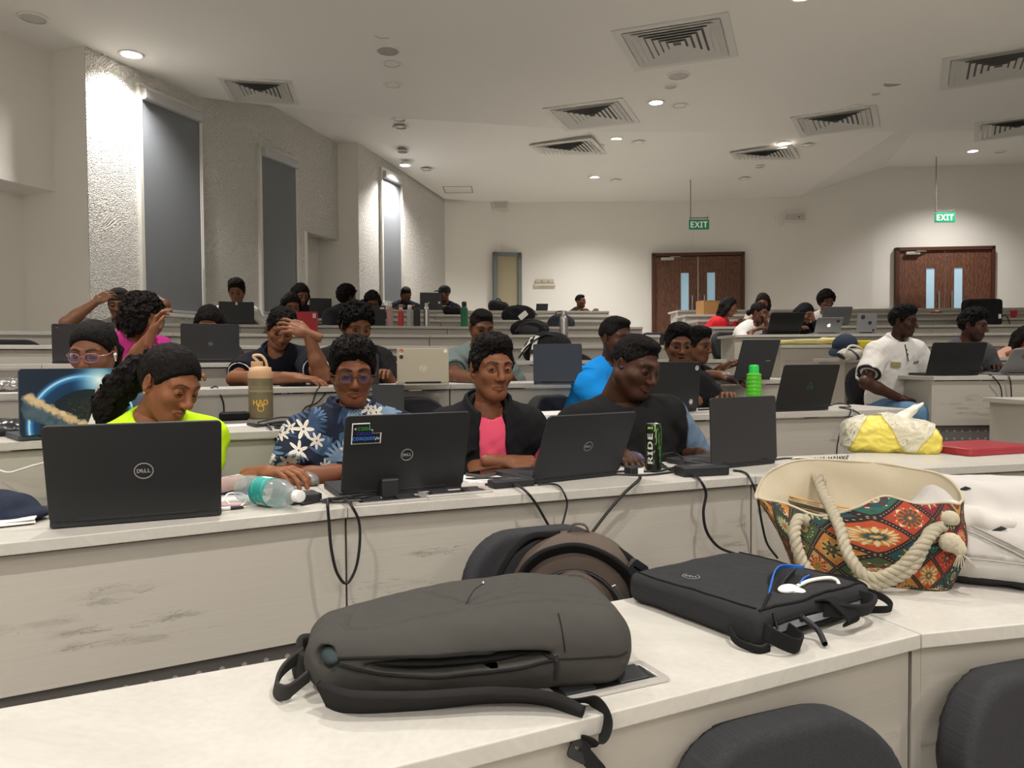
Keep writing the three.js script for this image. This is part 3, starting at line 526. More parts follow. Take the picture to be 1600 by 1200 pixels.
  const folds = (x, y, z) => { const q = Math.min(1, Math.max(.0, (Math.hypot(x - nb.x, (y - nb.y) * 1.2, z - nb.z) - .07) / .1)), a = x * .8 + y * .6, b = -x * .6 + y * .8; return q * wr * (N3(x * 7 + sd, y * 14 + Math.abs(x) * 8, z * 7) * 1.3 + N3(a * 8 + sd, b * 34, z * 10) + N3(b * 9, a * 36 + sd, z * 12) * .8); };
  const tb = field(tp, 0, folds), cc = o.cell ? .013 : .0085;
  const tg = nets(tb, [-.75, py - .12, -.45], [.75, nb.y + .2, .7], cc, c.color);
  const tm = c.mat || cloth(c.color || c.map ? 0xffffff : c.c, { vertexColors: !!c.color, ...(c.map ? { map: c.map } : {}) });
  const shirt = part(c.name || 't_shirt', tg, tm, root);
  let ob = null;
  if (o.over) {
    const v = o.over, sl2 = v.sleeve, t2 = th + .012;
    const op = torso(t2), sl = arms.flatMap(A => { const e = A.S.clone().lerp(A.E, Math.min(1, sl2)); const q = [cap(A.S, e, .06 * A.ag + t2, .056 * A.ag + t2, .03)]; if (sl2 > 1) q.push(cap(A.E, A.E.clone().lerp(A.W, sl2 - 1), .05 * A.ag + t2, .046 * A.ag + t2, .03)); return q; });
    for (const A of arms) if (sl2 > 1) { const m = A.E.clone().lerp(A.W, sl2 - 1), ax = A.W.clone().sub(A.E).normalize(), e = cap(m, A.W, .075, .08), b = half(m, ax, .004); sl.push(cut({ k: .004, f: (x, y, z) => Math.max(-b.f(x, y, z), e.f(x, y, z)) })); }
    op.push(cut(cap(nb.clone().addScaledVector(up, .0).addScaledVector(fd, .012), nb.clone().addScaledVector(up, .2).addScaledVector(fd, .06), .049, .066, .008)));
    const [c0, w0, w1] = v.gap, q0 = P0.clone(), fdv = fd.clone(), rtv = rt.clone(), upv = up.clone(), LN = nb.distanceTo(P0);
    op.push(cut({ k: .01, f: (x, y, z) => { const dx = x - q0.x, dy = y - q0.y, dz = z - q0.z, u = (dx * upv.x + dy * upv.y + dz * upv.z) / LN, r = dx * rtv.x + dy * rtv.y + dz * rtv.z - c0, q = dx * fdv.x + dy * fdv.y + dz * fdv.z; const w = w1 + (w0 - w1) * Math.sin(Math.max(0, Math.min(1, u)) * Math.PI * .62); return Math.max(Math.abs(r) - w, .01 - q); } }));
    op.push(keep(half([0, py - .06, 0], [0, -1, 0], .01)));
    const fo = field(op), fs = field(sl); ob = (x, y, z) => { const d = smin(fo(x, y, z), fs(x, y, z), .02); return Math.abs(d) > .08 ? d : d + folds(x + .3, y, z); }; part(v.name || 'overshirt', nets(ob, [-.75, py - .12, -.45], [.75, nb.y + .2, .7], cc), v.mat || cloth(v.c), root);
  }
  // trousers and shoes
  const pants = part('trousers', nets(field([...legs(.012), ell(at(.02, 0, -.01), [.17 * g, .1, .13 * g], .05, tq), keep(half([0, py + .05, 0], [0, 1, 0], .01)), keep(half([0, .1, 0], [0, -1, 0], .01))], 0, (x, y, z) => .003 * N3(x * 30, y * 40, z * 30)), [-.35, .06, -.25], [.35, py + .1, .58], o.cell ? .02 : .014), legMat[o.legs || 0x20242c] ||= cloth(o.legs || 0x20242c), root);
  if (!o.cell) for (const q of [-1, 1]) part('shoe', nets(field([ell([q * .11, .05, .37], [.045, .05, .06], .03), ell([q * .115, .04, .47], [.048, .038, .085], .04), keep(half([0, .008, 0], [0, -1, 0], .006))]), [q * .11 - .08, 0, .28], [q * .11 + .08, .13, .6], .01), MAT.rubber, root);
  const r = { root, hm, hq, H, L, px, at, nb, up, rt, fd, arms, sh, P0, tb, tq, hs, sk: o.skin }; people.push(r); return r;
}
// a flat decal-like part pressed on the front of a garment: marches from outside to the cloth
function onCloth(r, u, side, lift = .002) { const o = r.at(u, side, .5), d = r.fd.clone().negate(); let t = 0; for (let i = 0; i < 80; i++) { const p = o.clone().addScaledVector(d, t), e = r.tb(p.x, p.y, p.z); if (e < .0005) break; t += e * .7; } const p = o.addScaledVector(d, t - lift); const e = .004, n = V(r.tb(p.x + e, p.y, p.z) - r.tb(p.x - e, p.y, p.z), r.tb(p.x, p.y + e, p.z) - r.tb(p.x, p.y - e, p.z), r.tb(p.x, p.y, p.z + e) - r.tb(p.x, p.y, p.z - e)).normalize(); return { p, n }; }
function badge(r, name, u, side, w, h, mat, depth = .002) { const { p, n } = onCloth(r, u, side); const m = part(name, extrude(roundRect(w, h, Math.min(w, h) * .15), depth, .0004), mat, r.root); m.position.copy(p); const y = r.up.clone().addScaledVector(n, -r.up.dot(n)).normalize(); m.quaternion.setFromRotationMatrix(new THREE.Matrix4().makeBasis(y.clone().cross(n), y, n)); return m; }
// folded collar around the neck: two leaves meeting in front
function collar(r, mat, R = .068, hgt = .045, open = .5, name = 'collar', trim) {
  const pts = [], n = 40, pos = [], idx = [];
  const ring = (rad, dy) => { const a = []; for (let i = 0; i <= n; i++) { const t = open + (2 * Math.PI - 2 * open) * i / n, fr = Math.cos(t); a.push(r.nb.clone().addScaledVector(r.rt, Math.sin(t) * rad * 1.02).addScaledVector(r.fd, fr * rad * 1.0 + .012 - .004).addScaledVector(r.up, .030 + dy - Math.max(0, fr) * .052)); } return a; };
  const prof = [[R * .93, .0], [R * .86, .03], [R * .9, .042], [R * 1.02, .034], [R * 1.2, .034 - hgt], [R * 1.14, .034 - hgt + .002], [R * .97, .026], [R * .93, .03], [R * .99, .0]];
  for (const [a, b] of prof) for (const p of ring(a, b)) pos.push(p.x, p.y, p.z);
  const m = prof.length; for (let j = 0; j < m; j++) for (let i = 0; i < n; i++) { const a = j * (n + 1) + i, b = ((j + 1) % m) * (n + 1) + i; idx.push(a, b, a + 1, a + 1, b, b + 1); }
  for (const i of [0, n]) for (let j = 1; j < m - 1; j++) idx.push(i, j * (n + 1) + i, (j + 1) * (n + 1) + i);
  const g = new THREE.BufferGeometry(); g.setAttribute('position', new THREE.Float32BufferAttribute(pos, 3)); g.setAttribute('uv', new THREE.Float32BufferAttribute(new Float32Array(pos.length / 3 * 2), 2)); g.setIndex(idx); g.computeVertexNormals();
  const o = part(name, g, mat, r.root);
  if (trim) part('collar_trim', tube(ring(R * 1.2, .034 - hgt), .0028, 80, 6), trim, r.root);
  return o;
}
function sleeveTrim(r, q, sl, mat, rad, tubeR = .004, name = 'sleeve_trim') { const A = r.arms[q], ax = A.E.clone().sub(A.S).normalize(), e = A.S.clone().lerp(A.E, sl); const m = part(name, new THREE.TorusGeometry(rad, tubeR, 8, 36), mat, r.root); m.position.copy(e); m.quaternion.setFromUnitVectors(V(0, 0, 1), ax); return m; }
function headPart(r, name, geo, mat) { const m = part(name, geo, mat, r.root); m.applyMatrix4(r.hm); return m; }
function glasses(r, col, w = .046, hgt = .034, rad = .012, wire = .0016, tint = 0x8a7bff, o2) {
  const fr = [], z = .106;
  for (const s of [-1, 1]) {
    const pts = roundRect(w, hgt, rad, 4).map(([x, y]) => V(x + s * .0335, y + .001, z - Math.abs(s * .0335 + x) ** 2 * 4)); fr.push(new THREE.TubeGeometry(new THREE.CatmullRomCurve3(pts, true), 48, wire, 6));
    fr.push(tube([[s * (.0335 + w / 2), .006, z - .014], [s * .078, .006, .06], [s * .083, .008, .0], [s * .082, -.012, -.02]], wire, 24, 6));
  }
  fr.push(tube([[-.0335 + w / 2, .004, z], [0, .0075, z + .002], [.0335 - w / 2, .004, z]], wire, 10, 6));
  const m = headPart(r, 'glasses', merge(fr), std(col, .3, { metalness: .4 }));
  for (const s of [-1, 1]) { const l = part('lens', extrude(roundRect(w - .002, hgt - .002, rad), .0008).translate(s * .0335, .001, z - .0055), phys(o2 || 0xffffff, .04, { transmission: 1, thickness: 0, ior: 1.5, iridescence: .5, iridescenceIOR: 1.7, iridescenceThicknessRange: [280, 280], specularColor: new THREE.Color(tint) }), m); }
  return m;
}
// ---------------------------------------------------------------- the people
const atR = (px, py, R) => { const r = ray(px, py); const A = r.x * r.x + r.z * r.z, B = -2 * (r.x * CX + r.z * CZ), C = CX * CX + CZ * CZ - R * R; return r.multiplyScalar((-B + Math.sqrt(B * B - 4 * A * C)) / (2 * A)).add(camera.position); };
const ZR = (px, k, dr) => -atR(px, 560, R0 + GAP * k + dr).z;             // depth of the seats of row k
const seatYaw = (px, k, dr = .6) => { const p = atR(px, 560, R0 + GAP * k + dr); return Math.atan2(CX - p.x, CZ - p.z); };
const CELL1 = [.014, .0028, .0036, .0046], CELL2 = [.016, .0042, .005, .006], CELL3 = [.02, .0055, .007, .0075];
const D2 = Math.PI / 180;
// palm-print shirt pattern, in the shirt's own plane
const floralTex = canvasTex(1024, 1024, (g, W, H) => {
  let s = 9; const q = () => { s = (s * 16807) % 2147483647; return s / 2147483647; };
  g.fillStyle = '#141b2a'; g.fillRect(0, 0, W, H);
  const each = (x, y, f) => { for (const dx of [-W, 0, W]) for (const dy of [-H, 0, H]) { g.save(); g.translate(x + dx, y + dy); f(); g.restore(); } };
  for (let i = 0; i < 90; i++) { const x = q() * W, y = q() * H, a = q() * 6.3, c = ['#2c3f58', '#4d6782', '#3a4f68', '#6c8297'][i % 4], l = 60 + 90 * q(); each(x, y, () => { g.rotate(a); g.fillStyle = c; for (let k = 0; k < 7; k++) { g.save(); g.rotate((k - 3) * .28); g.beginPath(); g.ellipse(l * .6, 0, l * .55, l * .09, 0, 0, 7); g.fill(); g.restore(); } }); }
  for (let i = 0; i < 34; i++) { const x = q() * W, y = q() * H, a = q() * 6.3, r = 44 + 36 * q(), n = 6 + (i % 3); each(x, y, () => { g.rotate(a); for (let k = 0; k < n; k++) { g.save(); g.rotate(k * 6.283 / n); g.fillStyle = '#cfc7b8'; g.beginPath(); g.ellipse(r * .55, 0, r * .5, r * .17, 0, 0, 7); g.fill(); g.strokeStyle = '#8f8a80'; g.lineWidth = 3; g.beginPath(); g.moveTo(r * .15, 0); g.lineTo(r * .9, 0); g.stroke(); g.restore(); } g.fillStyle = '#3a4558'; g.beginPath(); g.arc(0, 0, r * .12, 0, 7); g.fill(); }); }
}, 1 / .42, 1 / .42);
const CAST = {};
CAST.neon = person({ label: 'girl in a neon yellow top with a curly ponytail, head bent over her laptop', head: [264, 602], Z: ZR(268, 1, .52), k: 1, floor: floorY(1), yaw: 34 * D2, drop: .122, hy: 66 * D2, hp: 22 * D2, hr: -6 * D2, fem: true, face: .97, skin: 0x8f5c3e, hair: 'pony', hairCol: 0x14100e, open: .0026, down: .003, brow: .003, seed: 3, curl: 2.2,
  tail: [[.0, .03, -.1], [0, -.01, -.15], [0, -.08, -.19], [0, -.16, -.215], [.0, -.24, -.2]], hairLen: .3, tailR: .045, top: { c: 0xc6f21c, sleeve: .55, name: 't_shirt', neckR: .008 }, legs: 0x1b2540, Lf: { x: -.14, y: .79, z: .34 }, R: { x: -.2, y: .79, z: .34 } });
CAST.floral = person({ label: 'young man with glasses in a navy floral short sleeved shirt', head: [551, 584], Z: ZR(551, 1, .66), k: 1, floor: floorY(1), yaw: 24 * D2, hy: 17 * D2, hp: 9 * D2, skin: 0x7b4c34, hair: 'tousled', hairCol: 0x100d0c, open: .0044, down: .001, seed: 11, face: 1.0,
  top: { c: 0xffffff, map: floralTex, sleeve: .78, bulk: .012, name: 'shirt' }, R: { e: [455, 756, 2.36], w: [540, 738, 2.34] }, Lf: { x: .02, y: .79, z: .36 }, legs: 0x20242c });
CAST.pink = person({ label: 'young man in an open black shirt over a pink t-shirt, looking at the camera', head: [768, 578], Z: ZR(768, 1, .52), k: 1, floor: floorY(1), yaw: 16 * D2, hy: 24 * D2, hp: 2 * D2, hr: -2 * D2, skin: 0x83543a, hair: 'short', hairCol: 0x110e0d, open: .0056, look: [0, EYE, 0], seed: 5, face: .93, sw: .9,
  top: { c: 0xd8506a, sleeve: .5, name: 't_shirt', neckR: .006 }, over: { c: 0x101012, sleeve: 1.3, gap: [.0, .045, .02], name: 'open_shirt' }, R: { e: [722, 748, 2.55], w: [788, 722, 2.5], f: [1, -.05, .35], curl: .7, back: [-.1, 1, .4] }, Lf: { e: [862, 735, 2.75], w: [868, 722, 2.6] }, legs: 0x20242c });
CAST.big = person({ label: 'smiling heavy-set man in a black t-shirt with pale blue sleeves, using a mouse', head: [992, 574], Z: ZR(992, 1, .56), k: 1, floor: floorY(1), yaw: 14 * D2, hy: 40 * D2, hp: 17 * D2, hr: -5 * D2, skin: 0x4a2f22, hair: 'fade', hairCol: 0x0e0b0a, open: .003, smile: 1.2, fat: 1.15, face: 1.1, girth: 1.3, sw: 1.14, ag: 1.2, hs: 1.08, seed: 8, belly: 1,
  top: { c: 0x1d1c1d, sleeve: .9, name: 't_shirt', neckR: .012, bulk: .006, color: (() => { const b = hex(0x151515), s = hex(0x64788c); return (x, y, z) => x > .205 + (1.0 - y) * .02 ? s : b; })() }, R: { e: [880, 742, 2.85], w: [962, 704, 2.62], f: [.3, -.3, .8], curl: .42, spread: .1 }, Lf: { e: [1084, 722, 3.0], w: [1094, 712, 2.8], f: [.3, .0, .8], curl: .5 }, legs: 0x24272e });
// second occupied row
const row2 = { k: 2, floor: floorY(2), cell: CELL2 }, row3 = { k: 3, floor: floorY(3), cell: CELL2 };
CAST.glassesGirl = person({ ...row2, label: 'girl with glasses and earbuds looking over the laptop with the shuttle picture', head: [147, 552], Z: ZR(147, 2, .42), yaw: 22 * D2, hy: 4 * D2, hp: 12 * D2, fem: true, skin: 0x90614a, hair: 'pony', hairCol: 0x15110f, open: .004, seed: 6, face: 1.02, hs: 1.04, tail: [[0, .05, -.1], [0, -.02, -.14], [0, -.12, -.13]], top: { c: 0x4b5a70, sleeve: .6 } });
CAST.blue = person({ ...row2, label: 'man in a bright blue t-shirt behind the smiling man, turned to the right', head: [962, 530], Z: ZR(962, 2, .5), yaw: 52 * D2, hy: 42 * D2, hp: 6 * D2, skin: 0x4d3022, hair: 'fade', hairCol: 0x0e0b0a, seed: 12, off: .18, top: { c: 0x0f86d6, sleeve: .62, name: 't_shirt', bulk: .008 }, R: { x: -.05, y: .8, z: .4 }, Lf: { x: .1, y: .8, z: .4 } });
CAST.open = person({ ...row2, label: 'young man with his mouth open behind the black laptop with two white stickers', head: [1060, 540], Z: ZR(1060, 2, .72), yaw: 12 * D2, hy: 3 * D2, hp: 9 * D2, skin: 0x6a432f, hair: 'short', hairCol: 0x0e0b0a, mouth: .008, open: .0045, seed: 14, top: { c: 0x19181a, sleeve: .55 } });
CAST.mouse = person({ ...row3, label: 'young man at the fourth row reaching for a mouse, in profile', head: [1090, 541], Z: ZR(1090, 3, .3), yaw: 34 * D2, hy: 44 * D2, hp: 6 * D2, skin: 0x6b4632, hair: 'short', hairCol: 0x0e0b0a, seed: 15, hs: 1, top: { c: 0x1b1b1e, sleeve: .6 }, Lf: { e: [1108, 592, 4.65], w: [1122, 586, 4.32], f: [.6, -.1, .8], curl: .35 }, R: { x: -.1, y: .8, z: .35 } });
CAST.forehead = person({ ...row3, label: 'young man in a navy polo resting his forehead on his hand', head: [438, 515], Z: ZR(438, 3, .55), yaw: 14 * D2, hy: 26 * D2, hp: 27 * D2, hr: -8 * D2, skin: 0x875a40, hair: 'tousled', hairCol: 0x110e0c, open: .0026, down: .003, seed: 16, off: .28, side: -.03, top: { c: 0x10131e, sleeve: .66, bulk: .012, name: 'polo_shirt' }, R: { e: [366, 592, 4.05], w: [462, 590, 3.72], f: [.9, -.1, .3], curl: .25 }, Lf: { e: [503, 586, 3.82], w: [481, 521, 3.78], f: [-.75, .3, -.05], back: [.25, .5, 1], curl: .3, spread: .14 } });
CAST.curly = person({ ...row3, label: 'bearded man with a big mop of curly hair in dark clothes', head: [556, 510], Z: ZR(556, 3, .5), yaw: 22 * D2, hy: 34 * D2, hp: 20 * D2, skin: 0x7a5038, hair: 'curly', hairCol: 0x0d0b0a, beard: .85, open: .0028, down: .003, seed: 17, hs: 1.12, curl: 1.3, top: { c: 0x1b1a1c, sleeve: .6, bulk: .015 }, noEyes: false });
CAST.teal = person({ ...row3, label: 'man in a grey green t-shirt with a dark sleeve hem behind the pink t-shirt man', head: [752, 512], Z: ZR(752, 3, .55), yaw: 16 * D2, hy: 24 * D2, hp: 20 * D2, skin: 0x6b4530, hair: 'fade', hairCol: 0x0f0c0b, seed: 18, open: .0028, off: .24, top: { c: 0x66726f, sleeve: .72, bulk: .008 }, R: { e: [712, 588, 4.3], w: [745, 594, 4.05] } });
CAST.magenta = person({ ...row3, drop: .12, label: 'girl in a magenta t-shirt with a thick black bob, turned away to the right', head: [224, 494], Z: ZR(222, 3, .58), yaw: 48 * D2, hy: 104 * D2, hp: 22 * D2, hr: 6 * D2, fem: true, skin: 0x8a5b42, hair: 'bob', hairCol: 0x100c0b, seed: 19, hs: 1.0, curl: 1.6, off: .2, top: { c: 0xb52e80, sleeve: .6 }, Lf: { e: [205, 565, 3.78], w: [238, 520, 3.72], f: [.2, .8, .2], none: 0 }, R: { x: -.1, y: .8, z: .35 } });
// fifth row and farther on the left
const far = (k, left = 1) => ({ k: left ? k : undefined, floor: floorY(k), cell: CELL3 });
CAST.lookdown = person({ ...far(4), label: 'girl with long black hair bowed behind the laptop with a small round emblem', head: [327, 505], Z: ZR(327, 4, .45), yaw: 26 * D2, hy: 12 * D2, hp: 34 * D2, fem: true, skin: 0x7c523c, hair: 'long', hairCol: 0x12100e, seed: 20, top: { c: 0x3a2f33, sleeve: .6 } });
CAST.armsUp = person({ ...far(5), label: 'man holding both hands behind his head near the stucco wall', head: [186, 476], Z: ZR(186, 5, .5), yaw: 26 * D2, hy: 16 * D2, hp: 12 * D2, skin: 0x76503a, hair: 'fade', hairCol: 0x1a1512, seed: 21, top: { c: 0x6e645c, sleeve: .5, bulk: .01 }, R: { e: [103, 505, 4.95], w: [150, 472, 5.1], f: [.6, .45, -.3], back: [-.3, .4, .8], curl: .3 }, Lf: { e: [256, 477, 5.15], w: [228, 462, 5.35], f: [-.6, .3, -.5], curl: .3 } });
CAST.wallMan = person({ ...far(7), label: 'man alone behind a black laptop between two window blinds', head: [370, 456], Z: ZR(370, 7, .38), yaw: 24 * D2, hy: 10 * D2, hp: 18 * D2, skin: 0x7d543c, hair: 'tousled', hairCol: 0x120e0c, seed: 22, hs: 1.08, top: { c: 0xc9c6c0, sleeve: .6 } });
CAST.dark1 = person({ ...far(8), label: 'person with straight dark hair beside the far black laptop under the second blind', head: [470, 460], Z: ZR(470, 8, .4), yaw: 24 * D2, hy: 40 * D2, hp: 28 * D2, fem: true, skin: 0x77503c, hair: 'long', hairLen: .14, hairCol: 0x100d0c, seed: 23, hs: 1.12, top: { c: 0x1b1a1c, sleeve: .9 } });
CAST.redgirl = person({ ...far(6), label: 'girl with dark hair looking down behind the red laptop', head: [455, 477], Z: ZR(455, 6, .45), yaw: 24 * D2, hy: 30 * D2, hp: 26 * D2, fem: true, skin: 0x7d543f, hair: 'long', hairCol: 0x120e0d, seed: 24, top: { c: 0x28262a, sleeve: .9 } });
CAST.afro = person({ ...far(7), label: 'person with a round frizzy head of hair in black, back turned', head: [543, 464], Z: ZR(543, 7, .4), yaw: 60 * D2, hy: 130 * D2, hp: 0, skin: 0x6b4733, hair: 'afro', hairCol: 0x0d0b0a, seed: 25, top: { c: 0x17161a, sleeve: .9, bulk: .02 } });
CAST.farGirl = person({ ...far(8), label: 'girl with long dark hair bowed over, beneath the third blind', head: [582, 470], Z: ZR(582, 8, .4), yaw: 22 * D2, hy: 20 * D2, hp: 42 * D2, fem: true, skin: 0x6b4835, hair: 'long', hairCol: 0x15120f, seed: 26, hs: 1.1, top: { c: 0x201e22, sleeve: .9 } });
CAST.farBeard = person({ ...far(10), label: 'bearded man in a dark navy t-shirt writing by the third blind', head: [634, 461], Z: ZR(634, 10, .45), yaw: 16 * D2, hy: 22 * D2, hp: 32 * D2, skin: 0x6a4733, hair: 'fade', hairCol: 0x14110f, beard: .9, seed: 27, hs: 1.08, top: { c: 0x181d2a, sleeve: .62, bulk: .02 } });
CAST.capMan = person({ ...far(10), label: 'man in a dark baseball cap behind the open laptop in the last row', head: [694, 460], Z: ZR(694, 10, .5), yaw: -20 * D2, hy: -46 * D2, hp: 4 * D2, skin: 0x6a4733, hair: 'fade', hairCol: 0x14110f, beard: .6, seed: 28, hs: 1.08, top: { c: 0x1a1a1e, sleeve: .9 } });
CAST.backMan = person({ ...far(10), label: 'lone man sitting low in the last row before the bare back wall', head: [907, 471], Z: ZR(907, 10, 1.0), yaw: 20 * D2, hy: 52 * D2, hp: 0, skin: 0x6f4a35, hair: 'fade', hairCol: 0x14110f, beard: .4, seed: 29, hs: .98, top: { c: 0x232327, sleeve: .9 } });
// right of the aisle
const rz = (k, d = .6) => rightZ(k) + d;
CAST.polo = person({ floor: floorY(3), cell: CELL2, label: 'man in a white polo shirt with black trim and a name badge by the aisle', head: [1411, 503], Z: rz(3, .42), yaw: 14 * D2, hy: 44 * D2, hp: 6 * D2, skin: 0x452b1f, hair: 'short', hairCol: 0x0d0b0a, seed: 31, off: .12, beard: .25, top: { c: 0xdedad4, sleeve: .68, bulk: .016, name: 'polo_shirt' }, legs: 0x5d7f9e, R: { e: [1352, 598, 5.2], w: [1406, 622, 5.16], f: [.8, -.2, .4], curl: .4 }, Lf: { x: .2, y: .8, z: .32 } });
CAST.smile = person({ floor: floorY(3), cell: CELL2, label: 'smiling bearded man in a grey t-shirt behind the open black laptop at the right', head: [1520, 509], Z: rz(3, .5), yaw: 6 * D2, hy: 42 * D2, hp: 8 * D2, skin: 0x52352a, hair: 'tousled', hairCol: 0x0e0b0a, beard: .8, smile: 1.4, mouth: .0022, open: .0036, seed: 32, hs: 1.02, top: { c: 0x4a4a4e, sleeve: .7, bulk: .012 } });
CAST.edge = person({ ...far(4, 0), label: 'girl in a peach top cut by the right edge', head: [1606, 530], Z: rz(4, .5), yaw: 4 * D2, hy: 10 * D2, hp: 20 * D2, fem: true, skin: 0x7d543f, hair: 'long', hairCol: 0x15110f, seed: 33, top: { c: 0xc79a86, sleeve: .8, bulk: .02 } });
CAST.red = person({ ...far(7, 0), label: 'girl in a red top with a long black ponytail, in profile to the right', head: [1139, 480], Z: rz(7, .4), yaw: 66 * D2, hy: 74 * D2, hp: 16 * D2, fem: true, skin: 0x855a42, hair: 'long', hairLen: .26, front: -.05, hairCol: 0x14110f, seed: 34, top: { c: 0xc6232b, sleeve: 1 }, Lf: { x: .1, y: .8, z: .34 }, R: { x: -.12, y: .8, z: .32 } });
CAST.brown = person({ ...far(8, 0), label: 'person with brown hair in a pale top behind the girl with glasses', head: [1192, 473], Z: rz(8, .4), yaw: 0, hy: -20 * D2, hp: 14 * D2, fem: true, skin: 0x8a6350, hair: 'bob', hairCol: 0x2a201a, seed: 35, top: { c: 0xb3a9a0, sleeve: .9, bulk: .015 } });
CAST.specs = person({ ...far(6, 0), label: 'girl with glasses and tied hair in a white t-shirt, hand at her mouth', head: [1186, 489], Z: rz(6, .38), yaw: 30 * D2, hy: 50 * D2, hp: 12 * D2, fem: true, skin: 0x744c3a, hair: 'bun', hairCol: 0x17120f, seed: 36, top: { c: 0xd6d5cf, sleeve: .7, bulk: .014 }, Lf: { e: [1204, 524, 7.82], w: [1197, 506, 7.8], f: [-.2, 1, .0], back: [.5, 0, 1], curl: .6 } });
CAST.veil = person({ ...far(6, 0), label: 'girl wrapped in a black headscarf leaning on her hand', head: [1258, 491], Z: rz(6, .36), yaw: 8 * D2, hy: 30 * D2, hp: 18 * D2, fem: true, skin: 0x7d5440, hair: 'veil', hairCol: 0x121113, seed: 37, top: { c: 0x121214, sleeve: 1, bulk: .02 }, Lf: { e: [1284, 523, 7.8], w: [1272, 504, 7.8], f: [-.2, 1, -.1], curl: .4 } });
CAST.frizz = person({ ...far(7, 0), label: 'person with dark curly hair in white behind the grey laptops', head: [1291, 471], Z: rz(7, .4), yaw: 0, hy: 6 * D2, hp: 12 * D2, fem: true, skin: 0x6f4837, hair: 'afro', hairCol: 0x15120f, seed: 38, hs: 1.03, top: { c: 0xd0cdc6, sleeve: .8 } });
// ---------------------------------------------------------------- lettering
const FONT = await new FontLoader().loadAsync('fonts/droid/droid_sans_bold.typeface.json');
const text = (s, size, depth = .0006) => { const g = new TextGeometry(s, { font: FONT, size, depth, curveSegments: 4, bevelEnabled: false }); g.computeBoundingBox(); const b = g.boundingBox; g.translate(-(b.min.x + b.max.x) / 2, -(b.min.y + b.max.y) / 2, 0); return g; };
const ringGeo = (r, t, d = .0008) => { const s = new THREE.Shape(); s.absarc(0, 0, r, 0, Math.PI * 2); const h = new THREE.Path(); h.absarc(0, 0, r - t, 0, Math.PI * 2, true); s.holes.push(h); return new THREE.ExtrudeGeometry(s, { depth: d, bevelEnabled: false, curveSegments: 40 }); };
const discGeo = (r, d = .0006) => cyl(r, r, d, [0, 0, d / 2], [Math.PI / 2, 0, 0], 32);
// ---------------------------------------------------------------- laptops
const keyTex = canvasTex(512, 256, (g, w, h) => { g.fillStyle = '#1c1d20'; g.fillRect(0, 0, w, h); g.fillStyle = '#0b0b0d'; for (let r = 0; r < 5; r++) for (let c = 0; c < 14; c++) { g.fillRect(8 + c * 36, 8 + r * 49, 30, 41); } });
const screenMat = new THREE.MeshStandardMaterial({ color: 0x111418, emissive: 0xb9c6d8, emissiveIntensity: .35, roughness: .3 });
const keyMat = std(0xffffff, .6, { map: keyTex });
// lid corners at the hinge given as seen in the photograph (bottom left, bottom right), top edge height at mid width
function laptop(o) {
  const y = deskY(o.k), fix = q => { if (o.k < 4 && !(o.k === 3 && q[0] > 1300)) return onY(...q, y + .014); const p = q[0] > 1180 ? atZ(q[0], 560, rightZ(o.k) + .12 + (o.dz || 0)) : atR(q[0], 560, R0 + GAP * o.k + .13); p.y = y + .014; return p; };
  let a = fix(o.bl), b = fix(o.br); if (o.skew) { a.z += o.skew; b.z -= o.skew; }
  const d = b.clone().sub(a), w = d.length();
  const mid = a.clone().add(b).multiplyScalar(.5), turn = Math.atan2(-d.z, d.x), nz = V(Math.sin(turn), 0, Math.cos(turn));
  const Ld = (o.ratio || .64) * w; let best = 1e9, lean = 0;
  for (let t = -8; t < 50; t += .5) { const p = mid.clone().addScaledVector(nz, Math.sin(t * D2) * Ld).add(V(0, Math.cos(t * D2) * Ld, 0)); const e = Math.abs(projY(p) - o.top); if (e < best) { best = e; lean = t; } }
  if (o.lean !== undefined) lean = o.lean;
  if (globalThis.LOGL) console.log(o.label, w.toFixed(3), lean, best.toFixed(1), mid.toArray().map(v => v.toFixed(2)).join());
  mid.y = y;
  const g = thing('laptop', o.label, 'laptop', mid, turn);
  const m = std(o.col, o.rough ?? .5, { metalness: o.metal ?? .1 }), D = Ld * 1.02, r = Math.min(.012, w * .03);
  part('base', extrude(roundRect(w, D, r), .011, .0025).rotateX(Math.PI / 2).translate(0, .0155, -D / 2 - .004), m, g);
  part('keyboard', box(w * .86, .0012, D * .42, [0, .0188, -D * .34]), keyMat, g).geometry.attributes.uv.array.forEach((v, i, A) => { A[i] = i % 2 ? v / (D * .42) + .5 : v / (w * .86) + .5; });
  part('touchpad', box(w * .3, .0008, D * .27, [0, .0186, -D * .78]), std(o.col, .35), g);
  part('hinge', cyl(.006, .006, w * .7, [0, .018, -.002], [0, 0, Math.PI / 2], 14), MAT.black, g);
  const lid = new THREE.Group(); lid.position.set(0, .017, 0); lid.rotation.x = lean * D2; g.add(lid); lid.name = 'lid';
  const lm = o.lidMat || m;
  part('cover', extrude(roundRect(w, Ld, r), .0045, .0012).translate(0, Ld / 2, -.003), lm, lid);
  part('screen', box(w * .94, Ld * .88, .0008, [0, Ld * .53, -.0046]), screenMat, lid);
  part('bezel', extrude(roundRect(w - .002, Ld - .002, r), .0006, 0, [roundRect(w * .94, Ld * .88, .002)]).translate(0, Ld / 2, -.0049), MAT.black, lid);
  const zb = .0027;
  if (o.logo) { const L = o.logo(w, Ld); for (const [n, ge, mt, x, yy] of L) part(n, ge, mt, lid).position.set(x, yy, zb); }
  // flatten: lid parts are parts of the laptop with the cover as their carrier
  lid.updateMatrix(); for (const c of [...lid.children]) { c.applyMatrix4(lid.matrix); g.add(c); } g.remove(lid);
  const cov = g.children.find(c => c.name === 'cover'); cov.name = 'lid';
  return g;
}
const silver = std(0xc9c8c5, .35, { metalness: .6 }), whiteInk = std(0xd8d6d0, .5);
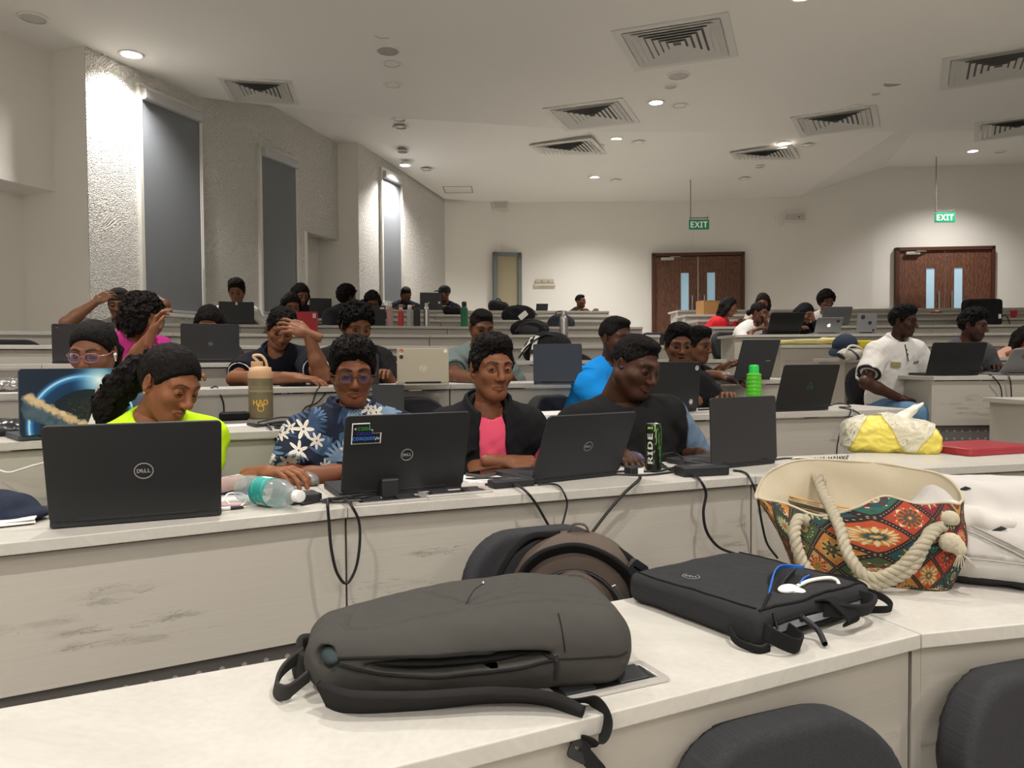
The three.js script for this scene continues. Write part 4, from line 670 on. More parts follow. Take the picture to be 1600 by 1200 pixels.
const dellLogo = (fx, fy, r, mat = silver) => (w, L) => [['emblem_ring', ringGeo(r, r * .1, .0009), mat, w * fx, L * fy], ['emblem_letters', text('D', r * .48), mat, w * fx - r * .52, L * fy], ['emblem_letters', text('E', r * .46).rotateZ(.5), mat, w * fx - r * .16, L * fy], ['emblem_letters', text('L', r * .48), mat, w * fx + r * .2, L * fy], ['emblem_letters', text('L', r * .48), mat, w * fx + r * .54, L * fy]];
const dark = 0x222325;
laptop({ k: 1, bl: [78, 818], br: [345, 797], top: 664, col: 0x212224, rough: .55, ratio: .66, label: 'largest black laptop, at the left of the second row, with a round white emblem', logo: dellLogo(.04, .5, .0195) });
// sticker with three words
const stickerShape = [[-.5, -.5], [.5, -.5], [.5, -.02], [.2, -.02], [.2, .16], [.08, .16], [.08, .5], [-.5, .5]];
const codeSticker = (w, L) => { const s = .075, h = .055, x = -w / 2 + .055, y = L - .047, z = .0011; const sc = (k, d) => extrude(stickerShape.map(([a, b]) => [a * s * k, b * h * k - (k < 1 ? 0 : 0)]), d, .001); const tx = (t, sz, c, dx, dy) => ['sticker_letters', text(t, sz, .0004).translate(0, 0, z + .0014), std(c, .5), x + dx, y + dy]; return [['sticker', sc(1, .0006), whiteInk, x, y], ['sticker_face', sc(.92, .0006).translate(0, 0, .0008), std(0x0b0d16, .5), x - .0004, y], tx('<', .009, 0xe8e8e8, -.030, .014), tx('CODE', .0092, 0x3d8a3a, -.007, .014), tx('CREATE', .0086, 0x2a2a8a, -.005, .0005), tx('CONQUER', .0088, 0x3a7bd0, -.006, -.014), tx('/>', .0085, 0xe8e8e8, .028, -.014)]; };
laptop({ k: 1, bl: [533, 773], br: [722, 758], top: 649, col: 0x232325, ratio: .64, label: 'dark laptop with a three-word code sticker on its lid corner', logo: (w, L) => [...dellLogo(0, .47, .0165)(w, L), ...codeSticker(w, L)] });
laptop({ k: 1, bl: [832, 750], br: [966, 736], top: 649, col: 0x25272c, ratio: .64, label: 'dark blue-black laptop between the pink t-shirt man and the drinks can', logo: dellLogo(.03, .48, .0155, std(0x9a9a98, .4, { metalness: .5 })) });
laptop({ k: 1, bl: [1112, 728], br: [1213, 718], top: 619, col: 0x2b2b2c, ratio: .72, label: 'plain dark grey laptop right of the drinks can, in front of the smiling man', logo: (w, L) => [['hinge_foot', box(.03, .004, .003, [0, .004, 0]), MAT.black, -w * .3, 0], ['hinge_foot', box(.03, .004, .003, [0, .004, 0]), MAT.black, w * .3, 0]] });
// shuttle picture skin
const skinTex = canvasTex(1024, 640, (g, w, h) => {
  let s = 5; const q = () => { s = (s * 16807) % 2147483647; return s / 2147483647; };
  g.fillStyle = '#17263a'; g.fillRect(0, 0, w, h);
  const gr = g.createRadialGradient(560, 560, 120, 560, 560, 520); gr.addColorStop(0, '#0e1a2c'); gr.addColorStop(.78, '#123a66'); gr.addColorStop(.86, '#2f8fd0'); gr.addColorStop(.9, '#d9f1fb'); gr.addColorStop(.94, '#2a7cc4'); gr.addColorStop(1, '#152338'); g.fillStyle = gr; g.fillRect(0, 0, w, h);
  const g2 = g.createRadialGradient(700, 120, 10, 700, 120, 260); g2.addColorStop(0, 'rgba(240,250,255,1)'); g2.addColorStop(.4, 'rgba(150,215,250,.75)'); g2.addColorStop(1, 'rgba(40,110,180,0)'); g.fillStyle = g2; g.fillRect(0, 0, w, h);
  g.fillStyle = '#101c2e'; g.beginPath(); g.arc(600, 640, 430, 0, 7); g.fill();
  for (let i = 0; i < 260; i++) { g.fillStyle = `rgba(${220 + 30 * q() | 0},${120 + 60 * q() | 0},60,${.3 + .6 * q()})`; g.beginPath(); g.arc(420 + 420 * q(), 300 + 240 * q(), 1 + 2.2 * q(), 0, 7); g.fill(); }
  for (let i = 0; i < 900; i++) { const t = q(), x = 60 + 560 * t + 60 * (q() - .5), y = 250 + 330 * t + 190 * q() * (1 - .2 * t), r = 8 + 26 * q(), l = q(); g.fillStyle = y - 250 - 330 * t < 55 ? `rgba(${200 + 40 * l | 0},${170 + 40 * l | 0},${130 + 40 * l | 0},.5)` : `rgba(${50 + 40 * l | 0},${74 + 30 * l | 0},${90 + 30 * l | 0},.5)`; g.beginPath(); g.arc(x, y, r, 0, 7); g.fill(); }
  g.fillStyle = '#f2f2f0'; g.beginPath(); g.moveTo(655, 390); g.lineTo(720, 390); g.lineTo(760, 640); g.lineTo(560, 640); g.closePath(); g.fill();
  g.fillStyle = '#b9bcc0'; g.beginPath(); g.moveTo(690, 170); g.quadraticCurveTo(725, 210, 722, 300); g.lineTo(735, 395); g.lineTo(650, 395); g.lineTo(660, 300); g.quadraticCurveTo(660, 210, 690, 170); g.fill();
  g.fillStyle = '#6d747c'; g.fillRect(668, 250, 8, 140); g.fillRect(706, 250, 8, 140); g.fillStyle = '#c8924e'; g.fillRect(684, 200, 14, 190);
});
{
  const l = laptop({ k: 2, bl: [31, 683], br: [208, 672], top: 571, col: 0x3a4148, ratio: .63, label: 'laptop with a space shuttle and earth picture over its whole lid' });
  const lid = l.children.find(c => c.name === 'lid'); lid.geometry.computeBoundingBox(); const b = lid.geometry.boundingBox, w = b.max.x - b.min.x, h = b.max.y - b.min.y;
  const g = extrude(roundRect(w - .004, h - .004, .01), .0005); const P = g.attributes.position, U = g.attributes.uv; for (let i = 0; i < P.count; i++) U.setXY(i, P.getX(i) / w + .5, P.getY(i) / h + .5);
  const m = part('printed_skin', g, std(0xffffff, .4, { map: skinTex }), l); m.quaternion.copy(lid.quaternion); m.position.copy(lid.position).add(V(0, h / 2 - .001, .0027).applyQuaternion(lid.quaternion));
}
laptop({ k: 2, bl: [582, 650], br: [631, 650], top: 577, col: 0x2c2c2e, ratio: .95, label: 'black laptop turned sideways behind the floral shirt', lean: 0 });
const leafSticker = (w, L) => [['sticker', discGeo(.011), whiteInk, w * .42, L * .87], ['sticker', extrude([0, 1, 2, 3, 4, 5].map(i => [.013 * Math.cos(i * 1.047), .013 * Math.sin(i * 1.047)]), .0006), whiteInk, w * .34, L * .14], ['sticker_print', ringGeo(.009, .002).translate(0, 0, .0006), std(0x55585c, .5), w * .34, L * .14], ['sticker_print', text('f', .016, .0004).translate(0, 0, .0008), MAT.black, w * .42, L * .87]];
laptop({ k: 2, bl: [1012, 643], br: [1090, 638], top: 567, col: 0x1c1c1e, ratio: .64, label: 'black laptop with two white stickers in front of the open-mouthed man', logo: leafSticker });
const snake = (w, L) => [0, 1, 2].map(i => ['emblem', tube([0, 1, 2, 3, 4, 5, 6].map(t => { const a = i * 2.094 + t * .35, r = .004 + t * .0022; return [r * Math.cos(a), r * Math.sin(a) * 1.1, 0]; }), .0016, 24, 6), std(0x1f6a34, .5), w * .04, L * .5]);
laptop({ k: 2, bl: [1211, 639], br: [1296, 636], top: 571, col: 0x232322, ratio: .66, label: 'black laptop with a dark green emblem near the end of the third row', logo: snake });
// fourth row and farther
const hpLogo = (r, c, fx = 0, fy = .45) => (w, L) => [['emblem', ringGeo(r, r * .12), c, w * fx, L * fy], ['emblem_letters', text('hp', r * 1.1).applyMatrix4(new THREE.Matrix4().makeShear(0, 0, .25, 0, 0, 0)), c, w * fx, L * fy]];
const dotSticker = (c, fx, fy, r = .011) => (w, L) => [['sticker', discGeo(r), std(c, .5), w * fx, L * fy]];
const add = (...f) => (w, L) => f.flatMap(q => q(w, L));
laptop({ k: 4, bl: [82, 567], br: [180, 566], top: 505, col: 0x1d1d1f, ratio: .66, label: 'black laptop behind the girl with glasses, left of the magenta t-shirt', logo: (w, L) => [['emblem', box(.012, .005, .0008), std(0x9b2a26, .5), -w * .42, L * .9]] });
laptop({ k: 4, bl: [283, 566], br: [374, 565], top: 505, col: 0x1f1f21, ratio: .66, label: 'black laptop with a small round emblem, in front of the bowed long-haired girl', logo: hpLogo(.012, std(0x6b6d70, .4)) });
laptop({ k: 3, bl: [621, 599], br: [701, 598], top: 532, col: 0xb9b09c, metal: .35, rough: .42, ratio: .66, label: 'champagne coloured laptop with round emblem and corner stickers', logo: add(hpLogo(.017, std(0xd9d5cc, .3, { metalness: .4 }), 0, .42), dotSticker(0xc65a2e, -.42, .93), dotSticker(0xe6dcc8, -.42, .88, .009), dotSticker(0x24302a, -.42, .76, .010), dotSticker(0xe9e7e2, .44, .93, .009)) });
laptop({ k: 3, bl: [834, 597], br: [909, 597], top: 528, col: 0x2b3340, ratio: .76, label: 'plain slate blue laptop left of the bright blue t-shirt' });
laptop({ k: 3, bl: [1147, 591], br: [1204, 590], top: 532, col: 0x2f3134, ratio: .9, label: 'dark grey laptop behind the green water bottle', logo: (w, L) => [['emblem_letters', box(.03, .003, .0008), silver, w * .3, L * .45]] });
laptop({ k: 3, bl: [540, 602], br: [592, 601], top: 537, col: 0x222224, ratio: .9, label: 'black laptop right before the curly-haired man, mostly hidden' });
laptop({ k: 7, bl: [343, 504], br: [398, 504], top: 468, col: 0x1c1d1f, ratio: .64, label: 'black laptop with one small pale sticker at its top edge, under the wall man', logo: (w, L) => [['sticker', extrude(roundRect(.018, .026, .003), .0006), whiteInk, 0, L * .92]] });
laptop({ k: 5, bl: [150, 537], br: [205, 536], top: 486, col: 0x1d1d1f, ratio: .66, label: 'black laptop covered in a grid of small stickers, before the man with raised arms', logo: (w, L) => { const r = []; for (let i = 0; i < 3; i++) { r.push(['sticker', ringGeo(.012, .004), whiteInk, -w * .38 + i * .004, L * (.84 - i * .2)]); r.push(['sticker', extrude(roundRect(.09, .02, .002), .0006), std([0x5c3434, 0x8c7a4a, 0x39424e][i], .5), -w * .1, L * (.84 - i * .2)]); } return r; } });
laptop({ k: 6, bl: [452, 521], br: [497, 520], top: 478, col: 0x9b1c26, rough: .35, ratio: .74, label: 'red laptop with a white letter sticker in its corner', logo: (w, L) => [['sticker', extrude(roundRect(.024, .036, .002), .0006), whiteInk, w * .38, L * .82], ['sticker_letters', text('S', .022, .0004).translate(0, 0, .0007), std(0x9b1c26, .5), w * .38, L * .82]] });
laptop({ k: 8, bl: [485, 497], br: [519, 497], top: 461, col: 0x17181a, ratio: .9, label: 'far black laptop right of the straight-haired person under the second blind' });
laptop({ k: 7, bl: [566, 508], br: [603, 508], top: 474, col: 0x1b1c1f, ratio: .8, label: 'far black laptop with a pale corner mark, left of the row of bottles', logo: (w, L) => [['sticker', box(.045, .018, .0006), whiteInk, w * .36, L * .88]] });
laptop({ k: 10, bl: [657, 483], br: [691, 483], top: 456, col: 0x3a3a3d, ratio: .76, label: 'dark grey laptop with two pale marks in the last row, before the cap wearer', logo: add(dotSticker(0xb5b5b2, -.1, .4, .012), dotSticker(0xd8d8d6, .38, .42, .016)) });
laptop({ k: 10, bl: [838, 486], br: [856, 486], top: 475, col: 0x1d1e22, ratio: .58, label: 'tiny black screen alone on the last row left of the lone man' });
const apple = (r, mt) => (w, L) => [['emblem', extrude(Array.from({ length: 28 }, (_, i) => { const a = i / 28 * 6.283, q = r * (1 - .13 * Math.abs(Math.sin(a)) ** 6 * (Math.sin(a) > 0 ? 1.2 : .6)) * (Math.abs(a - .1) < .42 ? .78 : 1); return [q * .92 * Math.cos(a), q * Math.sin(a)]; }), .0008), mt, 0, L * .5], ['emblem', extrude([[0, r * 1.0], [r * .16, r * 1.18], [r * .42, r * 1.5], [r * .3, r * 1.15]], .0008), mt, 0, L * .5]];
const glowWhite = new THREE.MeshStandardMaterial({ color: 0xffffff, emissive: 0xffffff, emissiveIntensity: .8 });
const alu = 0x96979a;
laptop({ k: 6, bl: [1198, 523], br: [1250, 523], top: 489, col: 0x151618, ratio: .72, label: 'black laptop between the girl with glasses and the black headscarf' });
laptop({ k: 6, bl: [1272, 522], br: [1312, 521], top: 497, col: alu, metal: .5, rough: .4, ratio: .66, label: 'silver laptop with a glowing white fruit emblem', logo: add(apple(.019, glowWhite), dotSticker(0x3a3a3d, .32, .78, .017)) });
laptop({ k: 7, bl: [1282, 509], br: [1326, 509], top: 480, col: 0x76777b, metal: .4, ratio: .68, label: 'mid grey laptop of the curly-haired person in white', logo: dotSticker(0x4a4a4d, 0, .3, .012) });
laptop({ k: 6, bl: [1338, 521], br: [1368, 520], top: 487, col: 0x8d8f92, metal: .5, rough: .4, ratio: 1.0, label: 'silver laptop turned aside with three dark stickers', lean: 8, logo: add(dotSticker(0x303135, -.22, .8, .022), dotSticker(0x222225, .16, .5, .018), dotSticker(0x2c2c2f, .36, .12, .012)) });
laptop({ k: 3, bl: [1447, 584], br: [1530, 584], top: 536, col: 0x17181a, ratio: .62, label: 'black laptop on the scuffed desk before the grey shirt man' });
laptop({ k: 3, bl: [1562, 588], br: [1640, 588], top: 546, col: alu, metal: .5, rough: .4, ratio: .66, label: 'silver laptop with a line-drawn sticker cut by the right edge', logo: (w, L) => [['sticker', ringGeo(.024, .003), MAT.black, -w * .2, L * .72], ['sticker', extrude([[0, .03], [.02, -.012], [-.02, -.012]], .0008), std(0x55565a, .5), -w * .2, L * .72]] });
// ---------------------------------------------------------------- chairs
const chairProto = (() => {
  const o = new THREE.Group();
  const pad = (w, h, t, r, yc) => nets((x, y, z) => { const yy = y - yc, bend = z - x * x * .5 + yy * .12, wx = w / 2 - (yy < 0 ? -yy * .16 : 0); const qx = Math.abs(x) - wx + r, qy = Math.abs(yy) - h / 2 + r; const d2 = Math.hypot(Math.max(qx, 0), Math.max(qy, 0)) + Math.min(Math.max(qx, qy), 0) - r; const dx = d2 + t * .5, dz = Math.abs(bend) - t * .5; return Math.min(Math.max(dx, dz), 0) + Math.hypot(Math.max(dx, 0), Math.max(dz, 0)) - t * .45; }, [-w / 2 - .03, yc - h / 2 - .03, -.06], [w / 2 + .03, yc + h / 2 + .03, .1], .009);
  part('backrest', pad(.42, .34, .036, .14, .63).translate(0, 0, -.235), MAT.chair, o);
  part('back_shell', pad(.405, .325, .014, .135, .63).translate(0, 0, -.262), MAT.rubber, o);
  part('seat', extrude(roundRect(.45, .43, .09, 8), .03, .018).rotateX(Math.PI / 2).translate(0, .412, 0), MAT.chair, o);
  part('back_bracket', [box(.05, .32, .012, [0, .5, -.252], [-.10, 0, 0]), box(.05, .012, .14, [0, .362, -.19])], MAT.black, o);
  for (const x of [-1, 1]) for (const z of [-1, 1]) part('leg', tube([[x * .17, .37, z * .16], [x * .2, .2, z * .19], [x * .21, .005, z * .2]], .012, 10, 10), MAT.black, o);
  return o;
})();
function chair(pos, turn, label, group) { const c = chairProto.clone(); c.name = numbered('chair'); c.position.copy(pos); c.rotation.y = turn; c.userData = { label, category: 'chair' }; if (group) c.userData.group = group; scene.add(c); return c; }
function rowChair(k, px, label, dr = .68, twist = 0) { const p = atR(px, 560, R0 + GAP * k + dr); p.y = floorY(k); return chair(p, Math.atan2(CX - p.x, CZ - p.z) + twist, label); }
for (const r of people) { const p = r.root.position.clone(), t = r.root.rotation.y; chair(p.add(V(Math.sin(t), 0, Math.cos(t)).multiplyScalar(.03)), t, 'black padded chair of the ' + r.root.userData.label.replace(/^(young |lone |smiling )?/, '').split(' ').slice(0, 9).join(' ')); }
const backAt = (k, px, label, gap = .05) => { const p = atR(px, 560, R0 + GAP * (k + 1) - gap), t = Math.atan2(CX - p.x, CZ - p.z); p.add(V(Math.sin(t), 0, Math.cos(t)).multiplyScalar(.25)); p.y = floorY(k); return chair(p, t, label); };
backAt(-1, 1216, 'black padded chair at the bottom edge, left of the two nearest');
backAt(-1, 1612, 'black padded chair in the bottom right corner');
backAt(0, 838, 'black padded chair carrying the brown and black backpack', .16);
rowChair(5, 18, 'empty black chair at the left edge under the smooth wall', .6);
rowChair(2, 655, 'empty black chair behind the sideways black laptop', .7);
rowChair(6, 983, 'empty black chair left of a pair far behind the smiling man', .7);
rowChair(6, 1034, 'empty black chair right of a pair far behind the smiling man', .7);
rowChair(4, 470, 'empty black chair behind the navy polo man', .7);
rowChair(4, 600, 'empty black chair left behind the champagne laptop', .7);
rowChair(4, 905, 'empty black chair behind the slate blue laptop', .7);
// ---------------------------------------------------------------- bags in the foreground
const weave = dataTex(256, 256, (u, v, i, j) => { const n = 128 + 46 * (((i >> 1) + (j >> 1)) % 2 ? 1 : -1) + 40 * tn(u, v, 120, 3); return [n, n, n]; }, false, 22, 22);
const fabric = (c, r = .85, o = {}) => phys(c, r, { sheen: .05, sheenRoughness: .7, specularIntensity: .5, bumpMap: weave, bumpScale: .0008, ...o });
// ribbon of width w and thickness t through points; side gives the width direction at each point
function ribbon(pts, w, t, side, seg = 40) {
  const c = new THREE.CatmullRomCurve3(pts.map(p => V(...A3(p))), false, 'centripetal'), pos = [], idx = [], uv = [], n = seg;
  const S = Array.isArray(side[0]) ? side : pts.map(() => side), sc = new THREE.CatmullRomCurve3(S.map(p => V(...p)), false, 'centripetal');
  const prof = [[-.5, -.3], [-.42, -.5], [.42, -.5], [.5, -.3], [.5, .3], [.42, .5], [-.42, .5], [-.5, .3]], m = prof.length;
  for (let i = 0; i <= n; i++) { const u = i / n, p = c.getPoint(u), T = c.getTangent(u), s = sc.getPoint(u); s.addScaledVector(T, -s.dot(T)).normalize(); const N = T.clone().cross(s); for (const [a, b] of prof) { const q = p.clone().addScaledVector(s, a * w).addScaledVector(N, b * t); pos.push(q.x, q.y, q.z); uv.push(u * n * .02, a * w); } }
  for (let i = 0; i < n; i++) for (let j = 0; j < m; j++) { const a = i * m + j, b = i * m + (j + 1) % m; idx.push(a, a + m, b, b, a + m, b + m); }
  for (let j = 1; j < m - 1; j++) { idx.push(0, j, j + 1); const e = n * m; idx.push(e, e + j + 1, e + j); }
  const g = new THREE.BufferGeometry(); g.setAttribute('position', new THREE.Float32BufferAttribute(pos, 3)); g.setAttribute('uv', new THREE.Float32BufferAttribute(uv, 2)); g.setIndex(idx); g.computeVertexNormals(); return g;
}
const rbox = (x, y, z, hx, hy, hz, r) => { const qx = Math.abs(x) - hx + r, qy = Math.abs(y) - hy + r, qz = Math.abs(z) - hz + r; return Math.hypot(Math.max(qx, 0), Math.max(qy, 0), Math.max(qz, 0)) + Math.min(Math.max(qx, qy, qz), 0) - r; };
const march = (f, o, d, L = .6) => { let t = 0; for (let i = 0; i < 120 && t < L; i++) { const e = f(o.x + d.x * t, o.y + d.y * t, o.z + d.z * t); if (e < .0004) break; t += Math.max(.0004, e * .6); } return o.clone().addScaledVector(d, t); };
const seam = (f, pts, from, r, lift = 0) => tube(pts.map(p => { const d = V(...from(p)); return march(f, V(...p), d).addScaledVector(d, -lift); }), r, pts.length * 6, 6);
const dense = (pts, n = 6) => { const c = new THREE.CatmullRomCurve3(pts.map(p => V(...p)), false, 'centripetal'); return c.getPoints(pts.length * n).map(p => [p.x, p.y, p.z]); };
const ell2 = (c, r, q) => { const g = new THREE.SphereGeometry(1, 28, 16).scale(...r); if (q) g.applyQuaternion(q); return g.translate(...c); };
// ---- big grey backpack lying on the nearest desk: local x to its bottom end, z towards the camera
{
  const o = thing('backpack', 'big charcoal grey backpack lying on the nearest desk', 'backpack', [-.068, DESK, -1.165], .175); o.scale.set(.9, .95, .93);
  const body = (x, y, z) => {
    const t = clamp01((x + .27) / .2), hw = .075 + .058 * Math.sin(t * Math.PI / 2) - .03 * clamp01((x - .2) / .08) ** 2, hh = .040 + .022 * Math.sin(clamp01((x + .27) / .4) * Math.PI / 2) - .008 * clamp01((x - .12) / .15);
    const yy = y - hh - .002; return rbox(x + .005, yy, z + (.02 * (1 - t)), .265, hh, hw, Math.min(.05, hh * .95)) + .004 * N3(x * 12, y * 16, z * 12) + .0015 * N3(x * 40, y * 30, z * 40) - .006 * Math.exp(-(((x - .06) / .16) ** 2) - ((z + .0) / .1) ** 2);
  };
  const mouth = cut(ell([-.04, .062, .125], [.155, .0115, .05], .008, new THREE.Quaternion().setFromEuler(new THREE.Euler(0, .0, .035)))), mouth2 = cut(ell([-.232, .062, .062], [.02, .013, .045], .008, new THREE.Quaternion().setFromEuler(new THREE.Euler(.3, -.9, 0))));
  const grooves = [dense([[-.2, .3, -.03], [-.205, .3, .02], [-.18, .3, .052], [-.1, .3, .066], [0, .3, .07], [.12, .3, .074], [.23, .3, .07]]), dense([[-.075, .3, -.06], [-.045, .3, -.01], [-.01, .3, .044]]), dense([[-.02, .3, .052], [.1, .3, .04], [.22, .3, .045], [.245, .3, .078]])];
  const f0 = field([{ k: 0, f: body }, mouth, mouth2]);
  const gcap = []; for (const g of grooves) { const q = g.map(p => march(body, V(...p), V(0, -1, 0))); for (let i = 2; i < q.length; i += 2) gcap.push(cut(cap(q[i - 2], q[i], .0022, .0022, .005))); }
  const fa = field([{ k: 0, f: body }, mouth, mouth2, ...gcap]);
  const mt = fabric(0x45433f, .9), dk = fabric(0x232322, .9);
  part('shell', nets(fa, [-.31, -.01, -.2], [.3, .17, .2], .0042), mt, o);
  part('lining', nets(field([ell([-.222, .062, .05], [.02, .012, .04], .01)]), [-.28, .03, 0], [-.16, .1, .12], .005), std(0x1a2a2b, .8), o);
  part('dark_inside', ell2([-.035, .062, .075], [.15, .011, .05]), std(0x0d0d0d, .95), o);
  const lip = (y0, amp) => dense([[-.215, y0 + amp * .2, .3], [-.15, y0 + amp * .8, .3], [-.04, y0 + amp, .3], [.06, y0 + amp * .7, .3], [.115, y0, .3]]);
  part('zip', [seam(f0, lip(.062, .014), () => [0, 0, -1], .0026, .001), seam(f0, lip(.060, -.013), () => [0, 0, -1], .0026, .001)], dk, o);
  part('zip', seam(f0, dense([[.115, .061, .3], [.18, .058, .3], [.24, .055, .3]]), () => [0, 0, -1], .0015, .0004), dk, o);
  part('side_seam', seam(f0, dense([[.128, .12, .3], [.13, .09, .3], [.132, .07, .3]]), p => [0, 0, -1], .0011, .0003), dk, o);
  part('zip_pull', [box(.006, .034, .003, [.118, .044, .137], [.15, 0, 0], .001), box(.009, .012, .006, [.117, .062, .134], [0, 0, 0], .002)], MAT.black, o);
  part('zip_pull', tube([march(body, V(-.01, .3, .044), V(0, -1, 0)).toArray(), [.004, .140, .034], [.02, .147, .026]], .0013, 12, 6), MAT.black, o);
  part('zip_tip', sph(.003, [.021, .1475, .025]), MAT.steel, o);
  part('shoulder_strap', ribbon([[-.235, .022, .1], [-.2, .020, .128], [-.1, .018, .142], [.02, .02, .148], [.1, .014, .165], [.145, -.004, .190]], .05, .013, [[0, .8, .6], [0, .8, .6], [0, .7, .7], [0, .6, .8], [.2, .5, .85], [.35, .5, .8]], 50), fabric(0x2b2a29, .92), o);
  part('strap_loop', ribbon([[.13, .012, .172], [.165, .012, .178], [.178, -.01, .2], [.165, -.032, .21], [.14, -.03, .2]], .034, .003, [.3, .55, .8], 30), dk, o);
  part('buckle', extrude(roundRect(.03, .03, .005), .004, .001, [roundRect(.02, .006, .001)]).applyMatrix4(M4([.135, -.042, .203], [-.3, .2, -.5])), MAT.black, o);
  part('webbing', ribbon([[.135, -.04, .205], [.152, -.058, .212], [.165, -.075, .212], [.166, -.12, .212], [.168, -.2, .21]], .022, .0025, [1, .1, .2], 30), dk, o);
  part('top_handle', ribbon([[-.262, .03, .05], [-.292, .018, .072], [-.312, .012, .045], [-.308, .022, .0], [-.275, .04, -.025]], .024, .006, [.25, 1, .3], 40), fabric(0x3a3937), o);
  part('top_loop', ribbon([[-.25, .03, -.06], [-.285, .035, -.05], [-.28, .02, -.015], [-.25, .02, -.01]], .05, .012, [.2, 1, .2], 24), fabric(0x33322f), o);
}
// ---- slim laptop bag with blue trimmed pocket
{
  const at = [.448, DESK, -1.460];
  const o = thing('laptop_bag', 'flat black laptop bag with a blue trimmed pocket', 'bag', at, .60); o.scale.x = .88;
  // local x along its long side, z towards the camera: zips and handle on the z side
  const body = (x, y, z) => { const hh = .029 - .004 * clamp01((x - .02) / .16); return rbox(x, y - hh - .003, z, .188, hh, .158, .02) + .0035 * N3(x * 14 + 3, y * 10, z * 14) - .007 * Math.exp(-(((x - .06) / .09) ** 2) - ((z - .06) / .07) ** 2) + .0012 * N3(x * 40, y * 30, z * 26); };
  const pq = new THREE.Quaternion().setFromEuler(new THREE.Euler(0, .40, 0));
  const pocket = cut(ell([.052, .064, .062], [.118, .022, .036], .006, pq));
  const f = field([{ k: 0, f: body }, pocket]);
  const mt = fabric(0x2d2d2f, .88), dk = fabric(0x1a1a1b, .9), grey = std(0x8a8d92, .6);
  part('shell', nets(f, [-.22, -.01, -.19], [.22, .1, .19], .0042), mt, o);
  const top = () => [0, -1, 0], front = () => [0, 0, -1], left = () => [1, 0, 0];
  const blue = std(0x1f62b8, .6);
  const lipT = (pts, w) => ribbon(pts.map(([x, y, z]) => march(body, V(x, y, z), V(0, -1, 0)).add(V(0, .001, 0)).toArray()), w, .003, [.3, 1, .3], 60);
  part('pocket_trim', [lipT(dense([[-.085, .3, .105], [-.02, .3, .068], [.05, .3, .030], [.1, .3, .008], [.14, .3, .004], [.168, .3, .02]]), .011), lipT(dense([[.008, .3, .108], [.035, .3, .098], [.075, .3, .088]]), .010)], blue, o);
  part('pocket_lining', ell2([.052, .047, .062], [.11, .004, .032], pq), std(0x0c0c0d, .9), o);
  part('pocket_divider', ribbon([[-.03, .056, .09], [.04, .058, .06], [.12, .057, .03]], .018, .002, [.2, 1, .3], 24), std(0x2b2f2f, .8), o);
  part('piping', [seam(body, dense([[-.175, .3, .147], [-.1, .3, .149], [0, .3, .149], [.1, .3, .147], [.17, .3, .14]]), top, .0024, .001), seam(body, dense([[-.174, .3, .14], [-.176, .3, 0], [-.174, .3, -.14]]), top, .0018, .0005), seam(body, dense([[.172, .3, .13], [.174, .3, 0], [.17, .3, -.14]]), top, .0018, .0005), seam(body, dense([[-.085, .3, .108], [-.13, .3, .13], [-.165, .3, .148]]), top, .0028, .001)], dk, o);
  part('zip', [seam(body, dense([[-.15, .036, .4], [-.05, .038, .4], [.06, .036, .4], [.17, .034, .4]]), front, .0036, .0015), seam(body, dense([[-.16, .014, .4], [-.05, .012, .4], [.06, .013, .4], [.17, .014, .4]]), front, .0036, .0015)], dk, o);
  part('open_zip_lining', ribbon([[-.15, .025, .157], [-.05, .026, .160], [.06, .024, .160], [.165, .025, .157]], .014, .002, [0, 1, .1], 30), grey, o);
  const ex = march(body, V(-.112, .3, -.052), V(0, -1, 0)).y;
  part('emblem', ringGeo(.0175, .0013, .0006).rotateX(-Math.PI / 2).translate(-.112, ex + .0004, -.052), std(0x8d8f92, .4), o);
  part('emblem_letters', text('DELL', .0078, .0005).rotateX(-Math.PI / 2).rotateY(-1.0).translate(-.112, ex + .0006, -.052), std(0x8d8f92, .4), o);
  part('carry_handle', ribbon([[.0, .035, .155], [.012, .040, .185], [.05, .036, .2], [.1, .034, .198], [.135, .036, .18], [.14, .035, .155]], .026, .008, [0, 1, .5], 50), fabric(0x242425), o);
  part('handle_band', ribbon([[-.005, .05, .15], [.008, .055, .176], [.02, .03, .205], [.03, .016, .196]], .03, .004, [1, 0, .2], 24), dk, o);
  part('strap_tab', ribbon([[-.175, .03, .156], [-.19, .03, .185], [-.16, .016, .205], [-.12, .014, .19], [-.11, .02, .16]], .026, .005, [.1, 1, .3], 30), dk, o);
  part('strap_tab', ribbon([[-.194, .02, .1], [-.215, .012, .13], [-.205, .006, .165], [-.18, .006, .17]], .012, .006, [.1, 1, .1], 24), dk, o);
  part('side_strap', ribbon([[.14, .012, .16], [.2, .012, .185], [.235, .018, .15], [.225, .024, .1], [.19, .02, .07]], .014, .003, [0, 1, .2], 40), dk, o);
  part('side_strap', ribbon([[.16, .03, .158], [.2, .036, .13], [.205, .04, .08], [.19, .035, .04]], .02, .003, [.2, 1, .2], 30), dk, o);
  part('zip_pull', [tube([[-.07, .036, .162], [-.06, .02, .185], [-.085, .008, .215]], .005, 14, 8), ringGeo(.007, .0018, .002).translate(-.07, .034, .162)], MAT.rubber, o);
  part('zip_pull', tube([[-.15, .055, .158], [-.15, .03, .166]], .0025, 8, 6), MAT.rubber, o);
  const c = thing('earphone', 'white earphone piece with a hooked stem in the pocket of the laptop bag', 'earphone', at, .60); c.scale.x = .88;
  part('stem', tube([[.0, .064, .108], [.05, .068, .108], [.105, .066, .118], [.113, .062, .124], [.110, .056, .130]], .0036, 30, 8), MAT.cableW, c);
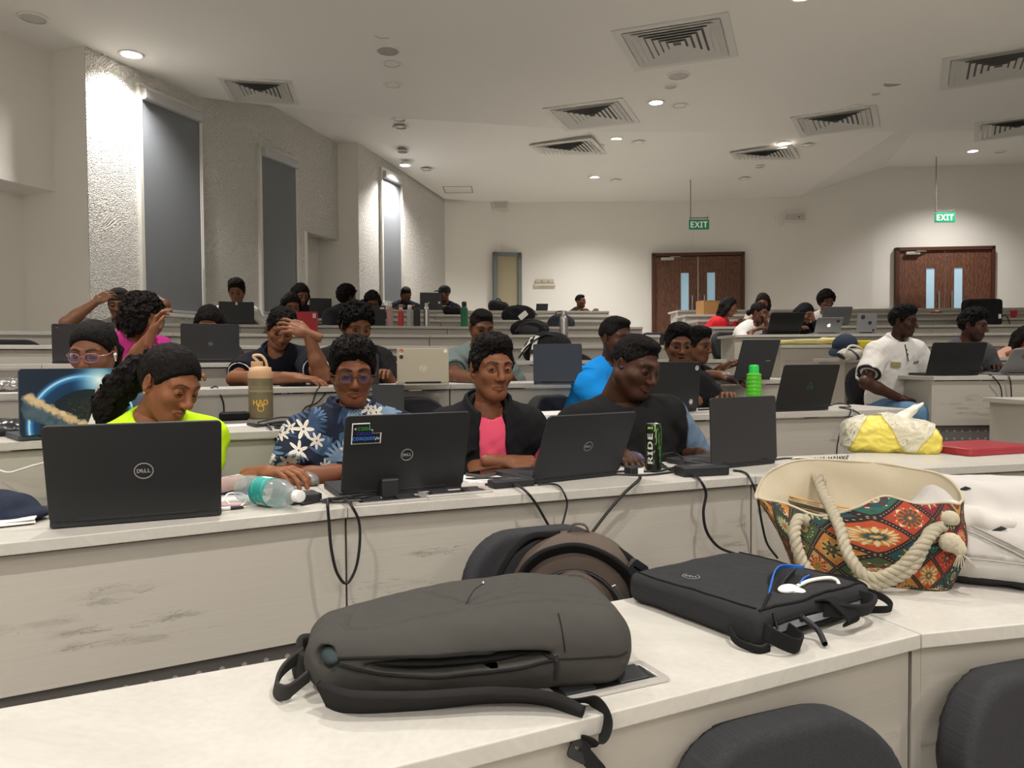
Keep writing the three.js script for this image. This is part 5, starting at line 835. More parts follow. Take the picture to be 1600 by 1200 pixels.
  part('housing', nets(field([ell([-.022, .062, .104], [.026, .008, .014], .01), ell([-.01, .058, .122], [.011, .008, .012], .008)]), [-.06, .04, .07], [.02, .09, .15], .003), MAT.white, c);
}
// ---- tote bag with printed squares
const toteTex = canvasTex(1536, 1024, (g, W, H) => {
  let s = 11; const q = () => { s = (s * 16807) % 2147483647; return s / 2147483647; };
  const pal = ['#a8322a', '#c8562a', '#5f6b2c', '#2f6a5e', '#d08a3a', '#8a2336', '#21525c', '#c9a35e', '#b8422e', '#3f5a34'], ink = ['#e8d9b0', '#221a16', '#e7a53c', '#7d1f24', '#d8e0c0', '#3c5a3a'];
  g.fillStyle = '#2a1b17'; g.fillRect(0, 0, W, H);
  const D = 190; g.save(); g.translate(W / 2, H / 2); g.rotate(Math.PI / 4);
  for (let i = -7; i < 8; i++) for (let j = -7; j < 8; j++) {
    const x = i * D, y = j * D, k = (i * 3 + j * 5 + 70) % pal.length; g.save(); g.translate(x, y);
    g.fillStyle = pal[k]; g.fillRect(-D * .43, -D * .43, D * .86, D * .86);
    const a = ink[(i + 2 * j + 60) % ink.length], b = pal[(k + 3) % pal.length], n = 8 + 4 * ((i + j + 40) % 3);
    if ((i + j) % 3 === 0) { g.fillStyle = b; for (let t = 0; t < 4; t++) { g.rotate(Math.PI / 2); g.beginPath(); g.arc(0, D * .4, D * .2, Math.PI, 0); g.fill(); for (let m = 0; m < 5; m++) { g.strokeStyle = '#e8d9b0'; g.lineWidth = 5; g.beginPath(); g.moveTo(0, D * .4); g.lineTo((m - 2) * D * .08, D * .24); g.stroke(); } } }
    g.fillStyle = b; g.beginPath(); g.arc(0, 0, D * .33, 0, 7); g.fill();
    for (let t = 0; t < n; t++) { g.save(); g.rotate(t * 2 * Math.PI / n); g.fillStyle = a; g.beginPath(); g.ellipse(0, D * .25, D * .035, D * .08, 0, 0, 7); g.fill(); g.fillStyle = '#f0e2b8'; g.beginPath(); g.arc(0, D * .35, 4, 0, 7); g.fill(); g.restore(); }
    g.fillStyle = ink[(k + 1) % 6]; g.beginPath(); g.arc(0, 0, D * .17, 0, 7); g.fill();
    for (let t = 0; t < n; t++) { g.save(); g.rotate((t + .5) * 2 * Math.PI / n); g.fillStyle = pal[(k + 5) % 10]; g.beginPath(); g.ellipse(0, D * .11, D * .02, D * .05, 0, 0, 7); g.fill(); g.restore(); }
    g.fillStyle = pal[(k + 6) % 10]; g.beginPath(); g.arc(0, 0, D * .06, 0, 7); g.fill(); g.fillStyle = '#e8d9b0'; g.beginPath(); g.arc(0, 0, D * .025, 0, 7); g.fill();
    g.fillStyle = '#d9c9a0'; for (let m = 0; m < 12; m++) { const t = -D / 2 + (m + .5) * D / 12; g.fillRect(t - 2.5, -D / 2 - 2.5, 5, 5); g.fillRect(-D / 2 - 2.5, t - 2.5, 5, 5); }
    for (let m = 0; m < 30; m++) { g.fillStyle = `rgba(20,14,10,${.1 + .2 * q()})`; g.beginPath(); g.arc((q() - .5) * D * .8, (q() - .5) * D * .8, 2 + 4 * q(), 0, 7); g.fill(); }
    g.restore();
  }
  g.restore();
}, 1 / .42, 1 / .28);
{
  const o = thing('tote_bag', 'tote bag printed with colourful mandala squares, open top and rope handles', 'bag', onY(1358, 900, DESK), -.43);
  const NU = 96, NV = 26, side = (u, v, inset) => {     // u around, v from base to rim; front faces +z
    const a = u * 2 * Math.PI, ca = Math.cos(a), sa = Math.sin(a), e = .62;
    const cx = Math.sign(ca) * Math.abs(ca) ** e, cz = Math.sign(sa) * Math.abs(sa) ** e;
    const hl = .158 + .052 * v * v + .012 * Math.sin(v * 3), hd = .075 + .012 * Math.sin(v * 3.1) - .012 * v;
    const front = Math.max(0, sa), back = Math.max(0, -sa);
    let rim = .165 + .060 * back - .018 * front - .012 * Math.cos(a * 2 + .6) + .022 * ca * (front > .3 ? -.35 : 0);
    rim += front * (.022 * Math.exp(-(((cx - .28) / .22) ** 2)) - .03 * Math.exp(-(((cx + .35) / .3) ** 2))) + .018 * Math.exp(-(((cx - .9) / .25) ** 2));
    let x = cx * (hl - inset) - .05 * v * v + .02 * v, z = cz * (hd - inset) - .035 * v * v + front * .02 * v * Math.cos(cx * 5), y = v * rim;
    const w = .006 * N3(x * 14, y * 12 + 4, z * 14) * Math.min(1, v * 3);
    return [x + w, y + .002, z + w * 1.4];
  };
  const surf = (inset, flip, uo = 0) => { const pos = [], uv = [], idx = []; for (let j = 0; j <= NV; j++) for (let i = 0; i <= NU; i++) { const p = side(i / NU, j / NV, inset); pos.push(...p); uv.push((i / NU) * .9 + uo, p[1]); } for (let j = 0; j < NV; j++) for (let i = 0; i < NU; i++) { const a = j * (NU + 1) + i, b = a + NU + 1; flip ? idx.push(a, a + 1, b, b, a + 1, b + 1) : idx.push(a, b, a + 1, b, b + 1, a + 1); } const g = new THREE.BufferGeometry(); g.setAttribute('position', new THREE.Float32BufferAttribute(pos, 3)); g.setAttribute('uv', new THREE.Float32BufferAttribute(uv, 2)); g.setIndex(idx); g.computeVertexNormals(); return g; };
  const print = phys(0xd2ccc6, .85, { map: toteTex, bumpMap: weave, bumpScale: .0008 }), cream = fabric(0xc9bda3, .9);
  part('printed_canvas', surf(0, false, .1), print, o);
  part('lining', surf(.004, true), cream, o);
  const ringPts = (v, ins) => Array.from({ length: 49 }, (_, i) => V(...side(i / 48, v, ins)));
  part('rim', new THREE.TubeGeometry(new THREE.CatmullRomCurve3(ringPts(1, .002).slice(0, 48), true), 140, .0032, 6), cream, o);
  part('base_panel', extrude(roundRect(.31, .15, .05), .003).rotateX(-Math.PI / 2).translate(0, .001, 0), print, o);
  part('inner_zip_panel', ribbon([[-.17, .14, -.06], [-.08, .125, -.05], [.03, .12, -.052], [.12, .13, -.06]], .05, .002, [0, .35, .9], 30), fabric(0xd3c6a8), o);
  part('inner_zip', ribbon([[-.17, .152, -.072], [-.08, .138, -.063], [.03, .132, -.063], [.12, .14, -.070]], .008, .003, [0, .3, 1], 30), std(0xc79a45, .6), o);
  // twisted rope handles: three strands wound round the handle's own curve
  const rope = pts => { const c = new THREE.CatmullRomCurve3(pts.map(p => V(...p)), false, 'centripetal'), L = c.getLength(), out = []; for (let k = 0; k < 3; k++) { const P = []; const n = Math.ceil(L / .004); const fr = c.computeFrenetFrames(n); for (let i = 0; i <= n; i++) { const a = i * .004 / .042 * 6.283 + k * 2.094, p = c.getPointAt(i / n); P.push(p.addScaledVector(fr.normals[i], Math.cos(a) * .0058).addScaledVector(fr.binormals[i], Math.sin(a) * .0058)); } out.push(tube(P, .0072, n * 2, 7)); } return out; };
  const ropeMat = fabric(0xd8cdb2, .95, { bumpScale: .002 });
  part('rope_handle', rope([[-.125, .118, .045], [-.14, .125, .062], [-.145, .095, .098], [-.125, .04, .115], [-.075, .0, .135], [-.03, .012, .135], [.02, .02, .128], [.075, .055, .118], [.098, .098, .1], [.112, .120, .07], [.135, .128, .045]]), ropeMat, o);
  part('rope_handle', rope([[-.1, .185, -.1], [-.11, .2, -.085], [-.1, .175, -.06], [-.06, .12, .06], [-.035, .06, .112], [.0, .03, .13], [.05, .05, .125], [.09, .095, .11], [.12, .125, .07]].map(([x, y, z]) => [x, y, z])), ropeMat, o);
  part('eyelet', [new THREE.TorusGeometry(.0135, .003, 8, 28).applyMatrix4(M4([-.103, .188, -.096], [-.25, .2, 0])), new THREE.TorusGeometry(.0135, .003, 8, 28).applyMatrix4(M4([.128, .122, .05], [.1, .3, 0]))], MAT.chrome, o);
  part('rope_knot', nets(field([ell([.148, .100, .06], [.022, .02, .018], .01), ell([.165, .088, .066], [.012, .016, .012], .008)], 0, (x, y, z) => .0015 * N3(x * 220, y * 220, z * 220)), [.1, .07, .02], [.2, .15, .1], .0035), ropeMat, o);
  part('rope_knot', nets(field([ell([.15, .142, .03], [.018, .018, .016], .01)], 0, (x, y, z) => .0015 * N3(x * 220, y * 220, z * 220)), [.1, .13, 0], [.2, .2, .08], .0035), ropeMat, o);
  part('rope_tassel', Array.from({ length: 14 }, (_, i) => tube([[.163, .084, .07], [.168 + .012 * Math.sin(i * 2), .073, .076 + .01 * Math.cos(i * 2)], [.17 + .02 * Math.sin(i * 2), .058, .078 + .014 * Math.cos(i * 2)]], .0012, 6, 5)), ropeMat, o);
}
// ---- white backpack beside the tote
{
  const o = thing('backpack', 'off-white backpack beside the tote bag at the right edge', 'backpack', onY(1580, 905, DESK), -.5);
  const body = (x, y, z) => { const t = clamp01((y) / .2); return smin(rbox(x + .01, y - .075, z, .23, .075, .12 - .02 * t, .06), rbox(x - .02 + .1 * (y - .13), y - .135, z + .05, .215, .075, .085, .06), .03) + .006 * N3(x * 10, y * 14, z * 10) + .0035 * N3(x * 22 + y * 20, y * 26 - x * 12, z * 22); };
  const fr = () => [0, 0, -1], ob = (p) => [0, -.6, -.8];
  const g1 = dense([[-.2, .13, .3], [-.1, .12, .3], [-.02, .09, .3], [.06, .055, .3], [.2, .045, .3]]), g2 = dense([[-.22, .062, .3], [-.1, .062, .3], [.03, .06, .3]]);
  const gc = [g1, g2].flatMap(g => { const q = g.map(p => march(body, V(...p), V(0, 0, -1))); const r = []; for (let i = 2; i < q.length; i += 2) r.push(cut(cap(q[i - 2], q[i], .003, .003, .008))); return r; });
  const w = fabric(0xc4c0ba, .85), dk = std(0x1c1b1e, .7);
  part('shell', nets(field([{ k: 0, f: body }, ...gc]), [-.28, -.01, -.18], [.28, .26, .2], .005), w, o);
  part('base', nets((x, y, z) => Math.max(body(x, y, z) - .002, y - .022), [-.28, -.01, -.2], [.28, .04, .2], .006), dk, o);
  part('zip', [seam(body, g1, fr, .002, .001), seam(body, g1.map(([x, y, z]) => [x, y + .012, z]), fr, .0016, .0006)], std(0x9a958d, .6), o);
  part('zip', seam(body, g2, fr, .002, .001), std(0x9a958d, .6), o);
  const on = (x, y) => march(body, V(x, y, .3), V(0, 0, -1));
  const p1 = on(.045, .05); part('zip_pull', [box(.009, .06, .003, [p1.x, p1.y - .025, p1.z + .004], [.1, 0, .05], .001), sph(.007, [p1.x, p1.y + .004, p1.z + .003])], dk, o);
  part('zip_tape', box(.0105, .022, .004, [p1.x, p1.y - .03, p1.z + .005], [.1, 0, .05], .001), MAT.white, o);
  for (const [x, y] of [[-.09, .19], [-.03, .125], [.06, .115]]) { const p = on(x, y); part('brand_tab', extrude([[-.012, -.004], [.0, -.006], [.014, .002], [.004, .005]], .002, .0005).translate(p.x, p.y, p.z), dk, o); }
  part('crumpled_strap', nets(field([cap([-.21, .11, .02], [-.1, .135, .07], .03, .03, .03), cap([-.1, .135, .07], [-.02, .13, .08], .028, .02, .03)], 0, (x, y, z) => .007 * Math.sin(x * 110 + y * 30) * .6), [-.28, .06, -.04], [.04, .19, .14], .006), fabric(0xc9c5be), o);
}
// ---- brown and black backpack on the chair
{
  const c = atR(885, 560, R0 + .62), t = Math.atan2(CX - c.x, CZ - c.z); c.y = .497;
  const o = thing('backpack', 'brown and black backpack standing on a chair behind the nearest desk', 'backpack', c, -.1); o.scale.set(1.12, .92, 1);
  const body = (x, y, z) => { const t2 = clamp01(y / .36); const hw = .165 - .085 * t2 ** 2; return rbox(x - .02 * t2, y - .178, z, hw, .178, .095 - .03 * t2, .07) + .004 * N3(x * 14, y * 14, z * 14); };
  const br = fabric(0x5c5048, .8), dk = fabric(0x1b1a1a, .85);
  part('shell', nets((x, y, z) => body(x, y, z), [-.22, -.01, -.15], [.22, .4, .15], .006, null), br, o);
  const up = p => [0, -.35, -.94];
  const arcp = (r, yy, s) => dense(Array.from({ length: 11 }, (_, i) => { const a = Math.PI * (1.05 - 1.1 * i / 10); return [.015 + r * Math.cos(a), yy + s * Math.sin(a) * r, .3]; }));
  part('black_panel', ribbon(arcp(.115, .2, 1.1).map(p => march(body, V(...p), V(0, 0, -1)).add(V(0, 0, .004)).toArray()), .055, .012, Array.from({ length: 67 }, () => [0, .7, .7]).slice(0, arcp(.115, .2, 1.1).length), 60), dk, o);
  part('zip', seam(body, arcp(.085, .185, 1.1), () => [0, 0, -1], .0045, .002), MAT.black, o);
  part('front_pocket', nets((x, y, z) => Math.max(body(x, y, z - .018), Math.hypot((x - .015) / .082, (y - .12) / .16) * .1 - .1), [-.15, 0, 0], [.15, .34, .14], .006), br, o);
  part('zip_pull', box(.01, .045, .005, [.1, .235, .098], [0, 0, .5], .002), MAT.steel, o);
  part('shoulder_strap', ribbon([[-.02, .345, -.02], [-.08, .335, .0], [-.135, .27, .02], [-.165, .18, .03]], .05, .016, [[0, .2, 1], [0, .4, 1], [.4, .4, 1], [.6, .2, 1]], 30), dk, o);
  part('shoulder_strap', ribbon([[.05, .34, -.01], [.12, .29, .0], [.165, .22, .02], [.205, .12, .03]], .045, .014, [[0, .4, 1], [.3, .4, 1], [.5, .2, 1], [.5, .1, 1]], 30), dk, o);
  part('buckle', extrude(roundRect(.04, .034, .006), .008, .002, [roundRect(.026, .008, .002)]).applyMatrix4(M4([.135, .275, .03], [0, .5, -.7])), MAT.black, o);
  part('top_loop', ribbon([[0, .35, .0], [.01, .372, .0], [.035, .372, .0], [.045, .35, .0]], .018, .004, [0, .1, 1], 16), br, o);
}
// ---- yellow carrier bag and red laptop
{
  const yel = phys(0xe3d23c, .45, { transmission: .12, thickness: 0, side: THREE.DoubleSide }), o = thing('carrier_bag', 'crumpled yellow and white plastic carrier bag', 'bag', onY(1398, 707, deskY(1)).add(V(0, 0, -.06)), -.3); o.scale.set(.9, .86, .9);
  const lump = field([{ k: 0, f: (x, y, z) => rbox(x, y - .062, z, .165, .06, .1, .03) }, { k: .03, f: (x, y, z) => rbox(x - .12, y - .05, z - .02, .07, .048, .09, .03) }, ell([-.02, .105, 0], [.1, .05, .07], .05)], 0, (x, y, z) => { const a = N3(x * 16, y * 18, z * 16), b = N3(x * 30 + 4, y * 34, z * 30); return .012 * Math.abs(a) + .006 * Math.abs(b) - .008; });
  part('yellow_pack', nets(lump, [-.22, -.01, -.16], [.24, .22, .16], .0055), phys(0xe0d05a, .45, { clearcoat: .2, clearcoatRoughness: .5 }), o);
  // thin milky film of the outer bag
  const film = (x, y, z) => { const d = lump(x, y, z) - .0075; const w = .012 * N3(x * 10, y * 12, z * 10); const right = Math.max(.02 - (x + .55 * (y - .07)) + w, (x - .62 * (y - .06)) - .125 + w), left = x + .135 + w - .5 * (y - .06); return Math.max(Math.abs(d) - .0032, Math.min(right, left)); };
  part('milky_film', nets(film, [-.26, .006, -.2], [.28, .25, .2], .0045), phys(0xf4f2e6, .4, { transmission: .62, thickness: 0, side: THREE.DoubleSide }), o);
  part('handle_loop', nets(field([cap([.04, .13, .0], [.1, .185, .0], .035, .014, .03), cap([.1, .185, 0], [.135, .212, 0], .013, .007, .02)], 0, (x, y, z) => .006 * N3(x * 40, y * 30, z * 40)), [-.03, .08, -.06], [.17, .24, .06], .004), phys(0xe8e4d6, .4), o);
  const r = thing('laptop', 'closed red laptop lying by the yellow carrier bag', 'laptop', onY(1533, 706, deskY(1)), .33);
  const rm = std(0x9c2b36, .35);
  part('base', extrude(roundRect(.33, .225, .012), .010, .003).rotateX(-Math.PI / 2).translate(0, .004, -.02), rm, r); part('lid', extrude(roundRect(.33, .225, .012), .006, .003).rotateX(-Math.PI / 2).translate(0, .0185, -.02), rm, r); part('foot', [-.12, .12].map(x => cyl(.008, .008, .004, [x, .002, .05])), MAT.rubber, r);
}
// ---------------------------------------------------------------- wall fittings, blinds, doors
const onWall = (o, t, y, p) => { const q = along(o, t, p); return [q[0], y, q[1]]; };
const wallTurn = Math.atan2(WP[0], WP[1]);       // local z points into the hall
const blindMat = std(0x7a7e83, .8, { bumpMap: weave, bumpScale: .0006 });
function blind(o, t0, t1, y0, y1, label, chain = true) {
  const w = t1 - t0, g = thing('roller_blind', label, 'window blind', onWall(o, (t0 + t1) / 2, y0, .0), wallTurn), H = y1 - y0;
  part('window_frame', [box(.04, H + .06, .05, [-w / 2 - .02, H / 2, .02]), box(.04, H + .06, .05, [w / 2 + .02, H / 2, .02]), box(w + .08, .04, .05, [0, H + .03, .02]), box(w + .12, .035, .09, [0, -.03, .03])], std(0xdedbd4, .6), g);
  part('blind_fabric', box(w - .02, H - .1, .004, [0, H / 2 - .05, .035]), blindMat, g);
  part('cassette', extrude(roundRect(.085, .1, .02), w, .003).rotateY(Math.PI / 2).translate(-w / 2, H - .05, .055), std(0xb9babb, .5), g);
  part('bottom_rail', box(w - .02, .025, .016, [0, .01, .035], [0, 0, 0], .004), std(0x9a9c9f, .5), g);
  if (chain) part('bead_chain', [tube([[w / 2 - .01, H - .1, .07], [w / 2 - .008, H * .5, .072], [w / 2 - .01, H * .22, .07]], .004, 30, 6)], MAT.white, g);
  return g;
}
const tAt = (o, px) => { const r = ray(px, 400); const det = r.x * -WD[1] + WD[0] * r.z; return (r.x * -o[1] + o[0] * r.z) / det * -1; };
const tOn = (o, px) => { let lo = -8, hi = 8; for (let i = 0; i < 50; i++) { const m = (lo + hi) / 2, q = along(o, m); const c = V(q[0], 2, q[1]).sub(camera.position).applyQuaternion(camera.quaternion.clone().invert()); const x = 800 + FOCAL * c.x / -c.z; if (c.z > -.1 || x < px) lo = m; else hi = m; } return lo; };
const yOn = (o, px, py) => { const q = along(o, tOn(o, px)); return atZ(px, py, -q[1]).y; };
blind(W1, tOn(W1, 223), tOn(W1, 312), yOn(W1, 270, 488), yOn(W1, 266, 158), 'tall grey roller blind beside the brightly lit stucco');
blind(W1, tOn(W1, 408), tOn(W1, 461), yOn(W1, 435, 492), yOn(W1, 435, 242), 'tall grey roller blind in the middle of the left wall');
blind(W2, tOn(W2, 597), tOn(W2, 625), yOn(W2, 611, 474), yOn(W2, 611, 274), 'farthest and narrowest grey roller blind, lit from above');
// point on the back wall seen at a pixel
const BW = [[-1.45, -14.02], [-.2, -14.38], [3.4, -14.36], [5.25, -14.1], [6.55, -13.95], [9.3, -13.72], [11.2, -13.4]];
function onBack(px, py) { for (let i = 1; i < BW.length; i++) { const [a, b] = [BW[i - 1], BW[i]], r = ray(px, py), dx = b[0] - a[0], dz = b[1] - a[1], det = r.x * dz - r.z * dx, t = (a[0] * dz - a[1] * dx) / det, u = Math.abs(dx) > 1e-6 ? (r.x * t - a[0]) / dx : 0; if (u >= -.02 && u <= 1.0) return { p: r.multiplyScalar(t).add(camera.position), turn: -Math.atan2(dz, dx) }; } }
// wood
const woodTex = dataTex(256, 512, (u, v) => { const g = tn(u, v * .3, 260, 3) * 26 + tn(u, v, 40, 7) * 18 + 10 * Math.sin(u * 90 + 6 * tn(u, v, 12, 2)); return [100 + g, 64 + g * .75, 47 + g * .6]; }, true, 1 / .9, 1 / 1.8);
const wood = std(0xffffff, .5, { map: woodTex }), woodFrame = std(0x4d2a1c, .5);
const paneMat = new THREE.MeshPhysicalMaterial({ color: 0xa9c6d6, roughness: .5, emissive: 0x8fb4c8, emissiveIntensity: .32 });  // slight glow put in for the corridor light behind these panes
function doubleDoor(px0, px1, pyTop, n, label) {
  const a = onBack(px0, pyTop), b = onBack(px1, pyTop), w = a.p.distanceTo(b.p), m = a.p.clone().add(b.p).multiplyScalar(.5), H = m.y - BACKF;
  const turn = -Math.atan2(b.p.z - a.p.z, b.p.x - a.p.x), o = struct('door_' + n); o.position.set(m.x, BACKF, m.z); o.rotation.y = turn; o.userData.label = label;
  part('door_frame', [box(.06, H, .12, [-w / 2 + .03, H / 2, .04]), box(.06, H, .12, [w / 2 - .03, H / 2, .04]), box(w, .06, .12, [0, H - .03, .04])], woodFrame, o);
  const lw = (w - .13) / 2;
  for (const s of [-1, 1]) {
    const cx = s * (lw / 2 + .004), px = -s * (lw / 2 - .21) * 1, hole = roundRect(.15, .82, .004).map(([x, y]) => [x + px * .86, y + .23]);
    const leaf = part('door_leaf', extrude(roundRect(lw, H - .08, .004), .04, .002, [hole]), wood, o); leaf.position.set(cx, (H - .08) / 2 + .01, .02);
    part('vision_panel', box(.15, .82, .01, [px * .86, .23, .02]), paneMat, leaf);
    part('pull_handle', [tube([[px * .86 - s * .13, -.42, .09], [px * .86 - s * .13, .22, .09]], .013, 6, 10), ...[-.36, .16].map(y => cyl(.007, .007, .06, [px * .86 - s * .13, y, .06], [Math.PI / 2, 0, 0], 8))], MAT.steel, leaf);
    if (s < 0) part('notice', box(.1, .08, .002, [px * .86, -.32, .044]), std(0xb8a58c, .6), leaf);
  }
  part('meeting_stile', box(.012, H - .08, .05, [0, H / 2 - .03, .045]), MAT.steel, o);
  part('door_closer', [box(.24, .05, .06, [-w / 2 + .28, H - .11, .1], [0, 0, 0], .006), box(.2, .012, .02, [-w / 2 + .42, H - .075, .12], [0, .3, 0])], std(0xb9b7b2, .4, { metalness: .5 }), o);
}
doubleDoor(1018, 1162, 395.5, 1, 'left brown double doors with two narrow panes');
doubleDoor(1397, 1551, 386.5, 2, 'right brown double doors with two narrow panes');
{
  const a = onBack(769, 395), b = onBack(814, 395), w = a.p.distanceTo(b.p), m = a.p.clone().add(b.p).multiplyScalar(.5), H = m.y - BACKF, o = struct('door_3'); o.position.set(m.x, BACKF, m.z); o.rotation.y = a.turn; o.userData.label = 'narrow beige door in a grey frame';
  part('door_frame', [box(.07, H, .1, [-w / 2 + .035, H / 2, .03]), box(.07, H, .1, [w / 2 - .035, H / 2, .03]), box(w, .07, .1, [0, H - .035, .03])], std(0x74797a, .6), o);
  part('door_leaf', box(w - .14, H - .07, .04, [0, (H - .07) / 2, .02]), std(0xa89f83, .6), o);
}
// exit signs hanging on a rod
function exitSign(px, py, rodPx, label) {
  const Z = 13.1, p = atZ(px, py, Z), o = thing('exit_sign', label, 'exit sign', p, 0), s = Z / FOCAL, w = 31 * s, h = 15 * s;
  const green = new THREE.MeshStandardMaterial({ color: 0x1d8a63, emissive: 0x0f7a52, emissiveIntensity: .12, roughness: .4 });
  part('panel', extrude(roundRect(w, h, .01), .012, .002), green, o);
  part('lettering', text('EXIT', h * .62, .003).translate(0, 0, .0145), new THREE.MeshStandardMaterial({ color: 0xf2f5f0, emissive: 0xe8f0ea, emissiveIntensity: .15 }), o);
  part('hanger_bar', [box(w * .98, .014, .03, [0, h / 2 + .03, .005]), ...[-.42, .42].map(x => cyl(.006, .006, .07, [w * x, h / 2 + .035, .005], [0, 0, 0], 8))], std(0x8b8a86, .4, { metalness: .6 }), o);
  const top = ceilY(p.x, p.z) - p.y; part('rod', cyl(.008, .008, top - h / 2 - .03, [(rodPx - px) * s, (top + h / 2 + .03) / 2, .005], [0, 0, 0], 8), std(0x8b8a86, .4, { metalness: .6 }), o);
}
exitSign(1092, 351, 1079, 'green exit sign hanging before the left double doors');
exitSign(1476, 340, 1462, 'green exit sign hanging before the right double doors');
{
  let q = onBack(1240, 340); const e = thing('emergency_light', 'white emergency light box high on the back wall', 'light', q.p.clone().add(V(0, 0, .014)), q.turn);
  part('housing', extrude(roundRect(.38, .17, .02), .07, .01), std(0xdcd8d0, .5), e); part('lens', extrude(roundRect(.33, .11, .015), .008, .002).translate(0, -.005, .08), std(0xc2beb6, .35), e); part('indicator', box(.03, .02, .01, [.07, -.01, .09]), std(0x55524c, .5), e);
  q = onBack(1213, 341); const c = thing('wall_sensor', 'small white sensor beside the emergency light', 'sensor', q.p, q.turn);
  part('mount', box(.05, .12, .03, [0, 0, .015], [0, 0, 0], .006), MAT.white, c); part('cable_loop', tube([[.02, -.05, .02], [.05, -.16, .03], [.12, -.14, .03], [.14, -.04, .03]], .008, 20, 6), MAT.white, c);
  q = onBack(782, 322); const b = thing('wall_speaker', 'small white box high on the back wall near the corner', 'speaker', q.p, q.turn); part('housing', box(.3, .17, .1, [0, 0, .05], [0, 0, 0], .01), std(0xd8d4cc, .6), b); part('grille', box(.24, .11, .006, [0, 0, .1]), std(0xc4c0b8, .7), b);
  q = onBack(851, 441); const w = thing('socket_plate', 'row of three socket boxes on the back wall', 'socket', q.p, q.turn);
  for (const x of [-.12, 0, .12]) part('socket', box(.1, .07, .04, [x, .02, .02], [0, 0, 0], .006), std(0xc2b9a2, .5), w); part('trunking', box(.4, .05, .05, [0, -.05, .025], [0, 0, 0], .006), std(0xcfc8b6, .5), w);
}
// ---------------------------------------------------------------- things on the desks
const onDesk = (k, px, py) => onY(px, py, deskY(k));
const rowTurn = p => Math.atan2(CX - p.x, CZ - p.z);
const far3 = (k, px, d = .2) => { const p = px > 1090 && k > 4 ? atZ(px, 560, rightZ(k) + d) : atR(px, 560, R0 + GAP * k + d); p.y = deskY(k); return p; };
// ---- bottles, can, tumbler
const clear = phys(0xe4ecec, .12, { transmission: .8, thickness: 0, ior: 1.35, side: THREE.DoubleSide }), water = phys(0xffffff, .02, { transmission: 1, thickness: .06, ior: 1.33 });
{
  const a = onDesk(1, 392, 783), b = onDesk(1, 452, 793); const d = b.clone().sub(a), t = Math.atan2(-d.z, d.x);
  const o = thing('water_bottle', 'clear plastic water bottle lying on its side with a teal label and white cap', 'bottle', onDesk(1, 421, 791).add(V(0, .036, 0)), t);
  const R = Math.PI / 2, L = g => g.rotateZ(-R);           // bottle axis along local x, cap at +x
  part('bottle_body', L(lathe([[.004, -.105], [.026, -.107], [.034, -.098], [.0355, -.07], [.034, -.05], [.0355, -.04], [.0355, .03], [.034, .05], [.024, .078], [.013, .094], [.0125, .104]], 40)), clear, o);
  part('label', L(cyl(.0362, .0362, .058, [0, -.006, 0], [0, 0, 0], 40, true)), std(0xffffff, .5, { side: THREE.DoubleSide, map: canvasTex(512, 128, (g, w, h) => { g.fillStyle = '#1d8f86'; g.fillRect(0, 0, w, h); g.fillStyle = '#56b8ae'; for (let i = 0; i < 40; i++) g.fillRect((i * 97) % w, (i * 53) % h, 30, 6); g.fillStyle = '#f2f5f2'; g.fillRect(60, 30, 90, 60); g.fillRect(320, 24, 80, 70); g.fillStyle = '#222'; for (let i = 0; i < 18; i++) g.fillRect(66 + i * 4.4, 36, i % 3 + 1, 48); g.fillStyle = '#1d8f86'; g.font = 'bold 30px sans-serif'; g.fillText('WATER', 200, 74); }) }), o);
  part('cap', L(lathe([[.0001, .122], [.0135, .122], [.0145, .119], [.0145, .103], [.013, .102]], 30)), MAT.white, o);
  o.rotation.order = 'YXZ';
}
{
  const o = thing('drinks_can', 'slim black and green energy drinks can with upright lettering', 'can', onDesk(1, 1021, 737));
  o.rotation.y = -1.75;
  const tex = canvasTex(1024, 512, (g, w, h) => {
    g.fillStyle = '#11140f'; g.fillRect(0, 0, w, h); g.fillStyle = '#3f8f2f';
    for (let i = 0; i < 60; i++) { const x = (i * 173) % w, y = (i * 97) % h; g.strokeStyle = ['#4fa83a', '#86c85a', '#2c6b22', '#b7dd94'][i % 4]; g.lineWidth = 5 + (i % 3) * 4; g.beginPath(); g.moveTo(x, y); g.bezierCurveTo(x + 50, y - 60, x - 30, y - 110, x + 40, y - 170); g.stroke(); }
    g.fillStyle = '#11140f'; for (const x of [120, 632]) g.fillRect(x - 10, 0, 150, h);
    g.fillStyle = '#d9d9d2'; g.font = 'bold 150px sans-serif'; for (const x of [240, 752]) { g.save(); g.translate(x, h - 20); g.rotate(-Math.PI / 2); g.fillText('RIDE', 60, 0); g.fillStyle = '#9fcf5a'; g.fillText('!', 430, 0); g.fillStyle = '#d9d9d2'; g.restore(); }
  });
  part('can_body', lathe([[.020, 0], [.0225, .004], [.0262, .012], [.0262, .140], [.0225, .151], [.0215, .153]], 48), std(0xffffff, .35, { map: tex, metalness: .3 }), o);
  { const b = o.children[0].geometry, Q = b.attributes.position, U = b.attributes.uv; for (let i = 0; i < Q.count; i++) U.setY(i, Q.getY(i) / .153); }
  part('can_lid', lathe([[.0001, .150], [.019, .150], [.0205, .1535], [.0215, .153]], 40), MAT.steel, o);
  part('pull_tab', ringGeo(.006, .002, .0012).rotateX(-Math.PI / 2).translate(.003, .1515, 0), MAT.steel, o);
}
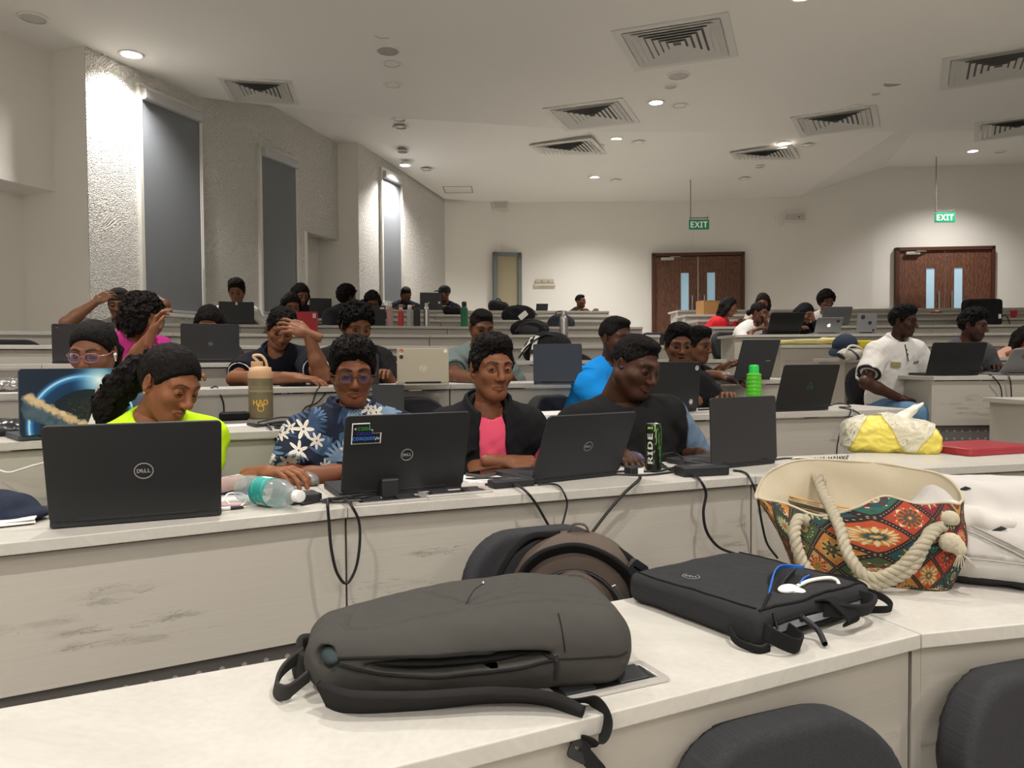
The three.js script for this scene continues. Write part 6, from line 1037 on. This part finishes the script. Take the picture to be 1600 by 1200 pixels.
{
  const o = thing('tumbler', 'large translucent tumbler with a beige flip-handle lid', 'bottle', onDesk(2, 408, 655));
  const s = .042 / .041; o.scale.setScalar(1.26); o.rotation.y = .3;
  part('tumbler_body', lathe([[.0001, .002], [.036, .002], [.0395, .008], [.0395, .085], [.0385, .09], [.0385, .098], [.0395, .103], [.0395, .135], [.038, .14]], 44), phys(0xb5a988, .22, { transmission: .68, thickness: 0, side: THREE.DoubleSide }), o);
  part('band', lathe([[.0398, .09], [.0405, .094], [.0398, .098]], 40), std(0x8d8468, .4), o);
  part('lid', lathe([[.0395, .136], [.0405, .139], [.0405, .156], [.036, .160], [.035, .172], [.02, .176], [.0001, .176]], 40), std(0xc49c76, .55), o);
  part('spout_cap', extrude(roundRect(.034, .03, .006), .018, .002).rotateX(-Math.PI / 2).translate(-.010, .172, 0), std(0xc49c76, .55), o);
  part('flip_handle', tube([[.022, .172, 0], [.016, .196, 0], [.002, .212, 0], [-.022, .210, 0], [-.010, .196, 0], [.004, .18, 0]], .0045, 40, 8), std(0xd6b48c, .55), o);
  part('printed_letters', text('HAO', .017, .0008).translate(0, .058, .0405), std(0xd8a93a, .5), o);
  part('printed_face', [ringGeo(.011, .0035, .0008).translate(0, .038, .0402), discGeo(.004).translate(-.008, .049, .0402), discGeo(.004).translate(.008, .049, .0402)], std(0xd8a93a, .5), o);
}
function bottle(p, name, label, prof, mat, cap, capMat, h = 1, w = 1) { const o = thing(name, label, 'bottle', p); part('bottle_body', lathe(prof.map(([r, y]) => [r * w, y * h]), 32), mat, o); part('cap', lathe(cap.map(([r, y]) => [r * w, y * h]), 28), capMat, o); return o; }
const ridged = (r, h) => { const a = [[.0001, 0], [r * .92, 0], [r, .006]]; for (let i = 0; i < 7; i++) { const y = .012 + (h - .02) * i / 7; a.push([r, y], [r, y + h * .08], [r * .93, y + h * .1], [r * .93, y + h * .115]); } a.push([r, h * .97], [r * .98, h], [r * .7, h * 1.04], [r * .62, h * 1.05]); return a; };
bottle(onDesk(2, 1178, 634), 'water_bottle', 'bright green ridged water bottle with a green screw cap', ridged(.037, .15), phys(0x6fe03a, .2, { transmission: .35, thickness: 0, side: THREE.DoubleSide }), [[.024, .155], [.0245, .158], [.0245, .188], [.02, .194], [.0001, .195]], std(0x25d155, .45), 1.07);
const flask = [[.0001, 0], [.033, 0], [.036, .004], [.036, .17], [.032, .185], [.022, .195], [.0215, .2]], flaskCap = [[.022, .198], [.0235, .2], [.0235, .228], [.0215, .232], [.0001, .233]];
bottle(far3(5, 881, .12), 'steel_flask', 'brushed steel flask standing behind the slate blue laptop', flask, MAT.steel, flaskCap, MAT.steel, 1.25, .95);
bottle(far3(7, 667, .14), 'steel_flask', 'slim steel flask at the right end of the row of bottles', flask, MAT.steel, flaskCap, MAT.steel, 1.05, .8);
bottle(far3(7, 652, .14), 'flask', 'black flask beside the slim steel one', flask, std(0x17181a, .5), flaskCap, std(0x17181a, .5), 1.0, .95);
bottle(far3(7, 610, .12), 'water_bottle', 'clear bottle with pink tint at the left end of the row of bottles', flask, phys(0xd8b8b2, .15, { transmission: .5, thickness: 0, side: THREE.DoubleSide }), flaskCap, std(0xd9d0cc, .5), 1.0, .95);
bottle(far3(7, 627, .25), 'water_bottle', 'small red labelled bottle in the middle of the row of bottles', flask, phys(0xb3332f, .3), flaskCap, std(0xc8c2bc, .5), .9, .8);
bottle(far3(7, 641, .2), 'water_bottle', 'clear bottle with a white label left of the black flask', flask, phys(0xd2d2d2, .15, { transmission: .5, thickness: 0, side: THREE.DoubleSide }), flaskCap, std(0xe0dfdc, .5), .98, .9);
bottle(far3(7, 726, .12), 'water_bottle', 'tall dark green bottle with a black cap loop', flask, std(0x1f6b4c, .5), [[.022, .198], [.024, .2], [.024, .236], [.02, .244], [.0001, .245]], MAT.black, 1.08, 1.05);
// ---- bags farther back, built as soft lumps
function softBag(p, turn, name, label, cat, prims, mat, lo, hi, extra, n = .006) { const o = thing(name, label, cat, p, turn); part('shell', nets(field(prims, 0, (x, y, z) => n * N3(x * 16, y * 16, z * 16) + n * .5 * N3(x * 34, y * 30, z * 34)), lo, hi, .011), mat, o); if (extra) extra(o); return o; }
const blackBag = fabric(0x1a1a1c, .85);
softBag(far3(4, 845, .2), .1, 'backpack', 'black backpack with pale straps and buckles on the fifth row', 'backpack', [cap([-.04, .06, 0], [.12, .09, 0], .085, .1, .06), cap([.02, .12, 0], [.10, .1, -.02], .08, .07, .06)], blackBag, [-.25, -.02, -.16], [.32, .25, .16], o => { part('pale_strap', [ribbon([[-.03, .17, .06], [-.06, .1, .1], [-.075, .0, .105], [-.08, -.05, .11]], .03, .004, [1, 0, .2], 20), ribbon([[-.06, .16, .02], [-.1, .1, .06], [-.14, .06, .07]], .03, .004, [1, .2, .5], 20)], std(0xcfccc4, .7), o); part('buckle', box(.04, .03, .012, [-.07, .06, .11]), MAT.black, o); part('strap', ribbon([[-.16, .02, .06], [-.1, .1, .09], [.02, .17, .07], [.1, .16, .05]], .03, .006, [0, .5, 1], 24), MAT.black, o); });
softBag(far3(6, 828, .2), .2, 'backpack', 'black rounded backpack lying on the seventh row under a white tag', 'backpack', [ell([0, .06, 0], [.19, .1, .12], .03)], blackBag, [-.24, -.05, -.16], [.24, .2, .16], o => { part('pocket_panel', ell2([-.02, .05, .07], [.12, .06, .06]), fabric(0x39393b), o); part('white_tag', extrude(roundRect(.05, .09, .01), .004, .001).applyMatrix4(M4([-.07, .19, .03], [0, 0, -.9])), MAT.white, o); part('piping', tube([[-.16, .03, .09], [-.1, .1, .1], [.04, .12, .1], [.14, .06, .09]], .006, 20, 6), fabric(0x4a4a4c), o); });
softBag(far3(7, 877, .2), .15, 'handbag', 'dark blue-grey laptop case with a top handle standing on the eighth row', 'bag', [ell([0, .05, 0], [.155, .10, .06], .03)], fabric(0x30343a), [-.2, -.05, -.1], [.2, .18, .1], o => part('top_handle', ribbon([[-.06, .135, 0], [-.05, .17, 0], [.05, .17, 0], [.06, .135, 0]], .02, .01, [0, .1, 1], 20), MAT.black, o));
softBag(far3(8, 813, .2), .1, 'duffel_bag', 'big black bag slumped on the ninth row left of the lone man', 'bag', [cap([-.14, .07, 0], [.12, .08, 0], .085, .07, .05), ell([-.02, .14, 0], [.14, .05, .08], .05)], blackBag, [-.3, -.02, -.14], [.32, .24, .14], o => part('piping', tube([[-.05, .19, .04], [.1, .16, .06], [.2, .06, .07]], .008, 16, 6), fabric(0x3b3b3d), o));
softBag(far3(10, 779, .2), .1, 'backpack', 'black bag on the last row before the narrow beige door', 'backpack', [cap([-.06, .08, 0], [.08, .06, 0], .09, .08, .05)], blackBag, [-.2, -.03, -.14], [.22, .22, .14], o => part('top_loop', tube([[-.05, .15, 0], [0, .19, 0], [.05, .14, 0]], .01, 12, 6), MAT.black, o));
softBag(far3(9, 705, .2), .1, 'backpack', 'dark bag between the last row laptop and the green bottle', 'backpack', [cap([-.03, .06, 0], [.1, .05, 0], .07, .06, .05)], blackBag, [-.16, -.03, -.12], [.22, .18, .12], o => part('top_loop', tube([[-.03, .11, 0], [.02, .15, 0], [.07, .1, 0]], .01, 12, 6), std(0x2c3a6a, .7), o));
softBag(far3(7, 1533, .3), 0, 'backpack', 'large angular black bag behind the smiling grey shirt man', 'backpack', [{ k: 0, f: (x, y, z) => rbox(x, y - .15, z, .19, .15, .1, .04) }], blackBag, [-.26, -.03, -.14], [.26, .34, .14], o => part('tag', box(.03, .05, .004, [.14, .1, .105]), MAT.white, o));
// cardboard box
{ const p = far3(9, 1106, .2); const o = thing('cardboard_box', 'brown cardboard box before the left double doors', 'box', p, .25); const m = std(0xa87c4c, .85); part('carton', box(.24, .19, .22, [0, .095, 0], [0, 0, 0], .003), m, o); part('flap', [box(.24, .004, .11, [0, .193, .058], [.05, 0, 0]), box(.24, .004, .11, [0, .193, -.058], [-.05, 0, 0])], std(0xb58858, .85), o); part('tape', box(.05, .0015, .225, [0, .197, 0]), std(0xc9a878, .4), o); }
// folded yellow cloth, caps, yellow pouch on the right block
{
  const p = far3(5, 1268, .12), o = thing('cloth', 'folded pale yellow cloth lying along the sixth row', 'cloth', p, 0);
  part('folds', nets(field([cap([-.36, .02, 0], [.3, .028, 0], .022, .03, .02), cap([-.3, .03, .03], [.34, .036, .02], .016, .026, .015), cap([.1, .05, 0], [.36, .04, .01], .018, .016, .02)], 0, (x, y, z) => .008 * N3(x * 10, y * 30, z * 30)), [-.46, -.02, -.08], [.46, .1, .1], .008), fabric(0xc9bd7c), o);
  part('hem', tube([[-.36, .03, .03], [-.1, .05, .045], [.2, .045, .05], [.37, .04, .03]], .004, 24, 6), fabric(0xe0d8b0), o);
  const c = thing('cap', 'navy baseball cap resting on its side on the fifth row', 'cap', far3(4, 1318, .2).add(V(0, .005, 0)), .5);
  part('crown', new THREE.SphereGeometry(.095, 28, 16, 0, 6.283, 0, 1.65).rotateZ(1.1).translate(.02, .085, 0), fabric(0x2a3346, .85, { side: THREE.DoubleSide }), c); part('peak', ell2([-.07, .05, 0], [.05, .012, .075], new THREE.Quaternion().setFromEuler(new THREE.Euler(0, 0, 1.0))), fabric(0x2a3346), c); part('button', sph(.009, [.105, .128, 0]), fabric(0x20283a), c);
  const s = thing('striped_bag', 'white and navy striped fabric bag beside the cap', 'bag', far3(4, 1330, .08), .2);
  part('shell', nets(field([ell([0, .03, 0], [.11, .045, .06], .02)], 0, (x, y, z) => .007 * N3(x * 20, y * 20, z * 20)), [-.16, -.03, -.1], [.16, .1, .1], .008, (x, y, z) => Math.sin(x * 60 + y * 60) > .72 ? hex(0x30343e) : hex(0xc2bdb0)), fabric(0xffffff, .85, { vertexColors: true }), s); part('strap', tube([[-.09, .03, .04], [-.03, .09, .03], [.05, .08, .02], [.1, .03, .03]], .008, 20, 6), fabric(0xd8d2c2), s);
  const y = thing('pouch', 'bright yellow pouch beside the polo shirt sleeve', 'pouch', far3(4, 1352, .22), .1); part('body', box(.13, .13, .06, [0, .065, 0], [0, 0, 0], .015), std(0xc9b41c, .6), y); part('flap', box(.132, .05, .064, [0, .108, .002], [0, 0, 0], .012), std(0xd6c22a, .6), y);
  const r = thing('cup', 'small red cup at the far right on the ninth row', 'cup', far3(8, 1583, .1), 0); part('cup_body', lathe([[.0001, .002], [.03, .002], [.04, .09], [.037, .09], [.028, .008]], 24), std(0xb0262f, .5), r); part('rim', new THREE.TorusGeometry(.0385, .003, 8, 24).rotateX(Math.PI / 2).translate(0, .09, 0), std(0xc43a42, .5), r);
  const q = thing('snack_packet', 'small red packet on the last row before the right double doors', 'packet', far3(9, 1462, .2), .2); part('packet', nets(field([ell([0, .02, 0], [.09, .025, .05], .01)], 0, (x, y, z) => .006 * N3(x * 40, y * 40, z * 40)), [-.13, -.02, -.08], [.13, .07, .08], .007), std(0xa8392f, .4), q); part('seal', box(.02, .003, .09, [.095, .022, 0]), std(0xd8c8bc, .4), q);
}
// ---- electronics and papers on the second row
function slabThing(k, px, py, w, h, d, turn, name, label, cat, mat, top) { const p = onDesk(k, px, py), o = thing(name, label, cat, p, rowTurn(p) + turn); part('body', box(w, h, d, [0, h / 2, 0], [0, 0, 0], Math.min(h * .3, .006)), mat, o); if (top) top(o, w, h, d); return o; }
const adapterTop = (o, w, h, d) => { part('plug_socket', box(.012, h * .6, d * .4, [w / 2 + .003, h / 2, 0], [0, 0, 0], .002), MAT.rubber, o); part('rating_label', box(w * .5, .0006, d * .5, [0, h + .0002, 0]), std(0x3a3a3c, .5), o); };
slabThing(1, 1096, 742, .155, .030, .07, -.05, 'power_adapter', 'long black power adapter in front of the plain grey laptop', 'adapter', MAT.black, adapterTop);
slabThing(1, 799, 760, .13, .022, .05, .05, 'power_adapter', 'slim black power adapter at the desk edge left of the third laptop', 'adapter', MAT.black, adapterTop);
slabThing(1, 473, 785, .075, .026, .06, .1, 'power_adapter', 'small black power adapter by the cap of the lying bottle', 'adapter', MAT.black, adapterTop);
slabThing(1, 990, 742, .048, .028, .04, .1, 'plug_adapter', 'small black cube plug left of the drinks can', 'adapter', MAT.black, (o, w, h, d) => part('white_face', box(.02, .018, .002, [w * .25, h * .5, d / 2 + .001]), MAT.white, o));
slabThing(1, 609, 778, .048, .052, .03, -.05, 'charger_plug', 'black charger plug standing in the desk socket before the stickered laptop', 'adapter', MAT.black, (o, w, h, d) => part('seam', box(w * 1.002, .0015, d * 1.002, [0, h * .8, 0]), MAT.rubber, o));
slabThing(1, 42, 803, .10, .022, .09, -.1, 'power_bank', 'dark grey flat box beside the leftmost laptop', 'power bank', std(0x4a4a48, .35), (o, w, h, d) => part('top_plate', box(w * .94, .001, d * .94, [0, h + .0005, 0]), std(0x6a6660, .3), o));
// desk power sockets
function deskSocket(k, px, py, label, fuzzy) { const p = onDesk(k, px, py), o = thing('desk_socket', label, 'power socket', [p.x, p.y + .0015, p.z], rowTurn(p)); part('frame', extrude(roundRect(.19, .075, .006), .003, .001, [roundRect(.165, .052, .003)]).rotateX(-Math.PI / 2), std(0xc9c6bf, .3, { metalness: .5 }), o); part('recess', box(.165, .001, .052, [0, .0005, 0]), std(0x101012, .7), o); for (const x of [-.045, .045]) part('socket', box(.05, .006, .04, [x, .004, 0], [.15, 0, 0], .002), std(0x2a2b2d, .5), o); if (fuzzy) part('brush_strip', Array.from({ length: 40 }, (_, i) => cyl(.0012, .0006, .02 + .012 * ((i * 7) % 5) / 5, [-.08 + .16 * ((i * 17) % 40) / 40, .012, -.02 + .03 * ((i * 11) % 7) / 7], [.4 * Math.sin(i), 0, .4 * Math.cos(i * 2)], 5)), MAT.black, o); }
deskSocket(1, 712, 770, 'desk power socket right before the stickered laptop');
deskSocket(1, 1300, 726, 'desk power socket with a bristle strip left of the yellow carrier bag', true);
deskSocket(1, 608, 782, 'desk power socket under the standing charger plug');
deskSocket(0, 940, 1068, 'desk power socket half under the big grey backpack');
// phone on papers, paper sheets
{
  const p = onDesk(1, 764, 743), t = rowTurn(p);
  const a = thing('paper', 'white sheet of paper under the phone', 'paper', onDesk(1, 765, 746), t + .1); part('sheet', box(.2, .003, .13, [0, .0016, 0]), MAT.white, a); part('lower_sheet', box(.19, .001, .12, [.012, .0005, .012], [0, .12, 0]), std(0xcdc6d8, .6), a);
  const o = thing('phone', 'black phone lying on white paper by the pink t-shirt man', 'phone', p.clone().add(V(0, .0034, -.01)), t - 1.0);
  part('case', extrude(roundRect(.074, .15, .01), .007, .001).rotateX(-Math.PI / 2).translate(0, .0012, 0), std(0x4a4744, .4), o); part('screen', extrude(roundRect(.068, .143, .008), .0006).rotateX(-Math.PI / 2).translate(0, .0092, 0), phys(0x08080a, .08), o); part('button', box(.002, .004, .012, [.0385, .005, -.03]), MAT.steel, o);
  for (const [k, px, py, w, d, tt, lab] of [[2, 845, 646, .30, .2, .1, 'large white sheet on the third row between the pink and black t-shirt men'], [2, 1100, 639, .1, .05, .2, 'white paper scraps beside the black laptop with stickers'], [3, 735, 597, .12, .08, -.1, 'white sheet under the arm of the grey green t-shirt man'], [2, 368, 665, .12, .06, .2, 'white papers before the beige-lidded tumbler'], [1, 345, 778, .16, .1, -.1, 'white papers under the pens beside the leftmost laptop']]) { const q = onDesk(k, px, py), s = thing('paper', lab, 'paper', q, rowTurn(q) + tt); part('sheet', box(w, .002, d, [0, .001, 0]), MAT.white, s); part('lower_sheet', box(w * .95, .001, d, [.008, .0005, .01], [0, .1, 0]), MAT.white, s); }
}
// mouse under the big man's hand; mouse of the young man at the fourth row
function mouse(p, t, label, col) { const o = thing('computer_mouse', label, 'mouse', p, t); part('shell', nets(field([ell([0, .012, 0], [.031, .026, .054], .01), keep(half([0, .002, 0], [0, -1, 0], .003))]), [-.045, -.004, -.07], [.045, .05, .07], .004), std(col, .35), o); part('wheel', cyl(.008, .008, .006, [0, .034, -.028], [0, 0, Math.PI / 2], 16), MAT.rubber, o); part('button_seam', box(.0012, .003, .04, [0, .0355, -.025], [.25, 0, 0]), MAT.rubber, o); }
mouse(onDesk(1, 989, 722), .5, 'dark mouse with violet sides under the big man’s hand', 0x4a4260);
mouse(onDesk(3, 1133, 590), .6, 'grey mouse under the hand of the young man at the fourth row', 0x6a6a6c);
mouse(onDesk(1, 478, 757), .8, 'grey mouse before the floral shirt man', 0x6f6e6c);
// pens
function pen(k, px, py, turn, label, col, tip) { const p = onDesk(k, px, py), o = thing('pen', label, 'pen', p.add(V(0, .0048, 0)), turn); part('barrel', cyl(.0045, .0045, .1, [0, 0, 0], [0, 0, Math.PI / 2], 14), std(col, .4), o); part('grip', cyl(.0048, .0038, .03, [.064, 0, 0], [0, 0, Math.PI / 2], 14), MAT.rubber, o); part('tip', cyl(.0012, .003, .012, [.085, 0, 0], [0, 0, -Math.PI / 2], 10), std(tip, .3, { metalness: .6 }), o); }
pen(1, 352, 793, Math.PI + .35, 'pen with a clear pink barrel beside the leftmost laptop', 0xc79aa0, 0xb9b9b9);
pen(1, 326, 800, .45, 'white pen tip sticking out under the leftmost laptop', 0xd8d6d0, 0xb9b9b9);
pen(1, 370, 774, -.05, 'purple screwdriver-like pen on the papers', 0x3a2f8a, 0x8a8a8a);
pen(2, 1104, 641, .5, 'black pen on the white paper scraps', 0x222226, 0xb9b9b9);
{ const p = onDesk(1, 338, 776), o = thing('pencil_case', 'pale pink pencil case behind the lying bottle', 'pencil case', p, .5); part('case_body', nets(field([cap([-.06, .022, 0], [.06, .034, 0], .018, .02, .01)], 0, (x, y, z) => .003 * N3(x * 40, y * 40, z * 40)), [-.1, -.005, -.04], [.1, .08, .04], .005), fabric(0xb59a94), o); part('zip', tube([[-.06, .041, 0], [.06, .054, 0]], .002, 8, 6), MAT.steel, o); }
{ const p = onDesk(1, 14, 812), o = thing('cloth', 'dark navy cloth and papers at the left edge of the second row', 'cloth', p, .3); part('folds', nets(field([ell([-.03, .03, 0], [.09, .04, .06], .02), ell([.02, .015, .02], [.07, .02, .05], .02)], 0, (x, y, z) => .009 * N3(x * 22, y * 22, z * 22)), [-.16, -.02, -.1], [.14, .1, .12], .007), fabric(0x232a3c), o); part('page', [box(.13, .004, .09, [0, .006, .06], [0, .3, 0]), box(.12, .003, .08, [.01, .012, .05], [.05, .1, .04])], MAT.white, o); }
{ const p = onDesk(2, 366, 657), o = thing('pouch', 'flat black pouch behind the beige-lidded tumbler', 'pouch', p, rowTurn(p)); part('body', box(.115, .036, .06, [0, .018, 0], [0, 0, 0], .012), blackBag, o); part('zip', tube([[-.05, .03, .031], [.05, .03, .031]], .002, 6, 6), MAT.rubber, o); }
{ const p = onDesk(2, 10, 680), o = thing('plastic_bag', 'crumpled black plastic bag at the left end of the third row', 'bag', p, .2); part('film', nets(field([ell([0, .02, 0], [.12, .035, .06], .02)], 0, (x, y, z) => .012 * Math.abs(N3(x * 24, y * 24, z * 24)) - .004), [-.18, -.02, -.1], [.18, .08, .1], .007), std(0x242426, .25), o); part('handle', tube([[.08, .03, 0], [.14, .05, .01], [.12, .02, .03]], .004, 12, 6), std(0x242426, .25), o); }
{ const p = onDesk(3, 8, 612), o = thing('foil_packet', 'crumpled silver packet at the left end of the fourth row', 'packet', p, .2); part('film', nets(field([ell([0, .025, 0], [.13, .035, .06], .02)], 0, (x, y, z) => .012 * Math.abs(N3(x * 30, y * 30, z * 30)) - .004), [-.2, -.02, -.1], [.2, .08, .1], .007), std(0x9a9896, .2, { metalness: .7 }), o); part('seal', box(.01, .03, .08, [.13, .02, 0]), std(0xb5b3b0, .25, { metalness: .7 }), o); }
{ const p = onDesk(3, 470, 603), o = thing('usb_hub', 'long black hub with a white label under the folded arm', 'hub', p, rowTurn(p)); part('body', box(.19, .025, .08, [0, .0125, 0], [0, 0, 0], .004), MAT.black, o); part('label', box(.02, .012, .001, [.03, .013, .0405]), MAT.white, o); }
// ---- cables
const edge = (k, dr = -.036) => (px, py) => atR(px, py, R0 + GAP * k + dr);         // just in front of the desk edge of row k
function cable(label, pts, r = .0032, mat = MAT.cable) { const o = tube(pts, r, pts.length * 10, 8); const m = shadow(new THREE.Mesh(o, mat)); m.name = numbered('cable'); m.userData = { label, category: 'cable' }; scene.add(m); return m; }
const dk = (k, px, py, h = .004) => onY(px, py, deskY(k) + h);
const e1 = edge(1), e2 = edge(2), e3 = edge(3);
cable('black cable hanging in a long loop under the stickered laptop', [dk(1, 560, 776), dk(1, 525, 780), e1(512, 786), e1(514, 815), e1(518, 860), e1(528, 898), e1(541, 912), e1(554, 893), e1(562, 850), e1(560, 812), e1(548, 788), dk(1, 541, 779), dk(1, 575, 772)], .0036);
cable('black cable running from the slim adapter down behind the brown backpack', [dk(1, 758, 757), dk(1, 790, 756), e1(822, 768), e1(838, 788), e1(852, 812), e1(866, 836)], .0036);
cable('thin black cable arching off the desk edge above the brown backpack', [dk(1, 840, 757), dk(1, 862, 756), e1(880, 768), e1(886, 785), e1(882, 808), e1(875, 830)], .0026);
cable('black cable crossing diagonally from the cube plug to the brown backpack', [dk(1, 1000, 743), e1(996, 752), e1(978, 768), e1(952, 797), e1(928, 828), e1(912, 850)], .0042);
cable('black cable in an S curve from the long adapter to the laptop bag', [dk(1, 1030, 722), dk(1, 1050, 735), dk(1, 1078, 742), e1(1095, 752), e1(1103, 770), e1(1099, 800), e1(1104, 830), e1(1122, 854), e1(1150, 866)], .0042);
cable('black cable dropping beside the tote bag', [dk(1, 1146, 735), dk(1, 1160, 737), e1(1174, 752), e1(1184, 780), e1(1190, 815), e1(1199, 850), e1(1215, 872)], .0036);
cable('coiled black cable around the drinks can', [dk(1, 900, 745), dk(1, 950, 738), dk(1, 985, 736), dk(1, 1030, 736), dk(1, 1068, 722, .02), dk(1, 1052, 708, .03), dk(1, 1032, 714, .03), dk(1, 1034, 730, .01), dk(1, 1068, 733), dk(1, 1010, 742), dk(1, 960, 741)], .0032);
cable('black cable tangle beside the stickered laptop', [dk(1, 470, 788), dk(1, 520, 780), dk(1, 570, 777, .012), dk(1, 590, 772, .01), dk(1, 545, 775, .016), dk(1, 500, 783, .006), dk(1, 560, 783, .006), dk(1, 592, 778)], .0034);
cable('black cable along the desk from the third laptop', [dk(1, 728, 748), dk(1, 760, 747, .01), dk(1, 800, 747, .012), dk(1, 838, 755, .008)], .003);
cable('black cable running right from the plain grey laptop', [dk(1, 1200, 720), dk(1, 1230, 716), dk(1, 1265, 718), dk(1, 1285, 728), e1(1297, 740), e1(1300, 752)], .003);
cable('white earphone cord looping above the tote bag', [dk(1, 1238, 728), dk(1, 1237, 722, .03), dk(1, 1240, 716, .05), dk(1, 1262, 716, .045), dk(1, 1266, 722, .02), dk(1, 1245, 722, .035)], .0022, MAT.cableW);
cable('white cable loop on the papers beside the leftmost laptop', [dk(1, 362, 790), dk(1, 352, 780, .012), dk(1, 358, 771, .02), dk(1, 376, 771, .02), dk(1, 385, 781, .012), dk(1, 376, 792)], .0024, MAT.cableW);
cable('white cable running out of the left edge behind the leftmost laptop', [atZ(-8, 733, 2.3), atZ(14, 738, 2.3), atZ(34, 733, 2.3), atZ(54, 727, 2.3), atZ(90, 728, 2.2), onY(120, 760, deskY(1) + .004)], .003, MAT.cableW);
cable('black cable falling from the tangle at the tumbler', [dk(2, 415, 662), e2(424, 672), e2(432, 690), e2(434, 720), e2(433, 760)], .0042);
cable('black cable tangle beside the tumbler', [dk(2, 402, 660), dk(2, 440, 652, .02), dk(2, 470, 655, .012), dk(2, 425, 664, .008), dk(2, 455, 663, .014), dk(2, 482, 660, .006), dk(2, 430, 668), dk(2, 470, 668, .01)], .004);
cable('flat black cable bundle behind the tumbler', [dk(2, 388, 663), dk(2, 410, 664, .01), dk(2, 445, 660, .012), dk(2, 490, 662)], .007);
cable('thin black cable dropping from the fourth row left of the tumbler', [dk(3, 330, 606), dk(3, 338, 604), e3(343, 614), e3(349, 630), e3(350, 655)], .0035);
cable('black charger cable hanging under the folded arms', [dk(3, 500, 604), e3(493, 614), e3(488, 630), e3(480, 645), e3(474, 662)], .003);
cable('black cable curving below the navy polo man', [dk(3, 512, 602), e3(506, 618), e3(494, 630), e3(478, 636), e3(468, 652)], .003);
cable('cable knot at the end of the third row', [dk(2, 1296, 634), dk(2, 1310, 630, .015), dk(2, 1328, 636, .008), dk(2, 1312, 636, .006), dk(2, 1330, 640)], .0032);
cable('black cable dropping to the socket at the end of the third row', [dk(2, 1330, 640), e2(1326, 652), e2(1314, 672), e2(1309, 692), e2(1307, 712)], .003);
cable('thin black cable hanging behind the yellow carrier bag', [dk(2, 1332, 640), e2(1344, 648), e2(1352, 662), e2(1357, 680)], .003);
const e3r = (px, py) => atZ(px, py, rightZ(3) - .012);
cable('black cable hanging in a curve from the scuffed desk at the right', [atZ(1545, 585, rightZ(3) + .05), e3r(1553, 590), e3r(1563, 604), e3r(1565, 625), e3r(1557, 648), e3r(1563, 658), e3r(1578, 660)], .004);
cable('straight black cable hanging at the right edge', [atZ(1570, 584, rightZ(3) + .05), e3r(1577, 590), e3r(1580, 610), e3r(1580, 640)], .004);
cable('black cable arching over the desk at the right edge', [atZ(1520, 584, rightZ(3) + .1), atZ(1560, 578, rightZ(3) + .12), atZ(1590, 579, rightZ(3) + .14), atZ(1606, 586, rightZ(3) + .14)], .004);
cable('black cable beside the far red cup', [far3(8, 1560, .1), far3(8, 1570, .02).add(V(0, .03, 0)), far3(8, 1577, -.02).add(V(0, -.06, 0)), far3(8, 1578, -.02).add(V(0, -.16, 0))], .006);
// shirt details
for (const [u, s] of [[.93, .0], [.86, .0]]) badge(CAST.polo, 'button', u, s, .012, .012, std(0x222226, .5));
badge(CAST.polo, 'placket', .885, -.003, .006, .12, std(0x1b1c20, .8), .0012);
badge(CAST.polo, 'name_badge', .70, -.085, .062, .038, std(0x8c8358, .35, { metalness: .4 }), .003);
{ const b = badge(CAST.polo, 'chest_print', .72, .085, .002, .002, std(0x5a2f6a, .6), .0004); part('chest_lettering', text('SLIIT', .018, .0008), std(0x5a2f6a, .6), b); }
badge(CAST.forehead, 'chest_lettering_panel', .55, .03, .002, .002, MAT.white, .0004).add((() => { const m = shadow(new THREE.Mesh(text('IFT', .03, .001), std(0xcfcfd2, .6))); m.name = 'chest_lettering'; return m; })());
collar(CAST.polo, cloth(0xdedad4), .074, .04, .55, 'collar', std(0x1b1c20, .8));
collar(CAST.forehead, cloth(0x171a28), .074, .04, .5, 'collar', std(0xcfcfd2, .8));
collar(CAST.pink, cloth(0x17171a), .078, .045, .55, 'collar');
collar(CAST.floral, cloth(0x1a2436), .076, .042, .55, 'collar');
for (const q of [0, 1]) { sleeveTrim(CAST.polo, q, .67, std(0x1b1c20, .85), .068, .011); sleeveTrim(CAST.forehead, q, .655, std(0xcfcfd2, .85), .067, .0032); sleeveTrim(CAST.teal, q, .715, std(0x22262c, .85), .062, .005); }
badge(CAST.pink, 'chest_lettering_panel', .66, -.005, .002, .002, MAT.black, .0004).add((() => { const m = shadow(new THREE.Mesh(text('INJUSTICE', .012, .001), MAT.black)); m.name = 'chest_lettering'; return m; })());
glasses(CAST.floral, 0x5a3c26, .048, .037, .009, .0021, 0x8a7bff, 0xf0ecff); glasses(CAST.glassesGirl, 0xb08a84, .046, .034, .013, .0016, 0x6a5bff, 0xe8e2ff); glasses(CAST.specs, 0x2a2220, .045, .034, .012, .0016, 0xcccccc);  // violet lens colours put a reflection into the glass
for (const s of [-1, 1]) { headPart(CAST.glassesGirl, 'earbud', [sph(.007, [s * .084, -.004, .006]), cyl(.0028, .0028, .026, [s * .086, -.018, .012], [.2, 0, 0], 10)], MAT.white); headPart(CAST.neon, 'earring', sph(.0042, [s * .083, -.033, -.002]), std(0xd8c9a0, .2, { metalness: .9 })); }
headPart(CAST.big, 'earbud', sph(.008, [-.082, -.006, .006]), MAT.black);
headPart(CAST.capMan, 'cap', [ell2([0, .06, -.012], [.088, .085, .105]), ell2([0, .055, .12], [.07, .01, .06])], fabric(0x22252b));
headPart(CAST.armsUp, 'cap', ell2([0, .062, -.014], [.087, .078, .104]), fabric(0x2b2724));
renderer.render(scene, camera);
